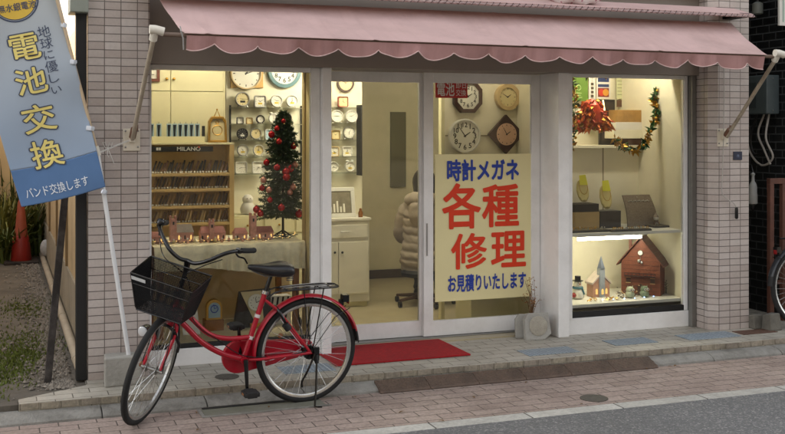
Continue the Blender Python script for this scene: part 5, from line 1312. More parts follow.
for i in range(14):
    p = tips[rnd.randrange(40, len(tips))]; g = MB(); g.ball(p + Vector((0, 0, .004)), .004, 6, 5); g.build('light_bulb', M['glow'], XT, True)
g = MB(); rr_ = [TXP + Vector((.11 * math.cos(i * .5) * (1 - i * .012), .07 * math.sin(i * .5), .012 + .008 * math.sin(i * 1.7))) for i in range(26)]; g.tube(rr_, .003, 5); g.build('light_cable', MATS['dark_green_cable'], XT, True)
for i in range(1, 26, 4):
    g = MB(); g.ball(rr_[i] + Vector((0, -.003, .009)), .0048, 6, 5); g.build('light_bulb', M['glow'], XT, True)
# ------------------------------------------------------------------ under the table
ZD = .142
u, v = 214.5, 316
p = at(u, 319, .42); q = mpp(214, .42); zb0 = ZD
T = thing('stand_box', 'brown wooden box under the arched clock below the table', 'box', (p.x, .45, ZD)); zt_ = at(u, 320, .42).z
g = MB(); g.box(p.x - 9.5 * q, p.x + 9.5 * q, .42, .52, ZD, zt_); g.build('body', M['wood'], T, bevel=.003)
T = thing('arched_clock', 'arched yellow wood table clock with blue white dial below the table', 'clock', (p.x, .45, zt_ + .001)); w = 8 * q; h = 20 * q
arch = [(-w, 0), (w, 0), (w, h * .6)] + [(w * math.cos(a), h * .6 + (h * .4) * math.sin(a)) for a in [PI * i / 12 for i in range(1, 12)]] + [(-w, h * .6)]
g = MB(); g.prism([(p.x + x, zt_ + .001 + z) for x, z in arch], .425, .47); g.build('case', mat('yellow_clock_wood', '#b98d3c', .45, .12, 10), T, bevel=.003)
g = MB(); g.prism([(p.x + x * .74, zt_ + .001 + z * .76 + h * .1) for x, z in arch], .422, .4245); fc_ = g.build('face', mat('blue_white_face', '#93a9b0', .5, .1, 12), T)
g = MB(); g.torus((p.x, .4205, zt_ + h * .55), w * .45, .003, n=20, k=5); g.tube([(p.x, .4205, zt_ + h * .55), (p.x + w * .3, .4205, zt_ + h * .62)], .002, 5); g.tube([(p.x, .4205, zt_ + h * .55), (p.x - w * .1, .4205, zt_ + h * .78)], .002, 5); g.build('dial', M['blue'], T, True)
# pendulum clock: dark wedge with a pale face
p = at(252.5, 330, .45); q = mpp(252, .45)
T = thing('pendulum_clock', 'dark triangular table clock with pale face and gold base below the table', 'clock', (p.x, .47, ZD))
def pq(x, z): return (p.x + x * q, ZD + z * q)
g = MB(); g.prism([pq(-19, 0), pq(19, 0), pq(19, 38), pq(-13, 36)], .46, .50); g.build('backplate', mat('dark_grey_clock_board', '#2f2a26', .4, .15, 10), T, bevel=.003)
g = MB(); g.prism([pq(-12, 36), pq(9, 36.5), pq(12, 2), pq(4, 2)], .452, .459); g.build('front_panel', mat('ivory_clock_panel', '#cdbd93', .45, .08, 10), T)
c = Vector((p.x + 3.5 * q, .45, ZD + 25 * q)); g = MB(); g.lathe([(.0, 0), (8.4 * q, 0), (8.4 * q, .012), (7.2 * q, .014), (7.0 * q, .008), (.001, .008)], c, 28, 'y'); g.build('dial', M['dial'], T, True)
g = MB(); 
for h in range(12): a = rad(30 * h); g.box(c.x + math.cos(a) * 5.6 * q - .0025, c.x + math.cos(a) * 5.6 * q + .0025, c.y - .010, c.y - .0085, c.z + math.sin(a) * 5.6 * q - .0025, c.z + math.sin(a) * 5.6 * q + .0025)
g.tube([c + Vector((0, -.010, 0)), c + Vector((.5 * 7 * q, -.010, .2 * 7 * q))], .0025, 5); g.tube([c + Vector((0, -.012, 0)), c + Vector((-.1 * 7 * q, -.012, .7 * 7 * q))], .002, 5); g.build('hands', M['ink'], T)
g = MB(); g.tube([(c.x, .445, c.z - 8 * q), (c.x, .445, ZD + 7 * q)], .002, 5); g.ball((c.x, .445, ZD + 7 * q), .016, 10, 6, 1, .4, 1); g.box(c.x - 6 * q, c.x + 6 * q, .43, .459, ZD, ZD + 4.5 * q); g.build('pendulum', M['gold'], T, True)
# leaning white card, striped box
a = at(183, 336, .35); b = at(200, 336, .35); zz = at(190, 309, .35).z
T = thing('price_card', 'white card with red and blue print leaning by the arched clock', 'card', ((a.x + b.x) / 2, .36, ZD))
g = MB(); g.add([(a.x, .34, ZD), (b.x, .34, ZD), (b.x - .01, .40, zz - .02), (a.x - .012, .40, zz), (a.x, .345, ZD), (b.x, .345, ZD), (b.x - .01, .405, zz - .02), (a.x - .012, .405, zz)], [(0, 1, 2, 3), (7, 6, 5, 4), (0, 4, 5, 1), (1, 5, 6, 2), (2, 6, 7, 3), (3, 7, 4, 0)]); g.build('card', M['paper'], T)
g = MB(); g.box((a.x + b.x) / 2 - .03, (a.x + b.x) / 2 + .015, .335, .338, ZD + .025, ZD + .03); g.build('printed_line', M['redink'], T)
a = at(268, 310, .5); b = at(291, 310, .5); z0 = at(280, 318, .5).z; z1 = at(280, 296, .5).z
T = thing('striped_box', 'box with black and white diagonal stripes behind the bicycle frame', 'box', ((a.x + b.x) / 2, .52, ZD))
g = MB(); g.box(a.x, b.x, .50, .60, ZD, z1); g.build('body', M['paper'], T, bevel=.002)
g = MB()
for i in range(4):
    x = a.x + .01 + i * (b.x - a.x - .02) / 4; g.prism([(x, z0), (x + .014, z0), (x + .034, z1 - .005), (x + .02, z1 - .005)], .4975, .4993)
g.build('stripes', M['ink'], T)
g = MB(); a = at(298, 335, .35); g.lathe([(.02, 0), (.028, .01), (.03, .05), (.012, .075), (.012, .09), (.003, .092)], (a.x, .35, ZD), 14); tag(g.build('small_vase', mat('dark_glass_vase', '#3a3a30', .2, .1, 10), None, True), 'small dark vase in the corner below the table', 'vase')

# ------------------------------------------------------------------ right window: upper part
YB = 1.048
def flat_thing(u0, v0, u1, v1, Y, th, name, label, cat, m, group=None, part_name='sheet', bevel=0):
    x0, x1, z0, z1 = rect(u0, v0, u1, v1, Y)
    T = thing(name, label, cat, ((x0 + x1) / 2, Y, z0), group); g = MB(); g.box(x0, x1, Y, Y + th, z0, z1); g.build(part_name, m, T, bevel=bevel); return T, (x0, x1, z0, z1)
T, r = flat_thing(571, 70, 588, 101, .95, .004, 'green_poster', 'green poster at the top left of the right window', 'poster', mat('green_poster_print', '#5b7f22', .6, .08, 6))
a = at(578.5, 90, .948); text_mb('エコ', a.x - .03, a.x + .03, a.z - .022, a.z + .012, .9485).build('lettering', M['whiteink'], T) if False else None
g = MB()
for k, wv in enumerate((.05, .035, .06)): g.box(a.x - wv, a.x + wv * .6, .947, .9485, a.z - .03 - k * .018, a.z - .024 - k * .018)
g.torus((a.x, .947, a.z + .02), .022, .004, n=18, k=5); g.build('print', mat('pale_green_print', '#a9c27a', .6, .05, 8), T)
T, r = flat_thing(589, 70, 595.5, 126, .96, .004, 'vertical_notice', 'narrow white notice with a column of black marks beside the green poster', 'notice', M['paper'])
g = MB()
for k in range(5):
    a = at(592.3, 84 + k * 4, .958); g.box(a.x - .012, a.x + .012, .957, .9595, a.z - .012, a.z + .010)
g.build('print', M['ink'], T)
T, r = flat_thing(596.5, 70, 610.5, 99, .955, .004, 'card_sign', 'white sign with a blue and a red emblem for payment cards', 'sign', M['paper'])
x0, x1, z0, z1 = rect(598, 78, 609, 86, .953); g = MB(); g.box(x0, x1, .952, .9545, (z0 + z1) / 2, z1); g.box(x0, x1, .952, .9545, z0 - .01, z0 + .015); g.build('blue_emblem', mat('navy_emblem', '#1d2f5e', .5, .05, 8), T)
x0, x1, z0, z1 = rect(598, 88, 609, 97, .953); g = MB(); c = (x0 + x1) / 2; cz = (z0 + z1) / 2; rr = (z1 - z0) * .48; g.box(x0, x1, .952, .9545, z0, z1); g.build('emblem_panel', mat('wine_emblem', '#7c2a22', .5, .05, 8), T)
g = MB(); g.lathe([(.001, 0), (rr * .8, 0), (rr * .8, .0012), (.001, .0013)], (c - rr * .55, .952, cz), 24, 'y'); g.build('emblem_disc', mat('red_emblem', '#c2301f', .5, .05, 8), T)
g = MB(); g.lathe([(.001, 0), (rr * .8, 0), (rr * .8, .0012), (.001, .0013)], (c + rr * .55, .9505, cz), 24, 'y'); g.build('emblem_disc', mat('amber_emblem', '#c98a2a', .5, .05, 8), T)
T, r = flat_thing(616.5, 70, 626.5, 99, 1.0, .004, 'calendar_sheet', 'pale greenish ruled sheet hanging behind the stacked boxes', 'calendar', mat('pale_green_paper', '#c0c39a', .7, .04, 8))
g = MB()
for k in range(7): a, b, z0, z1 = rect(617.5, 74 + k * 3.4, 625.5, 74.6 + k * 3.4, .998); g.box(a, b, .9975, .9995, z0, z1)
g.build('ruled_lines', mat('grey_rule', '#7d8068', .7, .05, 8), T)
T, r = flat_thing(617, 100, 626.5, 107, 1.0, .006, 'brown_card', 'small square brown card under the ruled sheet', 'card', mat('dark_brown_card', '#503420', .6, .15, 12))
T, r = flat_thing(627, 70, 645, 112, 1.03, .004, 'white_sheet', 'plain white paper sheet on the wall behind the stacked boxes', 'paper', M['paper'])
ZL = 1.423
def carton(u0, u1, v0, Y, d, zb, label, m, name='carton'):
    a, b = at(u0, 140, Y).x, at(u1, 140, Y).x; zt = at((u0 + u1) / 2, v0, Y).z
    g = MB(); g.box(a, b, Y, Y + d, zb, zt); tag(g.build(name, m, None, bevel=.002), label, 'box', 'boxes on the window ledge'); return zt + .0005
z = carton(628, 649, 138.5, .70, .22, ZL, 'dark brown box at the bottom of the stack on the window ledge', mat('dark_brown_box', '#3d2416', .6, .2, 8))
z = carton(614, 650.5, 130, .69, .24, z, 'cream box second from the bottom of the stack on the ledge', M['cream2'])
z = carton(616, 648, 122.3, .69, .23, z, 'white box third up in the stack on the ledge', M['paper'])
z = carton(617.5, 646, 110, .70, .22, z, 'brown wooden box topmost of the stack on the ledge', mat('brown_wood_box', '#a07a42', .5, .25, 10))
# dark framed photo
x0, x1, z0, z1 = rect(600, 99.5, 615, 147, .84)
T = thing('photo_frame', 'tall dark photo frame standing behind the red paper bells', 'picture', ((x0 + x1) / 2, .86, ZL)); g = MB(); g.box(x0, x1, .84, .87, ZL, z1); g.build('frame', M['blackcase'], T, bevel=.003)
g = MB(); g.box(x0 + .015, x1 - .015, .836, .8395, ZL + .03, z1 - .02); g.build('print', mat('dark_photo_print', '#2c2420', .4, .5, 20), T)
# red honeycomb paper bells hanging in the left corner
rnd = random.Random(21)
M['redfoil'] = mat('red_foil_paper', '#b03414', .35, .45, 40, metal=.25); M['orangefoil'] = mat('orange_red_foil', '#c86420', .35, .45, 40, metal=.3)
c0 = at(592, 99, .45); T = thing('foil_ornament', 'big orange red crinkled foil ornament hanging at the upper left of the right window', 'decoration', tuple(c0)); q = mpp(592, .45)
g = MB(); g.tube([c0 + Vector((0, 0, .16)), c0 + Vector((0, 0, -.01))], .0015, 4); g.build('string', M['gold'], T)
g = MB(); g.lathe([(2 * q, 0), (8 * q, -6 * q), (11 * q, -14 * q), (13 * q, -24 * q), (9 * q, -30 * q), (1 * q, -30 * q)][::-1], c0, 24); g.build('foil_core', M['redfoil'], T)
PT = {'redfoil': MB(), 'orangefoil': MB(), 'gold': MB()}
for i in range(330):
    t = rnd.random() ** .8; a_ = rnd.random() * 2 * PI; rr = (4 + 13.5 * t ** .7) * q * rnd.uniform(.75, 1.15); c = c0 + Vector((math.cos(a_) * rr * 1.15, math.sin(a_) * rr * .7, -(1 + 30 * t) * q))
    d = Vector((math.cos(a_) + rnd.gauss(0, .5), math.sin(a_) + rnd.gauss(0, .5), -.9 + rnd.gauss(0, .6))).normalized(); l = rnd.uniform(.03, .06); s_ = d.cross(Vector((rnd.gauss(0, 1), rnd.gauss(0, 1), rnd.gauss(0, 1)))).normalized() * l * .42; nn = d.cross(s_).normalized() * .012
    k = 'gold' if rnd.random() < .12 + .15 * (t > .8) else ('orangefoil' if rnd.random() < .35 + .3 * t else 'redfoil')
    PT[k].add([c - d * l * .3, c + s_ + nn, c + d * l, c - s_ + nn, c + d * l * .3 - nn], [(0, 1, 4), (1, 2, 4), (2, 3, 4), (3, 0, 4)])
for k, nm in (('redfoil', 'red_petals'), ('orangefoil', 'orange_petals'), ('gold', 'gold_petals')): PT[k].build(nm, M[k], T)
for k in range(6):
    c = c0 + Vector((rnd.uniform(-12, 12) * q, -.07, -rnd.uniform(18, 31) * q)); g = MB(); g.ball(c, .014, 8, 6); g.build('gold_ball', M['gold'], T, True)
g = MB(); a = at(603, 100, .44); b = at(605, 113, .44); g.tube([a, b], .006, 8); tag(g.build('candle_ornament', emit('lit_candle_bulb', '#ffdf9a', 1.0), None, True), 'slim lit white candle bulb hanging by the red bells', 'light')
# garland of foil leaves
def garland(pts, label, seed, n_leaf):
    P = spline([at(u, v, y) for u, v, y in pts], 14); rnd = random.Random(seed)
    T = thing('garland', label, 'garland', tuple(P[len(P) // 2]))
    g = MB(); g.tube(P, .003, 5); g.build('cord', MATS['dark_green_cable'], T, True)
    A_, Bm = MB(), MB()
    for i in range(n_leaf):
        c = P[rnd.randrange(len(P))]; tgt = A_ if math.sin(P.index(c) * .33 + seed) + rnd.uniform(-.7, .7) > 0 else Bm
        d = Vector((rnd.gauss(0, 1), rnd.gauss(0, .7), rnd.gauss(0, 1))).normalized(); l = rnd.uniform(.036, .066); s = d.cross(Vector((rnd.gauss(0, 1), rnd.gauss(0, 1), rnd.gauss(0, 1)))).normalized() * l * .27; nn = d.cross(s).normalized() * .006
        tgt.add([c, c + d * l * .35 + s + nn, c + d * l, c + d * l * .35 - s + nn, c + d * l * .5 - nn], [(0, 1, 4), (1, 2, 4), (2, 3, 4), (3, 0, 4)])
    A_.build('gold_leaves', M['gold'], T); Bm.build('green_leaves', mat('green_foil_leaf', '#2f5a2a', .35, .3, 30, metal=.3), T)
    for i in range(7):
        c = P[4 + i * (len(P) - 8) // 7]; g = MB(); g.ball(c + Vector((rnd.uniform(-.02, .02), -.03, rnd.uniform(-.02, .02))), .012, 8, 6); g.build('gold_ball', M['gold'], T, True)
garland(((664, 76, .5), (658, 88, .48), (655, 100, .46), (657, 114, .44), (652, 126, .42), (647, 139, .40), (637, 150, .38), (625, 148, .36), (615, 139, .36)), 'gold and green foil leaf garland hanging in a loop in the right window', 4, 280)
garland(((571.5, 74, .3), (574, 92, .3), (575, 112, .32), (574, 130, .34), (573, 150, .36)), 'short gold foil garland hanging along the left edge of the right window', 9, 60)
garland(((575, 73.5, .25), (590, 75, .25), (606, 74, .25)), 'sparse gold foil trim along the top of the right window', 13, 30)
# necklaces on cream busts
ZS = .7575
def bust(u, v0, v1, label, box_z, Y):
    p = at(u, v1, Y); q = mpp(u, Y); h = (v1 - v0) * q; z0 = box_z
    T = thing('necklace_bust', label, 'necklace stand', (p.x, Y, z0), 'necklace busts in the right window'); w = 8.4 * q
    O = [(-w * .45, 0), (w * .45, 0), (w * .85, h * .22), (w, h * .5), (w * .82, h * .8), (w * .45, h * .98), (-w * .45, h * .98), (-w * .82, h * .8), (-w, h * .5), (-w * .85, h * .22)]
    g = MB(); k = len(O); r0 = [Vector((p.x + x, Y + .02 + .05 * (zz / h), z0 + zz)) for x, zz in O]; r1 = [Vector((p.x + x * .9, Y - .012 + .05 * (zz / h), z0 + h * .5 + (zz - h * .5) * .94)) for x, zz in O]; g.loft([r0, r1]); g.build('bust', mat('cream_velvet', '#d3c382', .8, .06, 20), T, True, subsurf=1)
    g = MB(); cpts = [Vector((p.x + w * .55 * math.sin(a), Y - .018 + .05 * (.68 - .3 * math.cos(a)) , z0 + h * (.66 - .30 * math.cos(a)))) for a in [-2.2 + 4.4 * i / 20 for i in range(21)]]; g.tube(cpts, .0024, 5); g.build('chain', M['gold'], T, True)
    g = MB(); x0_ = p.x - w * .55; g.add([(x0_, Y + .010, z0 + h * .72), (x0_ + w * 1.1, Y + .010, z0 + h * .72), (x0_ + w * .95, Y + .030, z0 + h * 1.12), (x0_ + w * .1, Y + .030, z0 + h * 1.10), (x0_, Y + .013, z0 + h * .72), (x0_ + w * 1.1, Y + .013, z0 + h * .72), (x0_ + w * .95, Y + .033, z0 + h * 1.12), (x0_ + w * .1, Y + .033, z0 + h * 1.10)], [(0, 1, 2, 3), (7, 6, 5, 4), (0, 4, 5, 1), (1, 5, 6, 2), (2, 6, 7, 3), (3, 7, 4, 0)]); g.build('yellow_tag', mat('yellow_price_tag', '#d6d12a', .6, .04, 10), T)
def tray_box(u0, u1, vt, Y, d, zb, label, m, name='display_box', cat='box'):
    a, b = at(u0, 215, Y).x, at(u1, 215, Y).x; zt = max(at((u0 + u1) / 2, vt, Y).z, zb + .008)
    g = MB(); g.box(a, b, Y, Y + d, zb, zt); tag(g.build(name, m, None, bevel=.002), label, cat); return zt + .0005
z1 = tray_box(575, 599.5, 212, .42, .16, ZS, 'tan box carrying a black box under the left necklace', mat('tan_box', '#a58b5c', .6, .1, 8))
z2 = tray_box(573.5, 599, 204, .42, .17, z1, 'black box on the tan box under the left necklace', M['blackmat'])
bust(584.5, 178, 203.5, 'cream necklace bust with yellow tag higher up on the black and tan boxes', z2, .47)
z3 = tray_box(600, 621, 211, .42, .16, ZS, 'low black box under the right necklace', M['blackcase'])
bust(607.5, 184, 211, 'cream necklace bust with yellow tag lower down on the low black box', z3, .46)
# jewellery trays
def jewel_tray(u0, u1, Y, d, label, n, seed):
    a, b = at(u0, 226, Y).x, at(u1, 226, Y).x
    T = thing('jewellery_tray', label, 'tray', ((a + b) / 2, Y, ZS)); g = MB(); g.box(a, b, Y, Y + d, ZS, ZS + .014); g.build('tray', M['blackcase'], T, bevel=.003)
    g = MB(); g.box(a + .006, b - .006, Y + .006, Y + d - .006, ZS + .0145, ZS + .018); g.build('lining', mat('dark_olive_lining', '#5a5238', .8, .2, 30), T)
    r = random.Random(seed)
    for i in range(n):
        c = Vector((a + .015 + (b - a - .03) * (i + .5) / n, Y + d * r.uniform(.25, .8), ZS + .025)); g = MB(); ang = r.random() * PI
        g.torus(c, .009, .0028, (Vector((math.cos(ang), math.sin(ang), 0)), Vector((0, 0, 1))), 12, 5); g.build('ring', M['gold'] if r.random() < .7 else M['silver'], T, True)
jewel_tray(572, 611, .16, .16, 'long black tray of gold rings at the left front of the jewellery shelf', 15, 1)
jewel_tray(655, 679, .3, .2, 'black tray of small ornaments at the right end of the jewellery shelf', 7, 2)
jewel_tray(612, 652, .12, .06, 'narrow strip of small gold jewellery in front of the rattan panel', 14, 3)
# tilted grey woven panel
T_ = None
c0, c1 = at(628, 224, .44), at(660, 223, .44); c2, c3 = at(653, 194.5, .58), at(622.5, 195, .58); zt = c2.z
T = thing('woven_panel', 'dark grey woven display panel with a row of small pale pins', 'display panel', ((c0.x + c1.x) / 2, .45, ZS))
g = MB(); n = 10
rings = []
for i in range(n + 1):
    t = i / n; y = .44 + .14 * t; bow = .02 * math.sin(t * PI); z = ZS + (zt - ZS) * t
    xl = c0.x + (c3.x - c0.x) * t; xr = c1.x + (c2.x - c1.x) * t
    rings.append([Vector((xl, y - bow, z)), Vector((xr, y - bow, z)), Vector((xr, y - bow + .012, z)), Vector((xl, y - bow + .012, z))])
g.loft(rings); g.build('panel', mat('grey_woven_rattan', '#6e6254', .8, .35, 90, .5), T)
g = MB()
for i in range(16):
    t = .80; x = c0.x + (c3.x - c0.x) * t + (.035 + i * .0125) * 1.05; g.ball((x, .44 + .14 * t - .02 * math.sin(t * PI) - .004, ZS + (zt - ZS) * t + .003 * (i % 3)), .0058, 6, 5)
g.ball((c0.x + (c3.x - c0.x) * .93 + .13, .44 + .13 - .008, ZS + (zt - ZS) * .93), .005, 6, 5); g.build('pin_row', M['silver'], T, True)
# three small doll figures on the right
for i, (u, y, lab) in enumerate(((656, .40, 'little white headed figure left in front of the woven panel end'), (665.5, .42, 'little white headed figure in the middle of the right tray'), (672.5, .46, 'little red capped figure at the far right of the jewellery shelf'))):
    p = at(u, 215, y); q = mpp(u, y); z0 = ZS + (.019 if i else .0)
    T = thing('doll_figure', lab, 'ornament', (p.x, y, z0), 'small figures on the jewellery shelf')
    g = MB(); g.lathe([(.018, 0), (.026, .02), (.02, .045), (.008, .055)], (p.x, y, z0), 12); g.build('body', mat('brown_glaze', '#5b4634', .4, .3, 20) if i != 2 else M['redcase'], T, True)
    g = MB(); g.ball((p.x, y, z0 + .07), .021, 12, 8); g.build('head', M['paper'], T, True)
    g = MB(); g.lathe([(.024, .0), (.012, .02), (.002, .042)], (p.x, y, z0 + .078), 10); g.build('cap', M['greyroof'] if i < 2 else M['redcase'], T, True)
# ------------------------------------------------------------------ right window: lower shelf
Z2 = .2155
# snowman with hat
p = at(581, 303, .30); q = mpp(581, .35)
T = thing('hatted_snowman', 'painted snowman with black hat on the lower shelf', 'ornament', (p.x, .35, Z2))
g = MB(); g.lathe([(.03, 0), (.048, .012), (.05, .05), (.036, .08), (.026, .09), (.034, .105), (.03, .135), (.012, .148)], (p.x, .35, Z2), 18); g.build('body', M['paper'], T, True)
g = MB(); g.lathe([(.042, 0), (.042, .006), (.024, .007), (.024, .04), (.002, .041)], (p.x, .35, Z2 + .142), 16); g.build('hat', M['blackcase'], T, True)
g = MB(); g.tube([(p.x + .036 * math.cos(a), .35 + .036 * math.sin(a), Z2 + .09) for a in [2 * PI * i / 16 for i in range(16)]], .009, 6, True); g.tube([(p.x + .02, .315, Z2 + .09), (p.x + .03, .302, Z2 + .04)], .007, 6); g.build('scarf', mat('blue_green_scarf', '#3d6a78', .7, .3, 40), T, True)
g = MB(); g.tube([(p.x, .318, Z2 + .12), (p.x - .004, .295, Z2 + .117)], [.006, .001], 6); g.build('nose', M['orangefoil'], T)
g = MB()
for s in (-1, 1): g.ball((p.x + s * .011, .321, Z2 + .130), .0035, 6, 5)
g.build('eyes', M['ink'], T)
g = MB(); g.ball((p.x - .045, .33, Z2 + .035), .02, 8, 6); tag(g.build('small_gift', mat('red_gift_wrap', '#9c3a35', .5, .2, 20), None, True), 'small red round parcel beside the hatted snowman', 'ornament')
# church
p = at(601.5, 300, .36); q = mpp(601, .36)
T = thing('church_ornament', 'pink and grey church ornament with tall pointed steeple on the lower shelf', 'ornament', (p.x, .38, Z2)); w = 9.5 * q
g = MB(); g.prism([(p.x - w, Z2), (p.x + w, Z2), (p.x + w, Z2 + 14 * q), (p.x, Z2 + 22 * q), (p.x - w, Z2 + 14 * q)], .36, .46); g.build('wall', mat('rose_brown_ornament', '#a97f6a', .6, .25, 40), T, bevel=.002)
g = MB()
for s in (-1, 1):
    a, b = Vector((p.x + s * w * 1.15, .353, Z2 + 12.8 * q)), Vector((p.x, .353, Z2 + 22.8 * q)); o = Vector((0, 0, 2 * q)); e = Vector((0, .114, 0)); g.add([a, b, b + o, a + o, a + e, b + e, b + o + e, a + o + e], [(0, 1, 2, 3), (7, 6, 5, 4), (0, 4, 5, 1), (1, 5, 6, 2), (2, 6, 7, 3), (3, 7, 4, 0)])
g.build('roof', mat('frosted_roof', '#c7b9ae', .6, .15, 30), T)
g = MB(); g.box(p.x - 3 * q, p.x + 3 * q, .345, .39, Z2, Z2 + 29 * q); tw = g.build('steeple', mat('grey_blue_steeple', '#8d939a', .6, .15, 30), T, bevel=.002)
g = MB(); g.lathe([(4.2 * q, 0), (.6 * q, 11 * q), (.1 * q, 12 * q)], (p.x, .367, Z2 + 29 * q), 6); g.build('spire', mat('slate_spire', '#4f5560', .5, .15, 20), tw)
for s in (-1, 0, 1): g = MB(); g.prism([(p.x + s * 5.6 * q - 1.2 * q, Z2 + 3 * q), (p.x + s * 5.6 * q + 1.2 * q, Z2 + 3 * q), (p.x + s * 5.6 * q + 1.2 * q, Z2 + 7.5 * q), (p.x + s * 5.6 * q, Z2 + 9 * q), (p.x + s * 5.6 * q - 1.2 * q, Z2 + 7.5 * q)], .342 if s == 0 else .357, .3445 if s == 0 else .3595); g.build('window', M['glow'], T)
# big wooden chalet, turned so that its right roof slope shows
M['redwood'] = mat('red_brown_ornament_wood', '#6a361d', .55, .3, 12, .15); M['redroof'] = mat('dark_red_brown_roof', '#5c3020', .55, .25, 14, .15)
hp_ = at(640.5, 300, .34); qh = mpp(640, .34); HM = Matrix.Translation((hp_.x, .34, Z2)) @ Matrix.Rotation(rad(-47), 4, 'Z')
T = thing('wooden_house', 'large red brown wooden model house with steep roof on the lower shelf', 'model house', (hp_.x, .34, Z2))
w = 19.5 * qh; ez = 33 * qh; pz = 57 * qh; dp = .17
g = MB(); g.prism([(-w, 0), (w, 0), (w, ez), (0, pz - .012), (-w, ez)], 0, dp); wl_ = g.xf(HM).build('wall', M['redwood'], T, bevel=.002)
g = MB()
for k in range(1, 12): z = pz * k / 13.5; f = min(1, max(.06, (pz - .02 - z) / (pz - ez))); g.box(-w * f + .006, w * f - .006, -.0025, -.0005, z, z + .0022)
g.xf(HM).build('plank_lines', MATS['dark_brown_box'], wl_)
for s_ in (-1, 1):
    e = Vector((s_ * (w + .032), -.03, ez - .035)); t = Vector((0, -.03, pz)); o = Vector((0, 0, .014)); d_ = Vector((0, dp + .06, 0)); g = MB(); g.add([e, t, t + o, e + o, e + d_, t + d_, t + o + d_, e + o + d_], [(0, 1, 2, 3), (7, 6, 5, 4), (0, 4, 5, 1), (1, 5, 6, 2), (2, 6, 7, 3), (3, 7, 4, 0)]); rf = g.xf(HM).build('roof', M['redroof'], T, bevel=.002)
    for k in range(1, 7):
        g = MB(); p_ = e.lerp(t, k / 7) + o; g.tube([p_, p_ + d_], .0018, 4); g.xf(HM).build('shingle_row', M['browncase'], rf)
g = MB(); g.box(-w * .58 - .011, -w * .58 + .011, .03, .055, ez + .05, pz - .012); g.xf(HM).build('chimney', M['redroof'], T, bevel=.002)
g = MB(); g.lathe([(.001, 0), (.019, 0), (.019, .006), (.001, .007)], (0, -.001, pz * .74), 20, 'y'); g.xf(HM).build('dial', M['dial'], T)
g = MB(); g.lathe([(.024, 0), (.024, .004), (.019, .005), (.019, 0)], (0, -.001, pz * .74), 20, 'y'); g.xf(HM).build('dial_ring', M['browncase'], T)
g = MB(); g.ball((-.012, -.012, pz * .60), .012, 10, 6, 1, .6, 1.2); g.ball((.012, -.012, pz * .57), .010, 10, 6, 1, .6, 1.2); g.tube([(0, -.01, pz * .72), (0, -.01, pz * .56)], .002, 5); g.xf(HM).build('bird_figure', M['silver'], T, True)
g = MB(); g.prism([(-.024, 0), (.024, 0), (.024, .075), (0, .092), (-.024, .075)], -.004, -.0007); g.xf(HM).build('door', MATS['dark_brown_box'], T)
for x in (-w * .62, w * .62):
    g = MB(); g.box(x - .017, x + .017, -.004, -.0007, .10, .135); wn_ = g.xf(HM).build('window', MATS['dark_brown_box'], T)
    g = MB(); g.box(x - .02, x + .02, -.006, -.0042, .137, .142); g.box(x - .02, x + .02, -.012, -.0042, .094, .099); g.xf(HM).build('window_trim', M['palewood'], wn_)
g = MB(); g.box(-w * .8, w * .8, -.035, -.004, .150, .156)
for k in range(9): g.box(-w * .78 + k * w * 1.56 / 8 - .0025, -w * .78 + k * w * 1.56 / 8 + .0025, -.035, -.030, .156, .176)
g.box(-w * .8, w * .8, -.036, -.029, .176, .181); g.xf(HM).build('balcony', M['browncase'], T)
# two owls and foliage in front of the house
for (u, y, lab, c1) in ((630, .25, 'pale green owl ornament left before the wooden house', '#a7ad94'), (644.5, .24, 'grey green owl ornament right before the wooden house', '#6f7d66')):
    p = at(u, 300, y); T = thing('owl_ornament', lab, 'ornament', (p.x, y, Z2), 'owl ornaments')
    g = MB(); g.lathe([(.018, 0), (.034, .012), (.037, .035), (.028, .05), (.032, .062), (.026, .082), (.006, .09)], (p.x, y, Z2), 16); g.build('body', mat('owl_' + c1[1:], c1, .6, .25, 40), T, True)
    for s in (-1, 1):
        g = MB(); g.lathe([(.011, 0), (.011, .004), (.001, .005)], (p.x + s * .012, y - .029, Z2 + .066), 12, 'y'); g.build('eye', M['paper'], T)
        g = MB(); g.ball((p.x + s * .012, y - .035, Z2 + .066), .0045, 8, 6); g.build('pupil', M['ink'], T)
        g = MB(); g.tube([(p.x + s * .02, y, Z2 + .080), (p.x + s * .024, y - .004, Z2 + .098)], [.008, .001], 6); g.build('ear_tuft', MATS['owl_' + c1[1:]], T)
    g = MB(); g.tube([(p.x, y - .032, Z2 + .058), (p.x, y - .038, Z2 + .05)], [.005, .001], 6); g.build('beak', M['gold'], T)
rnd = random.Random(31)
for i, (u, y, lab, n) in enumerate(((621, .27, 'dark leafy sprig with pale blossoms at the left corner of the wooden house', 70), (637, .3, 'brown leafy sprig between the two owls', 40), (655, .29, 'dark brown leafy sprig right of the owls', 70), (612, .2, 'small gold foil sprig before the church', 45), (593, .2, 'small gold foil sprig between snowman and church', 35))):
    p = at(u, 300, y); T = thing('leaf_sprig', lab, 'decoration', (p.x, y, Z2), 'sprigs on the lower shelf'); g = MB(); f = MB()
    for k in range(n):
        c = Vector((p.x + rnd.gauss(0, .022), y + rnd.gauss(0, .015), Z2 + abs(rnd.gauss(0, .03 if i < 3 else .012)) + .003)); d = Vector((rnd.gauss(0, 1), rnd.gauss(0, 1), rnd.gauss(0, 1))).normalized(); l = rnd.uniform(.012, .026); s = d.orthogonal().normalized() * l * .3
        (g if k % 4 else f).add([c, c + d * l * .5 + s, c + d * l, c + d * l * .5 - s], [(0, 1, 2, 3)])
    g.build('leaves', mat('sprig_dark', '#3b3020', .6, .4, 30) if i < 3 else M['gold'], T); f.build('blossoms', mat('sprig_pale', '#b9a373', .6, .3, 30), T)
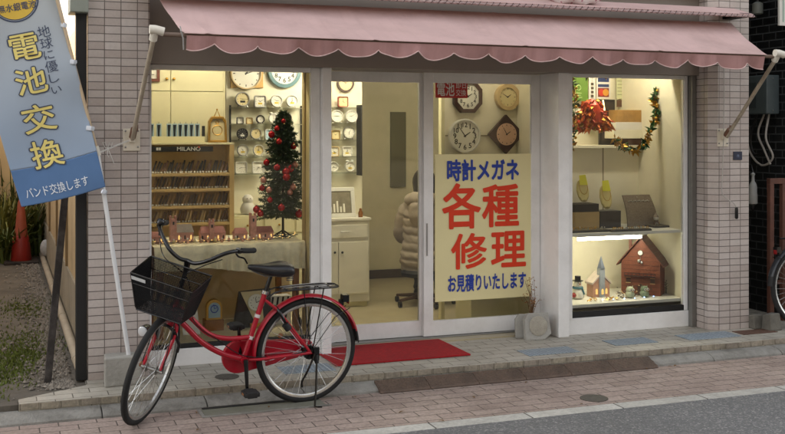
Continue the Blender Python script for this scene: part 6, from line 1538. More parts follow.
p = at(666, 300, .33); T = thing('bare_tree_ornament', 'tiny bare brown tree ornament at the right of the wooden house', 'ornament', (p.x, .33, Z2)); g = MB(); g.tube([(p.x, .33, Z2), (p.x, .33, Z2 + .11)], [.006, .002], 6)
for i in range(9): z = Z2 + .035 + i * .008; a = i * 2.4; g.tube([(p.x, .33, z), (p.x + .03 * math.cos(a), .33 + .03 * math.sin(a), z + .022)], [.0025, .001], 5)
g.build('branches', M['browncase'], T)
g = MB(); a = at(632, 300, .17); T = thing('light_string', 'short string of blue white lights in front of the owls', 'lights', (a.x, .17, Z2)); P = [Vector((at(600 + i * 3.4, 300, .17).x, .17 + .012 * math.sin(i * 1.7), Z2 + .006)) for i in range(18)]; g.tube(P, .002, 5); g.build('cable', M['paper'], T)
for i in range(1, 18, 3): g = MB(); g.ball(P[i] + Vector((0, 0, .007)), .005, 6, 5); g.build('bulb', emit('cool_bulb', '#9fc4ff', 1.2) if i == 1 else MATS['cool_bulb'], T, True)

# ------------------------------------------------------------------ inside behind the left door
x0, x1, z0, z1 = rect(322, 218.5, 370, 302.5, 1.72)
CA = thing('white_cabinet', 'white cabinet with one drawer above two doors behind the left sliding door', 'cabinet', ((x0 + x1) / 2, 1.9, .012))
g = MB(); g.box(x0, x1, 1.74, 2.118, .06, z1 - .022); g.build('carcass', M['white2'], CA, bevel=.002)
g = MB(); g.box(x0 - .01, x1 + .012, 1.72, 2.118, z1 - .021, z1); g.build('top', M['white2'], CA, bevel=.003)
g = MB(); g.box(x0 + .02, x1 - .01, 1.77, 2.1, .013, .059); g.build('plinth', M['cream'], CA)
a, b, c, d = rect(322, 225, 367.5, 238, 1.725); g = MB(); g.box(x0 + .015, b, 1.722, 1.739, c, d); dr = g.build('drawer', M['white2'], CA, bevel=.003)
g = MB(); g.tube([((x0 + b) / 2 - .04, 1.712, (c + d) / 2), ((x0 + b) / 2 + .04, 1.712, (c + d) / 2)], .005, 6); g.build('handle', M['silver'], dr)
xm = at(338.5, 0, 1.725).x; _, _, c, d = rect(322, 242, 367, 294, 1.725)
for (p, q, ku) in ((x0 + .015, xm - .002, 335), (xm + .002, b, 342.5)):
    g = MB(); g.box(p, q, 1.722, 1.739, c, d); dd = g.build('door', M['white2'], CA, bevel=.003); k = at(ku, 252.5, 1.715); g = MB(); g.ball((k.x, 1.715, k.z), .011, 8, 6); g.build('knob', M['blackcase'], dd, True)
# leaning white photo frame
ZT2 = z1 + .0005
def lean_frame(u0, u1, v0, v1, Y, label):
    a, b, z0, z1 = rect(u0, v0, u1, v1, Y); z0 = ZT2; h = z1 - z0; T = thing('photo_frame', label, 'picture', ((a + b) / 2, Y, ZT2)); m = Matrix.Translation((0, Y, ZT2)) @ Matrix.Rotation(rad(-12), 4, 'X')
    t = .035; g = MB(); g.box(a, b, 0, .02, 0, t, m); g.box(a, b, 0, .02, h - t, h, m); g.box(a, a + t, 0, .02, t, h - t, m); g.box(b - t, b, 0, .02, t, h - t, m); g.build('frame', M['whitecase'], T, bevel=.003)
    g = MB(); g.box(a + t, b - t, .008, .014, t, h - t, m); pr_ = g.build('print', mat('greyish_print', '#7a7362', .4, .3, 12), T)
    g = MB()
    for i in range(5): x = a + t + .01 + i * .03; g.box(x, x + .016, .005, .0078, t + .01, t + .06 + .025 * ((i * 7) % 3), m)
    g.build('print_shapes', M['dial'], pr_)
lean_frame(326, 356, 187, 214, 1.85, 'white framed picture leaning on top of the white cabinet')
g = MB(); a = at(360.5, 215, 1.8); g.lathe([(.02, 0), (.022, .04), (.012, .06), (.012, .075), (.002, .08)], (a.x, 1.8, ZT2), 12); tag(g.build('brown_bottle', mat('amber_bottle', '#7a4a1a', .25, .1, 10), None, True), 'small amber bottle at the right corner of the white cabinet top', 'bottle')
# office stool and the seated person
PX = at(425, 0, 1.62).x; PYY = 1.66
CHR = thing('swivel_stool', 'swivel stool with brown five arm base under the seated person', 'stool', (PX, PYY, .012))
zs_ = at(415, 267, 1.62).z - .02
g = MB(); g.lathe([(.15, 0), (.195, .01), (.2, .04), (.18, .065), (.01, .07)], (PX, PYY, zs_ - .07), 28); g.build('seat', M['blackmat'], CHR, True)
g = MB(); g.tube([(PX, PYY, .09), (PX, PYY, zs_ - .07)], .022, 10); g.build('post', M['blackcase'], CHR, True)
for i in range(5):
    a = rad(200 + 72 * i); e = Vector((PX + math.cos(a) * .27, PYY + math.sin(a) * .27, .075)); g = MB(); g.tube([(PX, PYY, .10), e], [.03, .018], 8, flat=.7); arm = g.build('base_arm', mat('brown_stool_base', '#4a3628', .5, .15, 10), CHR, True)
    g = MB(); g.tube([e + Vector((-.012, 0, -.035)), e + Vector((.012, 0, -.035))], .026, 12); g.build('caster', M['blackcase'], arm, True)
# the person sits with the back to the street; one skinned body
def skin_body(name, joints, links, m, parent, sub=2, offs=None):
    me = bpy.data.meshes.new(name); me.from_pydata([tuple(j[0]) for j in joints], links, []); o = bpy.data.objects.new(name, me); COL.objects.link(o)
    o.modifiers.new('k', 'SKIN'); o.modifiers.new('u', 'SUBSURF').levels = sub; o.modifiers['u'].render_levels = sub
    for i, j in enumerate(joints):
        r = j[1]; me.skin_vertices[0].data[i].radius = r if isinstance(r, tuple) else (r, r)
    me.skin_vertices[0].data[0].use_root = True
    dg = bpy.context.evaluated_depsgraph_get(); dg.update(); nm = bpy.data.meshes.new_from_object(o.evaluated_get(dg))
    vs = [v.co.copy() for v in nm.vertices]; fs = [tuple(p.vertices) for p in nm.polygons]; bpy.data.objects.remove(o); g = MB(); g.add(vs, fs)
    return g.build(name, m, parent, 'all')
PE = thing('person', 'person in a padded taupe hooded coat sitting with the back to the street', 'person', (PX, PYY, .012))
hz = zs_ + .09; y0 = PYY + .02
J = [(Vector((PX, y0, hz)), (.15, .11)), (Vector((PX, y0 + .0, hz + .16)), (.125, .10)), (Vector((PX, y0 + .02, hz + .34)), (.11, .085)), (Vector((PX, y0 + .02, hz + .45)), (.085, .07)), (Vector((PX, y0 + .03, hz + .53)), .05), (Vector((PX, y0 + .045, hz + .60)), (.072, .08)), (Vector((PX, y0 + .05, hz + .685)), (.074, .09)), (Vector((PX, y0 + .05, hz + .745)), (.045, .055))]
L_ = [(0, 1), (1, 2), (2, 3), (3, 4), (4, 5), (5, 6), (6, 7)]
for s in (-1, 1):
    b = len(J); J += [(Vector((PX + s * .13, y0 + .02, hz + .40)), .042), (Vector((PX + s * .195, y0 + .06, hz + .20)), .044), (Vector((PX + s * .13, y0 + .27, hz + .16)), .036), (Vector((PX + s * .10, y0 + .36, hz + .155)), (.022, .035))]; L_ += [(3, b), (b, b + 1), (b + 1, b + 2), (b + 2, b + 3)]
    for k, (dx, ln) in enumerate(((-.024, .055), (-.008, .065), (.008, .062), (.022, .05))):
        c = len(J); J += [(Vector((PX + s * .10 + dx, y0 + .385, hz + .15)), .010), (Vector((PX + s * .10 + dx, y0 + .385 + ln * .6, hz + .142)), .0085), (Vector((PX + s * .10 + dx, y0 + .385 + ln * .9, hz + .122)), .007)]; L_ += [(b + 3, c), (c, c + 1), (c + 1, c + 2)]
    c = len(J); J += [(Vector((PX + s * .10 - s * .04, y0 + .365, hz + .15)), .010), (Vector((PX + s * .10 - s * .055, y0 + .40, hz + .145)), .008)]; L_ += [(b + 3, c), (c, c + 1)]
    b = len(J); J += [(Vector((PX + s * .07, y0 + .08, hz - .01)), .066), (Vector((PX + s * .08, y0 + .39, hz - .02)), .05), (Vector((PX + s * .09, y0 + .34, hz - .26)), .038), (Vector((PX + s * .10, y0 + .30, .075)), .03), (Vector((PX + s * .105, y0 + .36, .045)), (.036, .03)), (Vector((PX + s * .11, y0 + .45, .036)), (.03, .02))]; L_ += [(0, b), (b, b + 1), (b + 1, b + 2), (b + 2, b + 3), (b + 3, b + 4), (b + 4, b + 5)]
skin_body('body', J, L_, mat('skin_tone', '#b98a6e', .6, .05, 10), PE)
# coat: quilted, flaring over the hips, sleeves, hood lying on the shoulders
M['coat'] = mat('taupe_padded_coat', '#8f8375', .75, .12, 9, .35, bscale=40)
def quilt(m):
    nt = m.node_tree; N, L = nt.nodes, nt.links; b = N['Principled BSDF']; tc = N.new('ShaderNodeTexCoord'); w = N.new('ShaderNodeTexWave'); w.wave_type = 'BANDS'; w.bands_direction = 'Z'; w.wave_profile = 'SIN'
    w.inputs['Scale'].default_value = 2.6; w.inputs['Distortion'].default_value = 2.0; w.inputs['Detail'].default_value = 3; w.inputs['Detail Scale'].default_value = 2.5; L.new(tc.outputs['Object'], w.inputs['Vector'])
    bn = N.new('ShaderNodeBump'); bn.inputs['Strength'].default_value = .5; bn.inputs['Distance'].default_value = .012; L.new(w.outputs['Fac'], bn.inputs['Height']); L.new(bn.outputs[0], b.inputs['Normal'])
quilt(M['coat'])
PRF = ((-.15, .19, .17), (-.10, .212, .19), (-.03, .228, .20), (.05, .222, .19), (.12, .205, .175), (.17, .195, .165), (.22, .198, .165), (.30, .205, .165), (.38, .205, .155), (.44, .185, .14), (.49, .14, .115), (.53, .105, .095), (.57, .095, .09))
def prf(t):
    for (t0, w0, d0), (t1, w1, d1) in zip(PRF, PRF[1:]):
        if t <= t1 + 1e-6: f = (t - t0) / (t1 - t0); return w0 + (w1 - w0) * f, d0 + (d1 - d0) * f
    return PRF[-1][1:]
rings = []; NR = 84
for k in range(NR + 1):
    t = -.15 + .72 * k / NR; w, d_ = prf(t); ring = []
    for j in range(64):
        a_ = 2 * PI * j / 64; tt = t + .010 * math.sin(3 * a_ + 1) + .005 * math.sin(7 * a_)
        puff = .015 * (abs(math.sin(PI * tt / .072)) ** .55 - .6); wr_k = .004 * math.sin(a_ * 11 + tt * 60) * math.sin(tt * 37 + a_ * 3)
        ring.append(Vector((PX + math.cos(a_) * (w * .92 + puff + wr_k), y0 + .01 + math.sin(a_) * (d_ + puff + wr_k), hz + t)))
    rings.append(ring)
g = MB(); g.loft(rings); coat = g.build('coat', M['coat'], PE, 'all')
for s in (-1, 1):
    P = spline([(PX + s * .10, y0 + .01, hz + .455), (PX + s * .175, y0 + .02, hz + .385), (PX + s * .215, y0 + .05, hz + .20), (PX + s * .175, y0 + .18, hz + .165), (PX + s * .115, y0 + .31, hz + .158)], 14)
    g = MB(); g.tube(P, [(.074 - .022 * i / len(P)) * (1 + .16 * (abs(math.sin(i * .42)) ** .55 - .6)) for i in range(len(P))], 18); g.build('sleeve', M['coat'], coat, 'all')
# hood lying in a thick roll behind the neck
g = MB(); hp2 = [Vector((PX + math.cos(a_) * .125, y0 - .01 + math.sin(a_) * .10, hz + .50 - .035 * math.sin(a_))) for a_ in [2 * PI * i / 36 for i in range(36)]]; g.tube(hp2, [.046 + .012 * (math.sin(2 * PI * i / 36) < 0) * abs(math.sin(2 * PI * i / 36)) + .004 * math.sin(i * 1.9) for i in range(36)], 12, True); g.build('hood', M['coat'], coat, 'all')
g = MB(); rings = []
for t, w, d_ in ((.27, .03, .012), (.30, .085, .035), (.37, .115, .055), (.45, .12, .06), (.51, .09, .045)): rings.append([Vector((PX + math.cos(2 * PI * j / 24) * w, y0 - .135 + math.sin(2 * PI * j / 24) * d_ + .05 * (t - .3), hz + t)) for j in range(24)])
g.loft(rings); g.build('hood_bag', M['coat'], coat, 'all', subsurf=1)
g = MB(); hc = Vector((PX, y0 + .035, hz + .665)); rings = []
for k in range(11):
    t = PI * k / 10; rr = math.sin(t); rings.append([hc + Vector((math.cos(2 * PI * j / 24) * rr * (.104 + .004 * math.sin(j * 2.6)), math.sin(2 * PI * j / 24) * rr * (.118 if math.sin(2 * PI * j / 24) < 0 else .082), -math.cos(t) * .13 - (.075 if k < 4 and math.sin(2 * PI * j / 24) < .2 else 0))) for j in range(24)])
g.loft(rings); g.build('hair', mat('dark_hair', '#17120f', .5, .3, 60, .3), PE, 'all')
g = MB()
for s in (-1, 1): g.tube(spline([(PX + s * .07, y0 + .07, hz - .01), (PX + s * .08, y0 + .40, hz - .018), (PX + s * .09, y0 + .34, hz - .26), (PX + s * .10, y0 + .305, .10)], 6), [.085] * 6 + [.066] * 6 + [.054] * 6 + [.048], 12)
g.build('trousers', mat('grey_blue_trousers', '#4b4e52', .8, .12, 20), PE, 'all')
for s in (-1, 1):
    g = MB(); g.loft([[Vector((PX + s * .105 + math.cos(2 * PI * j / 14) * w, y, .012 + .035 * hh + max(-.0, math.sin(2 * PI * j / 14)) * hh * .05 - (.035 * hh if math.sin(2 * PI * j / 14) < 0 else 0))) for j in range(14)] for (y, w, hh) in ((y0 + .26, .025, .8), (y0 + .30, .042, 1.3), (y0 + .38, .046, 1.1), (y0 + .46, .04, .8), (y0 + .51, .02, .5))]); g.build('shoe', M['blackcase'], PE, 'all')
hf = Vector((PX, y0 + .05, hz + .66))
for s in (-1, 1):
    g = MB(); g.ball(hf + Vector((s * .03, .078, .005)), .011, 10, 8); g.build('eye', M['paper'], PE, True)
    g = MB(); g.ball(hf + Vector((s * .083, .005, -.005)), .022, 8, 6, .4, .7, 1.2); g.build('ear', MATS['skin_tone'], PE, True)
g = MB(); g.tube([hf + Vector((0, .082, .0)), hf + Vector((0, .105, -.032))], [.008, .014], 8); g.build('nose', MATS['skin_tone'], PE, True)
g = MB(); g.tube([hf + Vector((-.022, .076, -.062)), hf + Vector((0, .084, -.064)), hf + Vector((.022, .076, -.062))], .005, 6); g.build('mouth', mat('lip_tone', '#8f5148', .5, .05, 10), PE, True)

PE.rotation_euler.z = rad(-32)                       # turned a little to the right
# ------------------------------------------------------------------ things on the pavement
# red mat
p0, p1, p2, p3 = gz(325, 363), gz(474.5, 357), gz(433, 336.5), gz(318, 341)
y0m, y1m = -.345, .215
g = MB(); g.box(2.06, 3.03, y0m, y1m, .001, .013); MATM = g.build('door_mat', mat('red_carpet_mat', '#b0121a', .95, .22, 45, 1., bscale=400, dirt='#5e1013', dirt_amt=.35), None, bevel=.004); tag(MATM, 'flat red carpet mat lying before the sliding doors', 'mat')
# blue grey flush covers
M['cover'] = tile_mat('blue_grey_cover', '#9aa7b0', '#919ea8', '#66717b', .03, .03, .003, 0, 'floor', .6, (0, 0), .2, '#6a6d6c', .5, .3)
def cover(us, label, m, name='pavement_cover', z=.004, grp='flush covers in the shop pavement'):
    P = [gz(u, v, z) for u, v in us]; g = MB(); g.plan([(p.x, p.y) for p in P], .0008, z); tag(g.build(name, m, None, bevel=.001), label, 'cover', grp)
def covr(u0, v0, u1, v1, w, d, label, m, grp='flush covers in the shop pavement'):
    c = gz((u0 + u1) / 2, (v0 + v1) / 2); g = MB(); g.box(c.x - w / 2, c.x + w / 2, c.y - d / 2, c.y + d / 2, .0008, .005); o = g.build('pavement_cover', m, None, bevel=.002); tag(o, label, 'cover', grp); return c
covr(275, 361, 338, 377, .34, .21, 'worn blue grey cover under the rear wheel of the bicycle', M['cover'])
covr(515, 345, 582, 358, .40, .19, 'worn blue grey cover just right of the broken concrete blocks', M['cover'])
covr(604, 336.5, 656, 347, .36, .19, 'worn blue grey cover below the middle of the right window', M['cover'])
covr(678, 331, 738, 341, .46, .20, 'worn blue grey cover at the foot of the right pillar', M['cover'])
covr(736, 328, 774, 336, .32, .14, 'rusty brown cover at the right end of the step', mat('rusty_cover', '#5a4032', .85, .3, 30, .4))
c = gz(227, 377); g = MB(); g.lathe([(.001, .0009), (.075, .0009), (.075, .005), (.068, .0055), (.001, .005)], (c.x, c.y, 0), 28); tag(g.build('valve_cover', mat('dark_iron', '#4a463f', .7, .25, 40, .3), None, True), 'small round iron cover in the tiles behind the bicycle pedal', 'cover')
c = gz(594, 398.5, ZB); g = MB(); g.lathe([(.001, .0009), (.085, .0009), (.085, .005), (.07, .0045), (.06, .0055), (.001, .005)], (c.x, c.y, ZB), 30); tag(g.build('valve_cover', MATS['dark_iron'], None, True), 'round dark iron cover in the pink brick pavement', 'cover')
# concrete drain slab by the kerb with an open slot
P = [gz(212, 405, ZB), gz(226, 417, ZB), gz(318, 404.5, ZB), gz(298, 398, ZB)]
g = MB(); g.box(1.10, 1.82, -.915, -.765, ZB + .0008, ZB + .006); T = thing('drain_slab', 'greenish concrete drain slab with a dark slot between kerb and pink bricks', 'drain', (1.46, -.9, ZB)); g.build('slab', mat('mossy_concrete', '#77766a', .95, .2, 12, .5, dirt='#4d5038', dirt_amt=.7, dirt_scale=6), T, bevel=.003)
g = MB(); g.box(1.08, 1.85, -.935, -.917, ZB + .0008, ZB + .007); g.box(1.08, 1.098, -.916, -.76, ZB + .0008, ZB + .007); g.build('rim', M['kerb'], T)
g = MB(); g.box(1.11, 1.66, -.778, -.740, ZB + .0061, ZB + .0085); g.build('slot', M['blackmat'], T)
# rusty chequered ramp plates on the kerb, each its own
def ramp_plate():
    T = thing('ramp_plate', 'rusty brown chequered steel kerb ramp plate', 'ramp plate', (0, 0, 0), 'kerb ramp plates')
    L0 = .336; a = (-.125, 0.004); b = (-.115, .016); c = (0, .058)
    g = MB(); g.profile([(a[0], a[1]), (b[0], b[1]), (c[0], c[1]), (c[0], c[1] - .008), (b[0] + .01, b[1] - .01), (a[0] + .006, .001)], 0, L0); pl_ = g.build('plate', mat('rusty_chequer_plate', '#5d4c40', .75, .25, 14, .3, dirt='#3d342d', dirt_amt=.6, dirt_scale=5), T, bevel=.002)
    g = MB(); d = Vector((0, c[0] - b[0], c[1] - b[1])); n = d.cross(Vector((-1, 0, 0))).normalized()
    n = n if n.z > 0 else -n
    for i in range(15):
        for j in range(5):
            o = Vector((.015 + i * .0225, b[0], b[1])) + d * ((j + .5) / 5.1); s = 1 if (i + j) % 2 else -1; e = Vector((.008, 0, 0)) * 1 + d.normalized() * .008 * s; w = e.cross(n).normalized() * .0022
            g.add([o - e + w, o - e - w, o + e - w, o + e + w, o - e * .6 + n * .003, o + e * .6 + n * .003], [(0, 1, 4), (1, 2, 5, 4), (2, 3, 5), (3, 0, 4, 5)])
    g.build('chequer_studs', MATS['rusty_chequer_plate'], pl_)
    g = MB()
    for x in (.004, L0 - .004): g.add([(x - .002, a[0] + .01, .002), (x + .002, a[0] + .01, .002), (x + .002, c[0], c[1] - .009), (x - .002, c[0], c[1] - .009), (x - .002, c[0], .001), (x + .002, c[0], .001)], [(0, 1, 2, 3), (3, 2, 5, 4), (0, 3, 4), (1, 5, 2), (0, 4, 5, 1)])
    g.build('side_web', MATS['rusty_chequer_plate'], T)
    return T
rp = ramp_plate(); pls = [rp] + [dup(rp, (0, 0, 0)) for _ in range(5)]
LB = ['rusty chequered ramp plate at the left end of the row, nearest the bicycle', 'rusty chequered ramp plate second from the bicycle, below the red mat corner', 'rusty chequered ramp plate third from the bicycle', 'rusty chequered ramp plate fourth from the bicycle', 'rusty chequered ramp plate second from the right end of the row', 'rusty chequered ramp plate at the right end of the row, below the right window']
for i, (o, lab) in enumerate(zip(pls, LB)): o.location = (2.215 + i * .3395, -.655, ZB); o['label'] = lab; o.scale = (1, 1, 1)
# broken concrete blocks leaning at the doorway, dry plant behind
def hexblock(c, w, h, d, rz, tilt, label, ringed):
    m = Matrix.Translation(c) @ Matrix.Rotation(rz, 4, 'Z') @ Matrix.Rotation(tilt, 4, 'X')
    T = thing('paving_block', label, 'concrete block', tuple(c), 'concrete blocks at the doorway')
    O = [(-w * .5, 0), (w * .22, -h * .0), (w * .5, h * .2), (w * .42, h * .97), (-w * .36, h * .96), (-w * .5, h * .75)]
    g = MB(); g.prism(O, 0, d); g.xf(m).build('block', M['concrete'], T, bevel=.006)
    if ringed:
        g = MB(); g.lathe([(.001, .0), (.068, .0), (.072, .004), (.068, .006), (.001, .0045)], (0, -.0005, h * .5), 28, 'y'); g.xf(m).build('round_face', mat('sandy_concrete', '#a09a8d', .95, .15, 20, .5), T, True)
s0 = gz(536, 340.5); hexblock(Vector((s0.x + .03, -.03, .0)), .205, .205, .05, rad(-6), rad(-9), 'front pale concrete block with a round sandy face leaning in the doorway corner', True)
hexblock(Vector((s0.x - .01, .06, .0)), .19, .185, .04, rad(-16), rad(-8), 'rear concrete block half hidden behind the round faced one', False)
hp = at(531, 325, .2); T = thing('dry_plant', 'dried brown twiggy plant standing behind the concrete blocks', 'plant', (hp.x, .20, .0)); rnd = random.Random(8)
g = MB(); lf = MB()
for i in range(16):
    a = rnd.random() * 2 * PI; e = Vector((hp.x + math.cos(a) * rnd.uniform(.02, .09), .20 + math.sin(a) * .03, rnd.uniform(.25, .46))); md = Vector((hp.x, .20, .12)).lerp(e, .5) + Vector((rnd.uniform(-.02, .02), 0, .03)); g.tube([Vector((hp.x, .2, .1)), md, e], [.003, .002, .0008], 5)
    for k in range(9):
        c = md.lerp(e, rnd.random()) + Vector((rnd.gauss(0, .012), rnd.gauss(0, .012), rnd.gauss(0, .012))); d = Vector((rnd.gauss(0, 1), rnd.gauss(0, 1), rnd.gauss(0, 1))).normalized() * rnd.uniform(.012, .024); s = d.orthogonal().normalized() * .004; lf.add([c, c + d * .5 + s, c + d, c + d * .5 - s], [(0, 1, 2, 3)])
g.build('twigs', mat('dry_twig', '#6d5236', .8, .2, 20), T); lf.build('leaves', mat('dry_leaf', '#94683a', .8, .35, 20), T)
g = MB(); g.lathe([(.05, 0), (.065, .11), (.07, .11), (.07, .12), (.06, .12), (.058, .10), (.002, .098)], (hp.x, .20, 0), 20); g.build('pot', mat('grey_plastic_pot', '#77736b', .7, .1, 10), T, True)

# ------------------------------------------------------------------ right pillar fittings
x0, x1, z0, z1 = rect(733.5, 151.5, 742, 160, -.195)
T = thing('wall_plate', 'small dark blue square plate on the right tiled pillar', 'sign', ((x0 + x1) / 2, -.195, z0)); g = MB(); g.box(x0, x1, -.198, -.1905, z0, z1); g.build('plate', mat('dark_blue_enamel', '#1c2740', .3, .08, 10), T, bevel=.002)
g = MB(); cx, cz = (x0 + x1) / 2, (z0 + z1) / 2; g.box(cx - .009, cx + .009, -.1995, -.1982, cz + .004, cz + .008); g.box(cx - .009, cx - .005, -.1995, -.1982, cz - .012, cz + .004); g.box(cx + .005, cx + .009, -.1995, -.1982, cz - .012, cz + .004); g.build('emblem', mat('grey_blue_emblem', '#6f7d96', .4, .05, 10), T)
T = thing('hanging_switch', 'grey cable hanging from the awning bracket with a black pull switch at its end', 'switch', tuple(at(735, 220, -.215)))
g = MB(); pts = spline([at(u, v, y) for u, v, y in ((724, 60, -.20), (724, 100, -.205), (723.5, 140, -.21), (722.5, 175, -.205), (722, 192, -.21), (727, 199, -.215), (733.5, 203, -.215), (736.5, 208, -.215))], 6); g.tube(pts, .0035, 6); g.build('cable', mat('grey_cable', '#a9a49c', .6, .1, 10), T, True)
e = pts[-1]; g = MB(); g.tube([e + Vector((0, 0, .006)), e, e + Vector((0, 0, -.075)), e + Vector((0, 0, -.085))], [.006, .013, .014, .008], 10); g.build('switch_body', M['blackcase'], T, True)

# ------------------------------------------------------------------ alley on the right
M['blackbrick'] = tile_mat('black_glazed_brick', '#171a1d', '#101215', '#4c4f50', .16, .066, .005, .5, 'wall', .3, (0, 0), .3, '#0d0e0f', .4, .6)
RN = thing('black_brick_house', 'neighbouring building of dark glazed bricks across the narrow right alley', 'building', (6.6, 1.5, 0))
g = MB(); g.box(6.10, 10, .02, 9, -.1, 6); g.build('wall', M['blackbrick'], RN)
g = MB(); g.box(6.05, 10.2, -.05, 9.1, 6.002, 6.2); g.build('roof', MATS['roof_slab'], RN)
g = MB(); g.box(5.47, 6.3, 5, 5.2, -.1, 5); tag(g.build('alley_gate_wall', M['blackmat'], None), 'dark wall closing the far end of the narrow right alley', 'wall')
# electric box
a = at(757, 75, .34); b = at(772, 115, .18)
T = thing('meter_box', 'dark grey electric meter box on the black brick wall', 'electric box', (6.0, .3, at(765, 115, .2).z)); z0, z1 = at(765, 114, .2).z, at(765, 75, .2).z
g = MB(); g.box(5.965, 6.098, .17, .46, z0, z1); g.build('box_body', mat('dark_grey_green_box', '#4a5456', .45, .1, 10), T, bevel=.008)
g = MB(); g.box(5.96, 5.964, .30, .44, z0 + .05, z1 - .06); g.build('cover_plate', mat('darker_box_cover', '#353d3f', .4, .1, 10), T)
g = MB()
for z in (z0 + .03, z1 - .03): g.ball((6.03, .168, z), .006, 6, 5)
g.build('screws', M['steel'], T)
T = thing('hanging_cables', 'loose grey and black cables drooping below the meter box', 'cables', (6.02, .3, z0))
for i, (pts, m) in enumerate((((( 6.05, .24, z0), (6.0, .22, z0 - .2), (6.03, .17, z0 - .36), (6.02, .3, z0 - .43), (6.04, .48, z0 - .30), (6.05, .52, z0 - .05)), 'grey_cable'), (((6.05, .3, z0), (6.02, .34, z0 - .16), (6.0, .24, z0 - .30), (6.03, .2, z0 - .42)), 'grey_cable'), (((6.06, .4, z0), (6.04, .46, z0 - .2), (6.05, .42, z0 - .34), (6.05, .30, z0 - .28), (6.06, .28, z0)), 'black_plastic'))):
    g = MB(); g.tube(spline(pts, 7), .009, 7); g.build('cable', MATS[m], T, True)
# lamp high up, white sign
p = at(757.5, 8.5, .35); T = thing('wall_lamp', 'grey cylindrical wall lamp high on the black brick wall', 'lamp', tuple(p)); g = MB(); g.lathe([(.03, -.05), (.045, -.045), (.045, .04), (.02, .055)], p, 16); g.build('shade', mat('grey_lamp_shade', '#7d8078', .5, .08, 10), T, True); g = MB(); g.tube([p + Vector((0, 0, .05)), p + Vector((.0, 0, .1)), Vector((6.1, p.y, p.z + .1))], .009, 6); g.build('bracket', M['blackcase'], T, True)
x0, x1, z0, z1 = rect(778, -14, 792, 26, .015); T = thing('notice_board', 'white notice with lines of small text at the top right on the dark bricks', 'sign', ((x0 + x1) / 2, 0, z0)); g = MB(); g.box(x0, x1 + .1, -.004, .018, z0, z1); g.build('board', M['paper'], T, bevel=.002)
g = MB()
for k in range(3): g.box(x0 + .03 + k * .028, x0 + .042 + k * .028, -.006, -.0045, z0 + .03, z1 - .03)
g.build('text_lines', mat('pale_green_text', '#8ba396', .6, .05, 10), T)
# white bottle-shaped lantern
p = at(753, 205, .30); T = thing('white_lantern', 'white ribbed plastic lantern hanging on the dark wall by the right pillar', 'lantern', tuple(p)); q = mpp(753, .3)
g = MB(); g.lathe([(2.0 * q, 0), (4.4 * q, 1.5 * q), (4.4 * q, 10 * q), (4.0 * q, 12 * q), (4.0 * q, 18 * q), (3.2 * q, 21 * q), (1.6 * q, 24 * q), (1.4 * q, 29 * q), (2.2 * q, 31 * q), (.2 * q, 33 * q)], p, 18); g.build('lantern_body', mat('grey_white_plastic', '#a9aaa6', .5, .06, 10), T, True)
g = MB(); g.lathe([(1.0 * q, -6 * q), (2.4 * q, -4 * q), (2.6 * q, -.2 * q), (1 * q, 0)], p, 14); g.build('fitting', M['blackcase'], T, True); g = MB(); g.tube([p + Vector((0, 0, 33 * q)), p + Vector((.0, .02, 40 * q)), Vector((6.1, p.y + .02, p.z + 40 * q))], .006, 6); g.build('bracket', M['blackcase'], T, True)
# rusty gate frame
M['rust'] = mat('rusty_brown_steel', '#5d3a2c', .75, .3, 12, .2)
T = thing('gate_frame', 'rusty brown steel gate frame standing at the right edge of the alley', 'gate', (5.95, -.02, 0))
a = at(770.5, 320, -.02).x; zt = at(770, 184, -.02).z
for x in (a, a + .125, a + .50): g = MB(); g.box(x - .02, x + .02, -.04, 0, .001, zt); g.build('post', M['rust'], T, bevel=.002)
g = MB(); g.box(a - .021, a + .52, -.041, .001, zt + .001, zt + .045); g.build('top_rail', M['rust'], T, bevel=.002)
g = MB(); g.box(a + .02, a + .105, -.03, -.012, .30, .33); g.build('rail', M['rust'], T)
# a second bicycle, only its rear wheel inside the picture
c = at(806, 287, -.34)
B2 = dup(BK, (c.x, -.34, .0), 'dark bicycle by the rusty gate, only its rear wheel showing at the right edge', 0.0)
M['darkpaint'] = mat('dark_grey_bicycle_paint', '#25282c', .3, .06, 8)
for o in bpy.data.objects:
    r_ = o
    while r_.parent is not None: r_ = r_.parent
    if r_ == B2 and o.type == 'MESH' and o.material_slots and o.material_slots[0].material == M['red']:
        o.material_slots[0].link = 'OBJECT'; o.material_slots[0].material = M['darkpaint']
for (u, v, w, h, lab) in ((761.5, 329, .13, .13, 'rough grey concrete block at the alley mouth by the right pillar'), (777, 331, .12, .14, 'pale broken concrete block in front of the rusty gate')):
    p = gz(u, v); g = MB(); g.plan([(p.x - w / 2, p.y), (p.x + w / 2, p.y + .01), (p.x + w * .45, p.y + .10), (p.x - w * .48, p.y + .11)], .001, h)
    for i in range(4, 8): g.v[i] = g.v[i] + Vector((random.uniform(-.02, .012), random.uniform(-.01, .01), random.uniform(-.045, .0)))
    tag(g.build('rubble_block', mat('dark_rubble_concrete', '#67645c', .95, .25, 12, .5), None, bevel=.006), lab, 'concrete block')

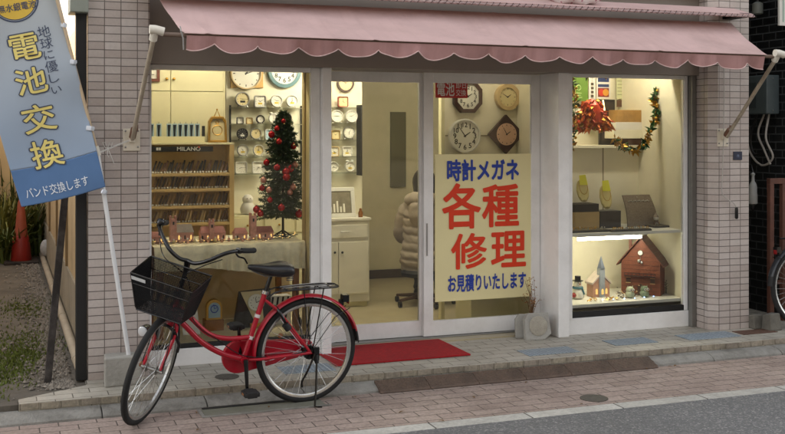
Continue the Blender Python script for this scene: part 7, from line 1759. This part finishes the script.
# a few dry leaves blown against the kerb and step
rnd = random.Random(44)
def dry_leaf(loc, i):
    g = MB(); l = rnd.uniform(.012, .024); pts = []
    for k in range(9):
        t = k / 8; w_ = math.sin(PI * t) * l * .45; pts.append((t * l * 2 - l, w_, .004 + .006 * math.sin(t * 3)))
    v = [Vector((x, y, z)) for x, y, z in pts] + [Vector((x, -y, z)) for x, y, z in pts]; v = [q + Vector((0, 0, o)) for o in (0, .0008) for q in v]; n = 9
    f = [(k, k + 1, n + k + 1, n + k) for k in range(n - 1)] + [(2 * n + k, 3 * n + k, 3 * n + k + 1, 2 * n + k + 1) for k in range(n - 1)]
    g.add(v, f); o = g.build('fallen_leaf', M['brownleaf'], None); o.location = loc; o.rotation_euler = (rnd.uniform(-.2, .2), rnd.uniform(-.2, .2), rnd.random() * 6); return tag(o, 'small dry brown leaf lying on the pavement near the kerb', 'leaf', 'fallen leaves on the pavement')
M['brownleaf'] = mat('dry_fallen_leaf', '#6e5230', .9, .35, 30)
for i in range(16):
    x = rnd.uniform(.1, 5.2)
    dry_leaf((x, rnd.uniform(-.85, -.76), ZB + .0008) if i % 3 else (x, rnd.uniform(-1.5, -1.0), ZB + .0008), i)
EXPO = 2.12

# ------------------------------------------------------------------ camera, light, render
cam = bpy.data.cameras.new('camera'); co = bpy.data.objects.new('camera', cam); COL.objects.link(co)
cam.sensor_fit = 'HORIZONTAL'; cam.sensor_width = 36; cam.lens = 36 * F / 785
cam.shift_x = 0; cam.shift_y = -(217 - V0) / 785
co.location = (0, -D, H); co.rotation_euler = (PI / 2, 0, -TH); cam.clip_end = 500; cam.clip_start = .05
S.camera = co
SUN = Vector((-.90, .43, math.tan(rad(23)))).normalized()
sl = bpy.data.lights.new('sun', 'SUN'); sl.energy = 3.2; sl.angle = rad(.6); sl.color = (1, .80, .56)
so = bpy.data.objects.new('sun', sl); COL.objects.link(so); so.rotation_euler = (-SUN).to_track_quat('-Z', 'Y').to_euler(); so.location = (-8, 6, 8)
w = bpy.data.worlds.new('World'); S.world = w; w.use_nodes = True; nt = w.node_tree; bg = nt.nodes['Background']
sk = nt.nodes.new('ShaderNodeTexSky'); sk.sky_type = 'NISHITA'; sk.sun_disc = False
sk.sun_elevation = math.asin(SUN.z); sk.sun_rotation = math.atan2(SUN.x, SUN.y); sk.air_density = 1.0; sk.dust_density = 3.0; sk.ozone_density = .6
hs = nt.nodes.new('ShaderNodeHueSaturation'); hs.inputs['Saturation'].default_value = .22
nt.links.new(sk.outputs[0], hs.inputs['Color']); wm = nt.nodes.new('ShaderNodeMix'); wm.data_type = 'RGBA'; wm.blend_type = 'MULTIPLY'; wm.inputs[0].default_value = 1; wm.inputs[7].default_value = (.985, .975, .965, 1)   # slight tint that balances the colour of the skylight
nt.links.new(hs.outputs[0], wm.inputs[6]); nt.links.new(wm.outputs[2], bg.inputs[0]); bg.inputs[1].default_value = .13
S.view_settings.view_transform = 'Standard'; S.view_settings.look = 'None'; S.view_settings.gamma = 1; S.view_settings.use_curve_mapping = False
S.view_settings.exposure = EXPO
S.render.engine = 'CYCLES'; S.cycles.use_denoising = True
try: S.cycles.denoiser = 'OPENIMAGEDENOISE'
except Exception: pass
S.cycles.max_bounces = 8; S.cycles.transparent_max_bounces = 24; S.cycles.sample_clamp_indirect = 4; S.cycles.caustics_reflective = False; S.cycles.caustics_refractive = False
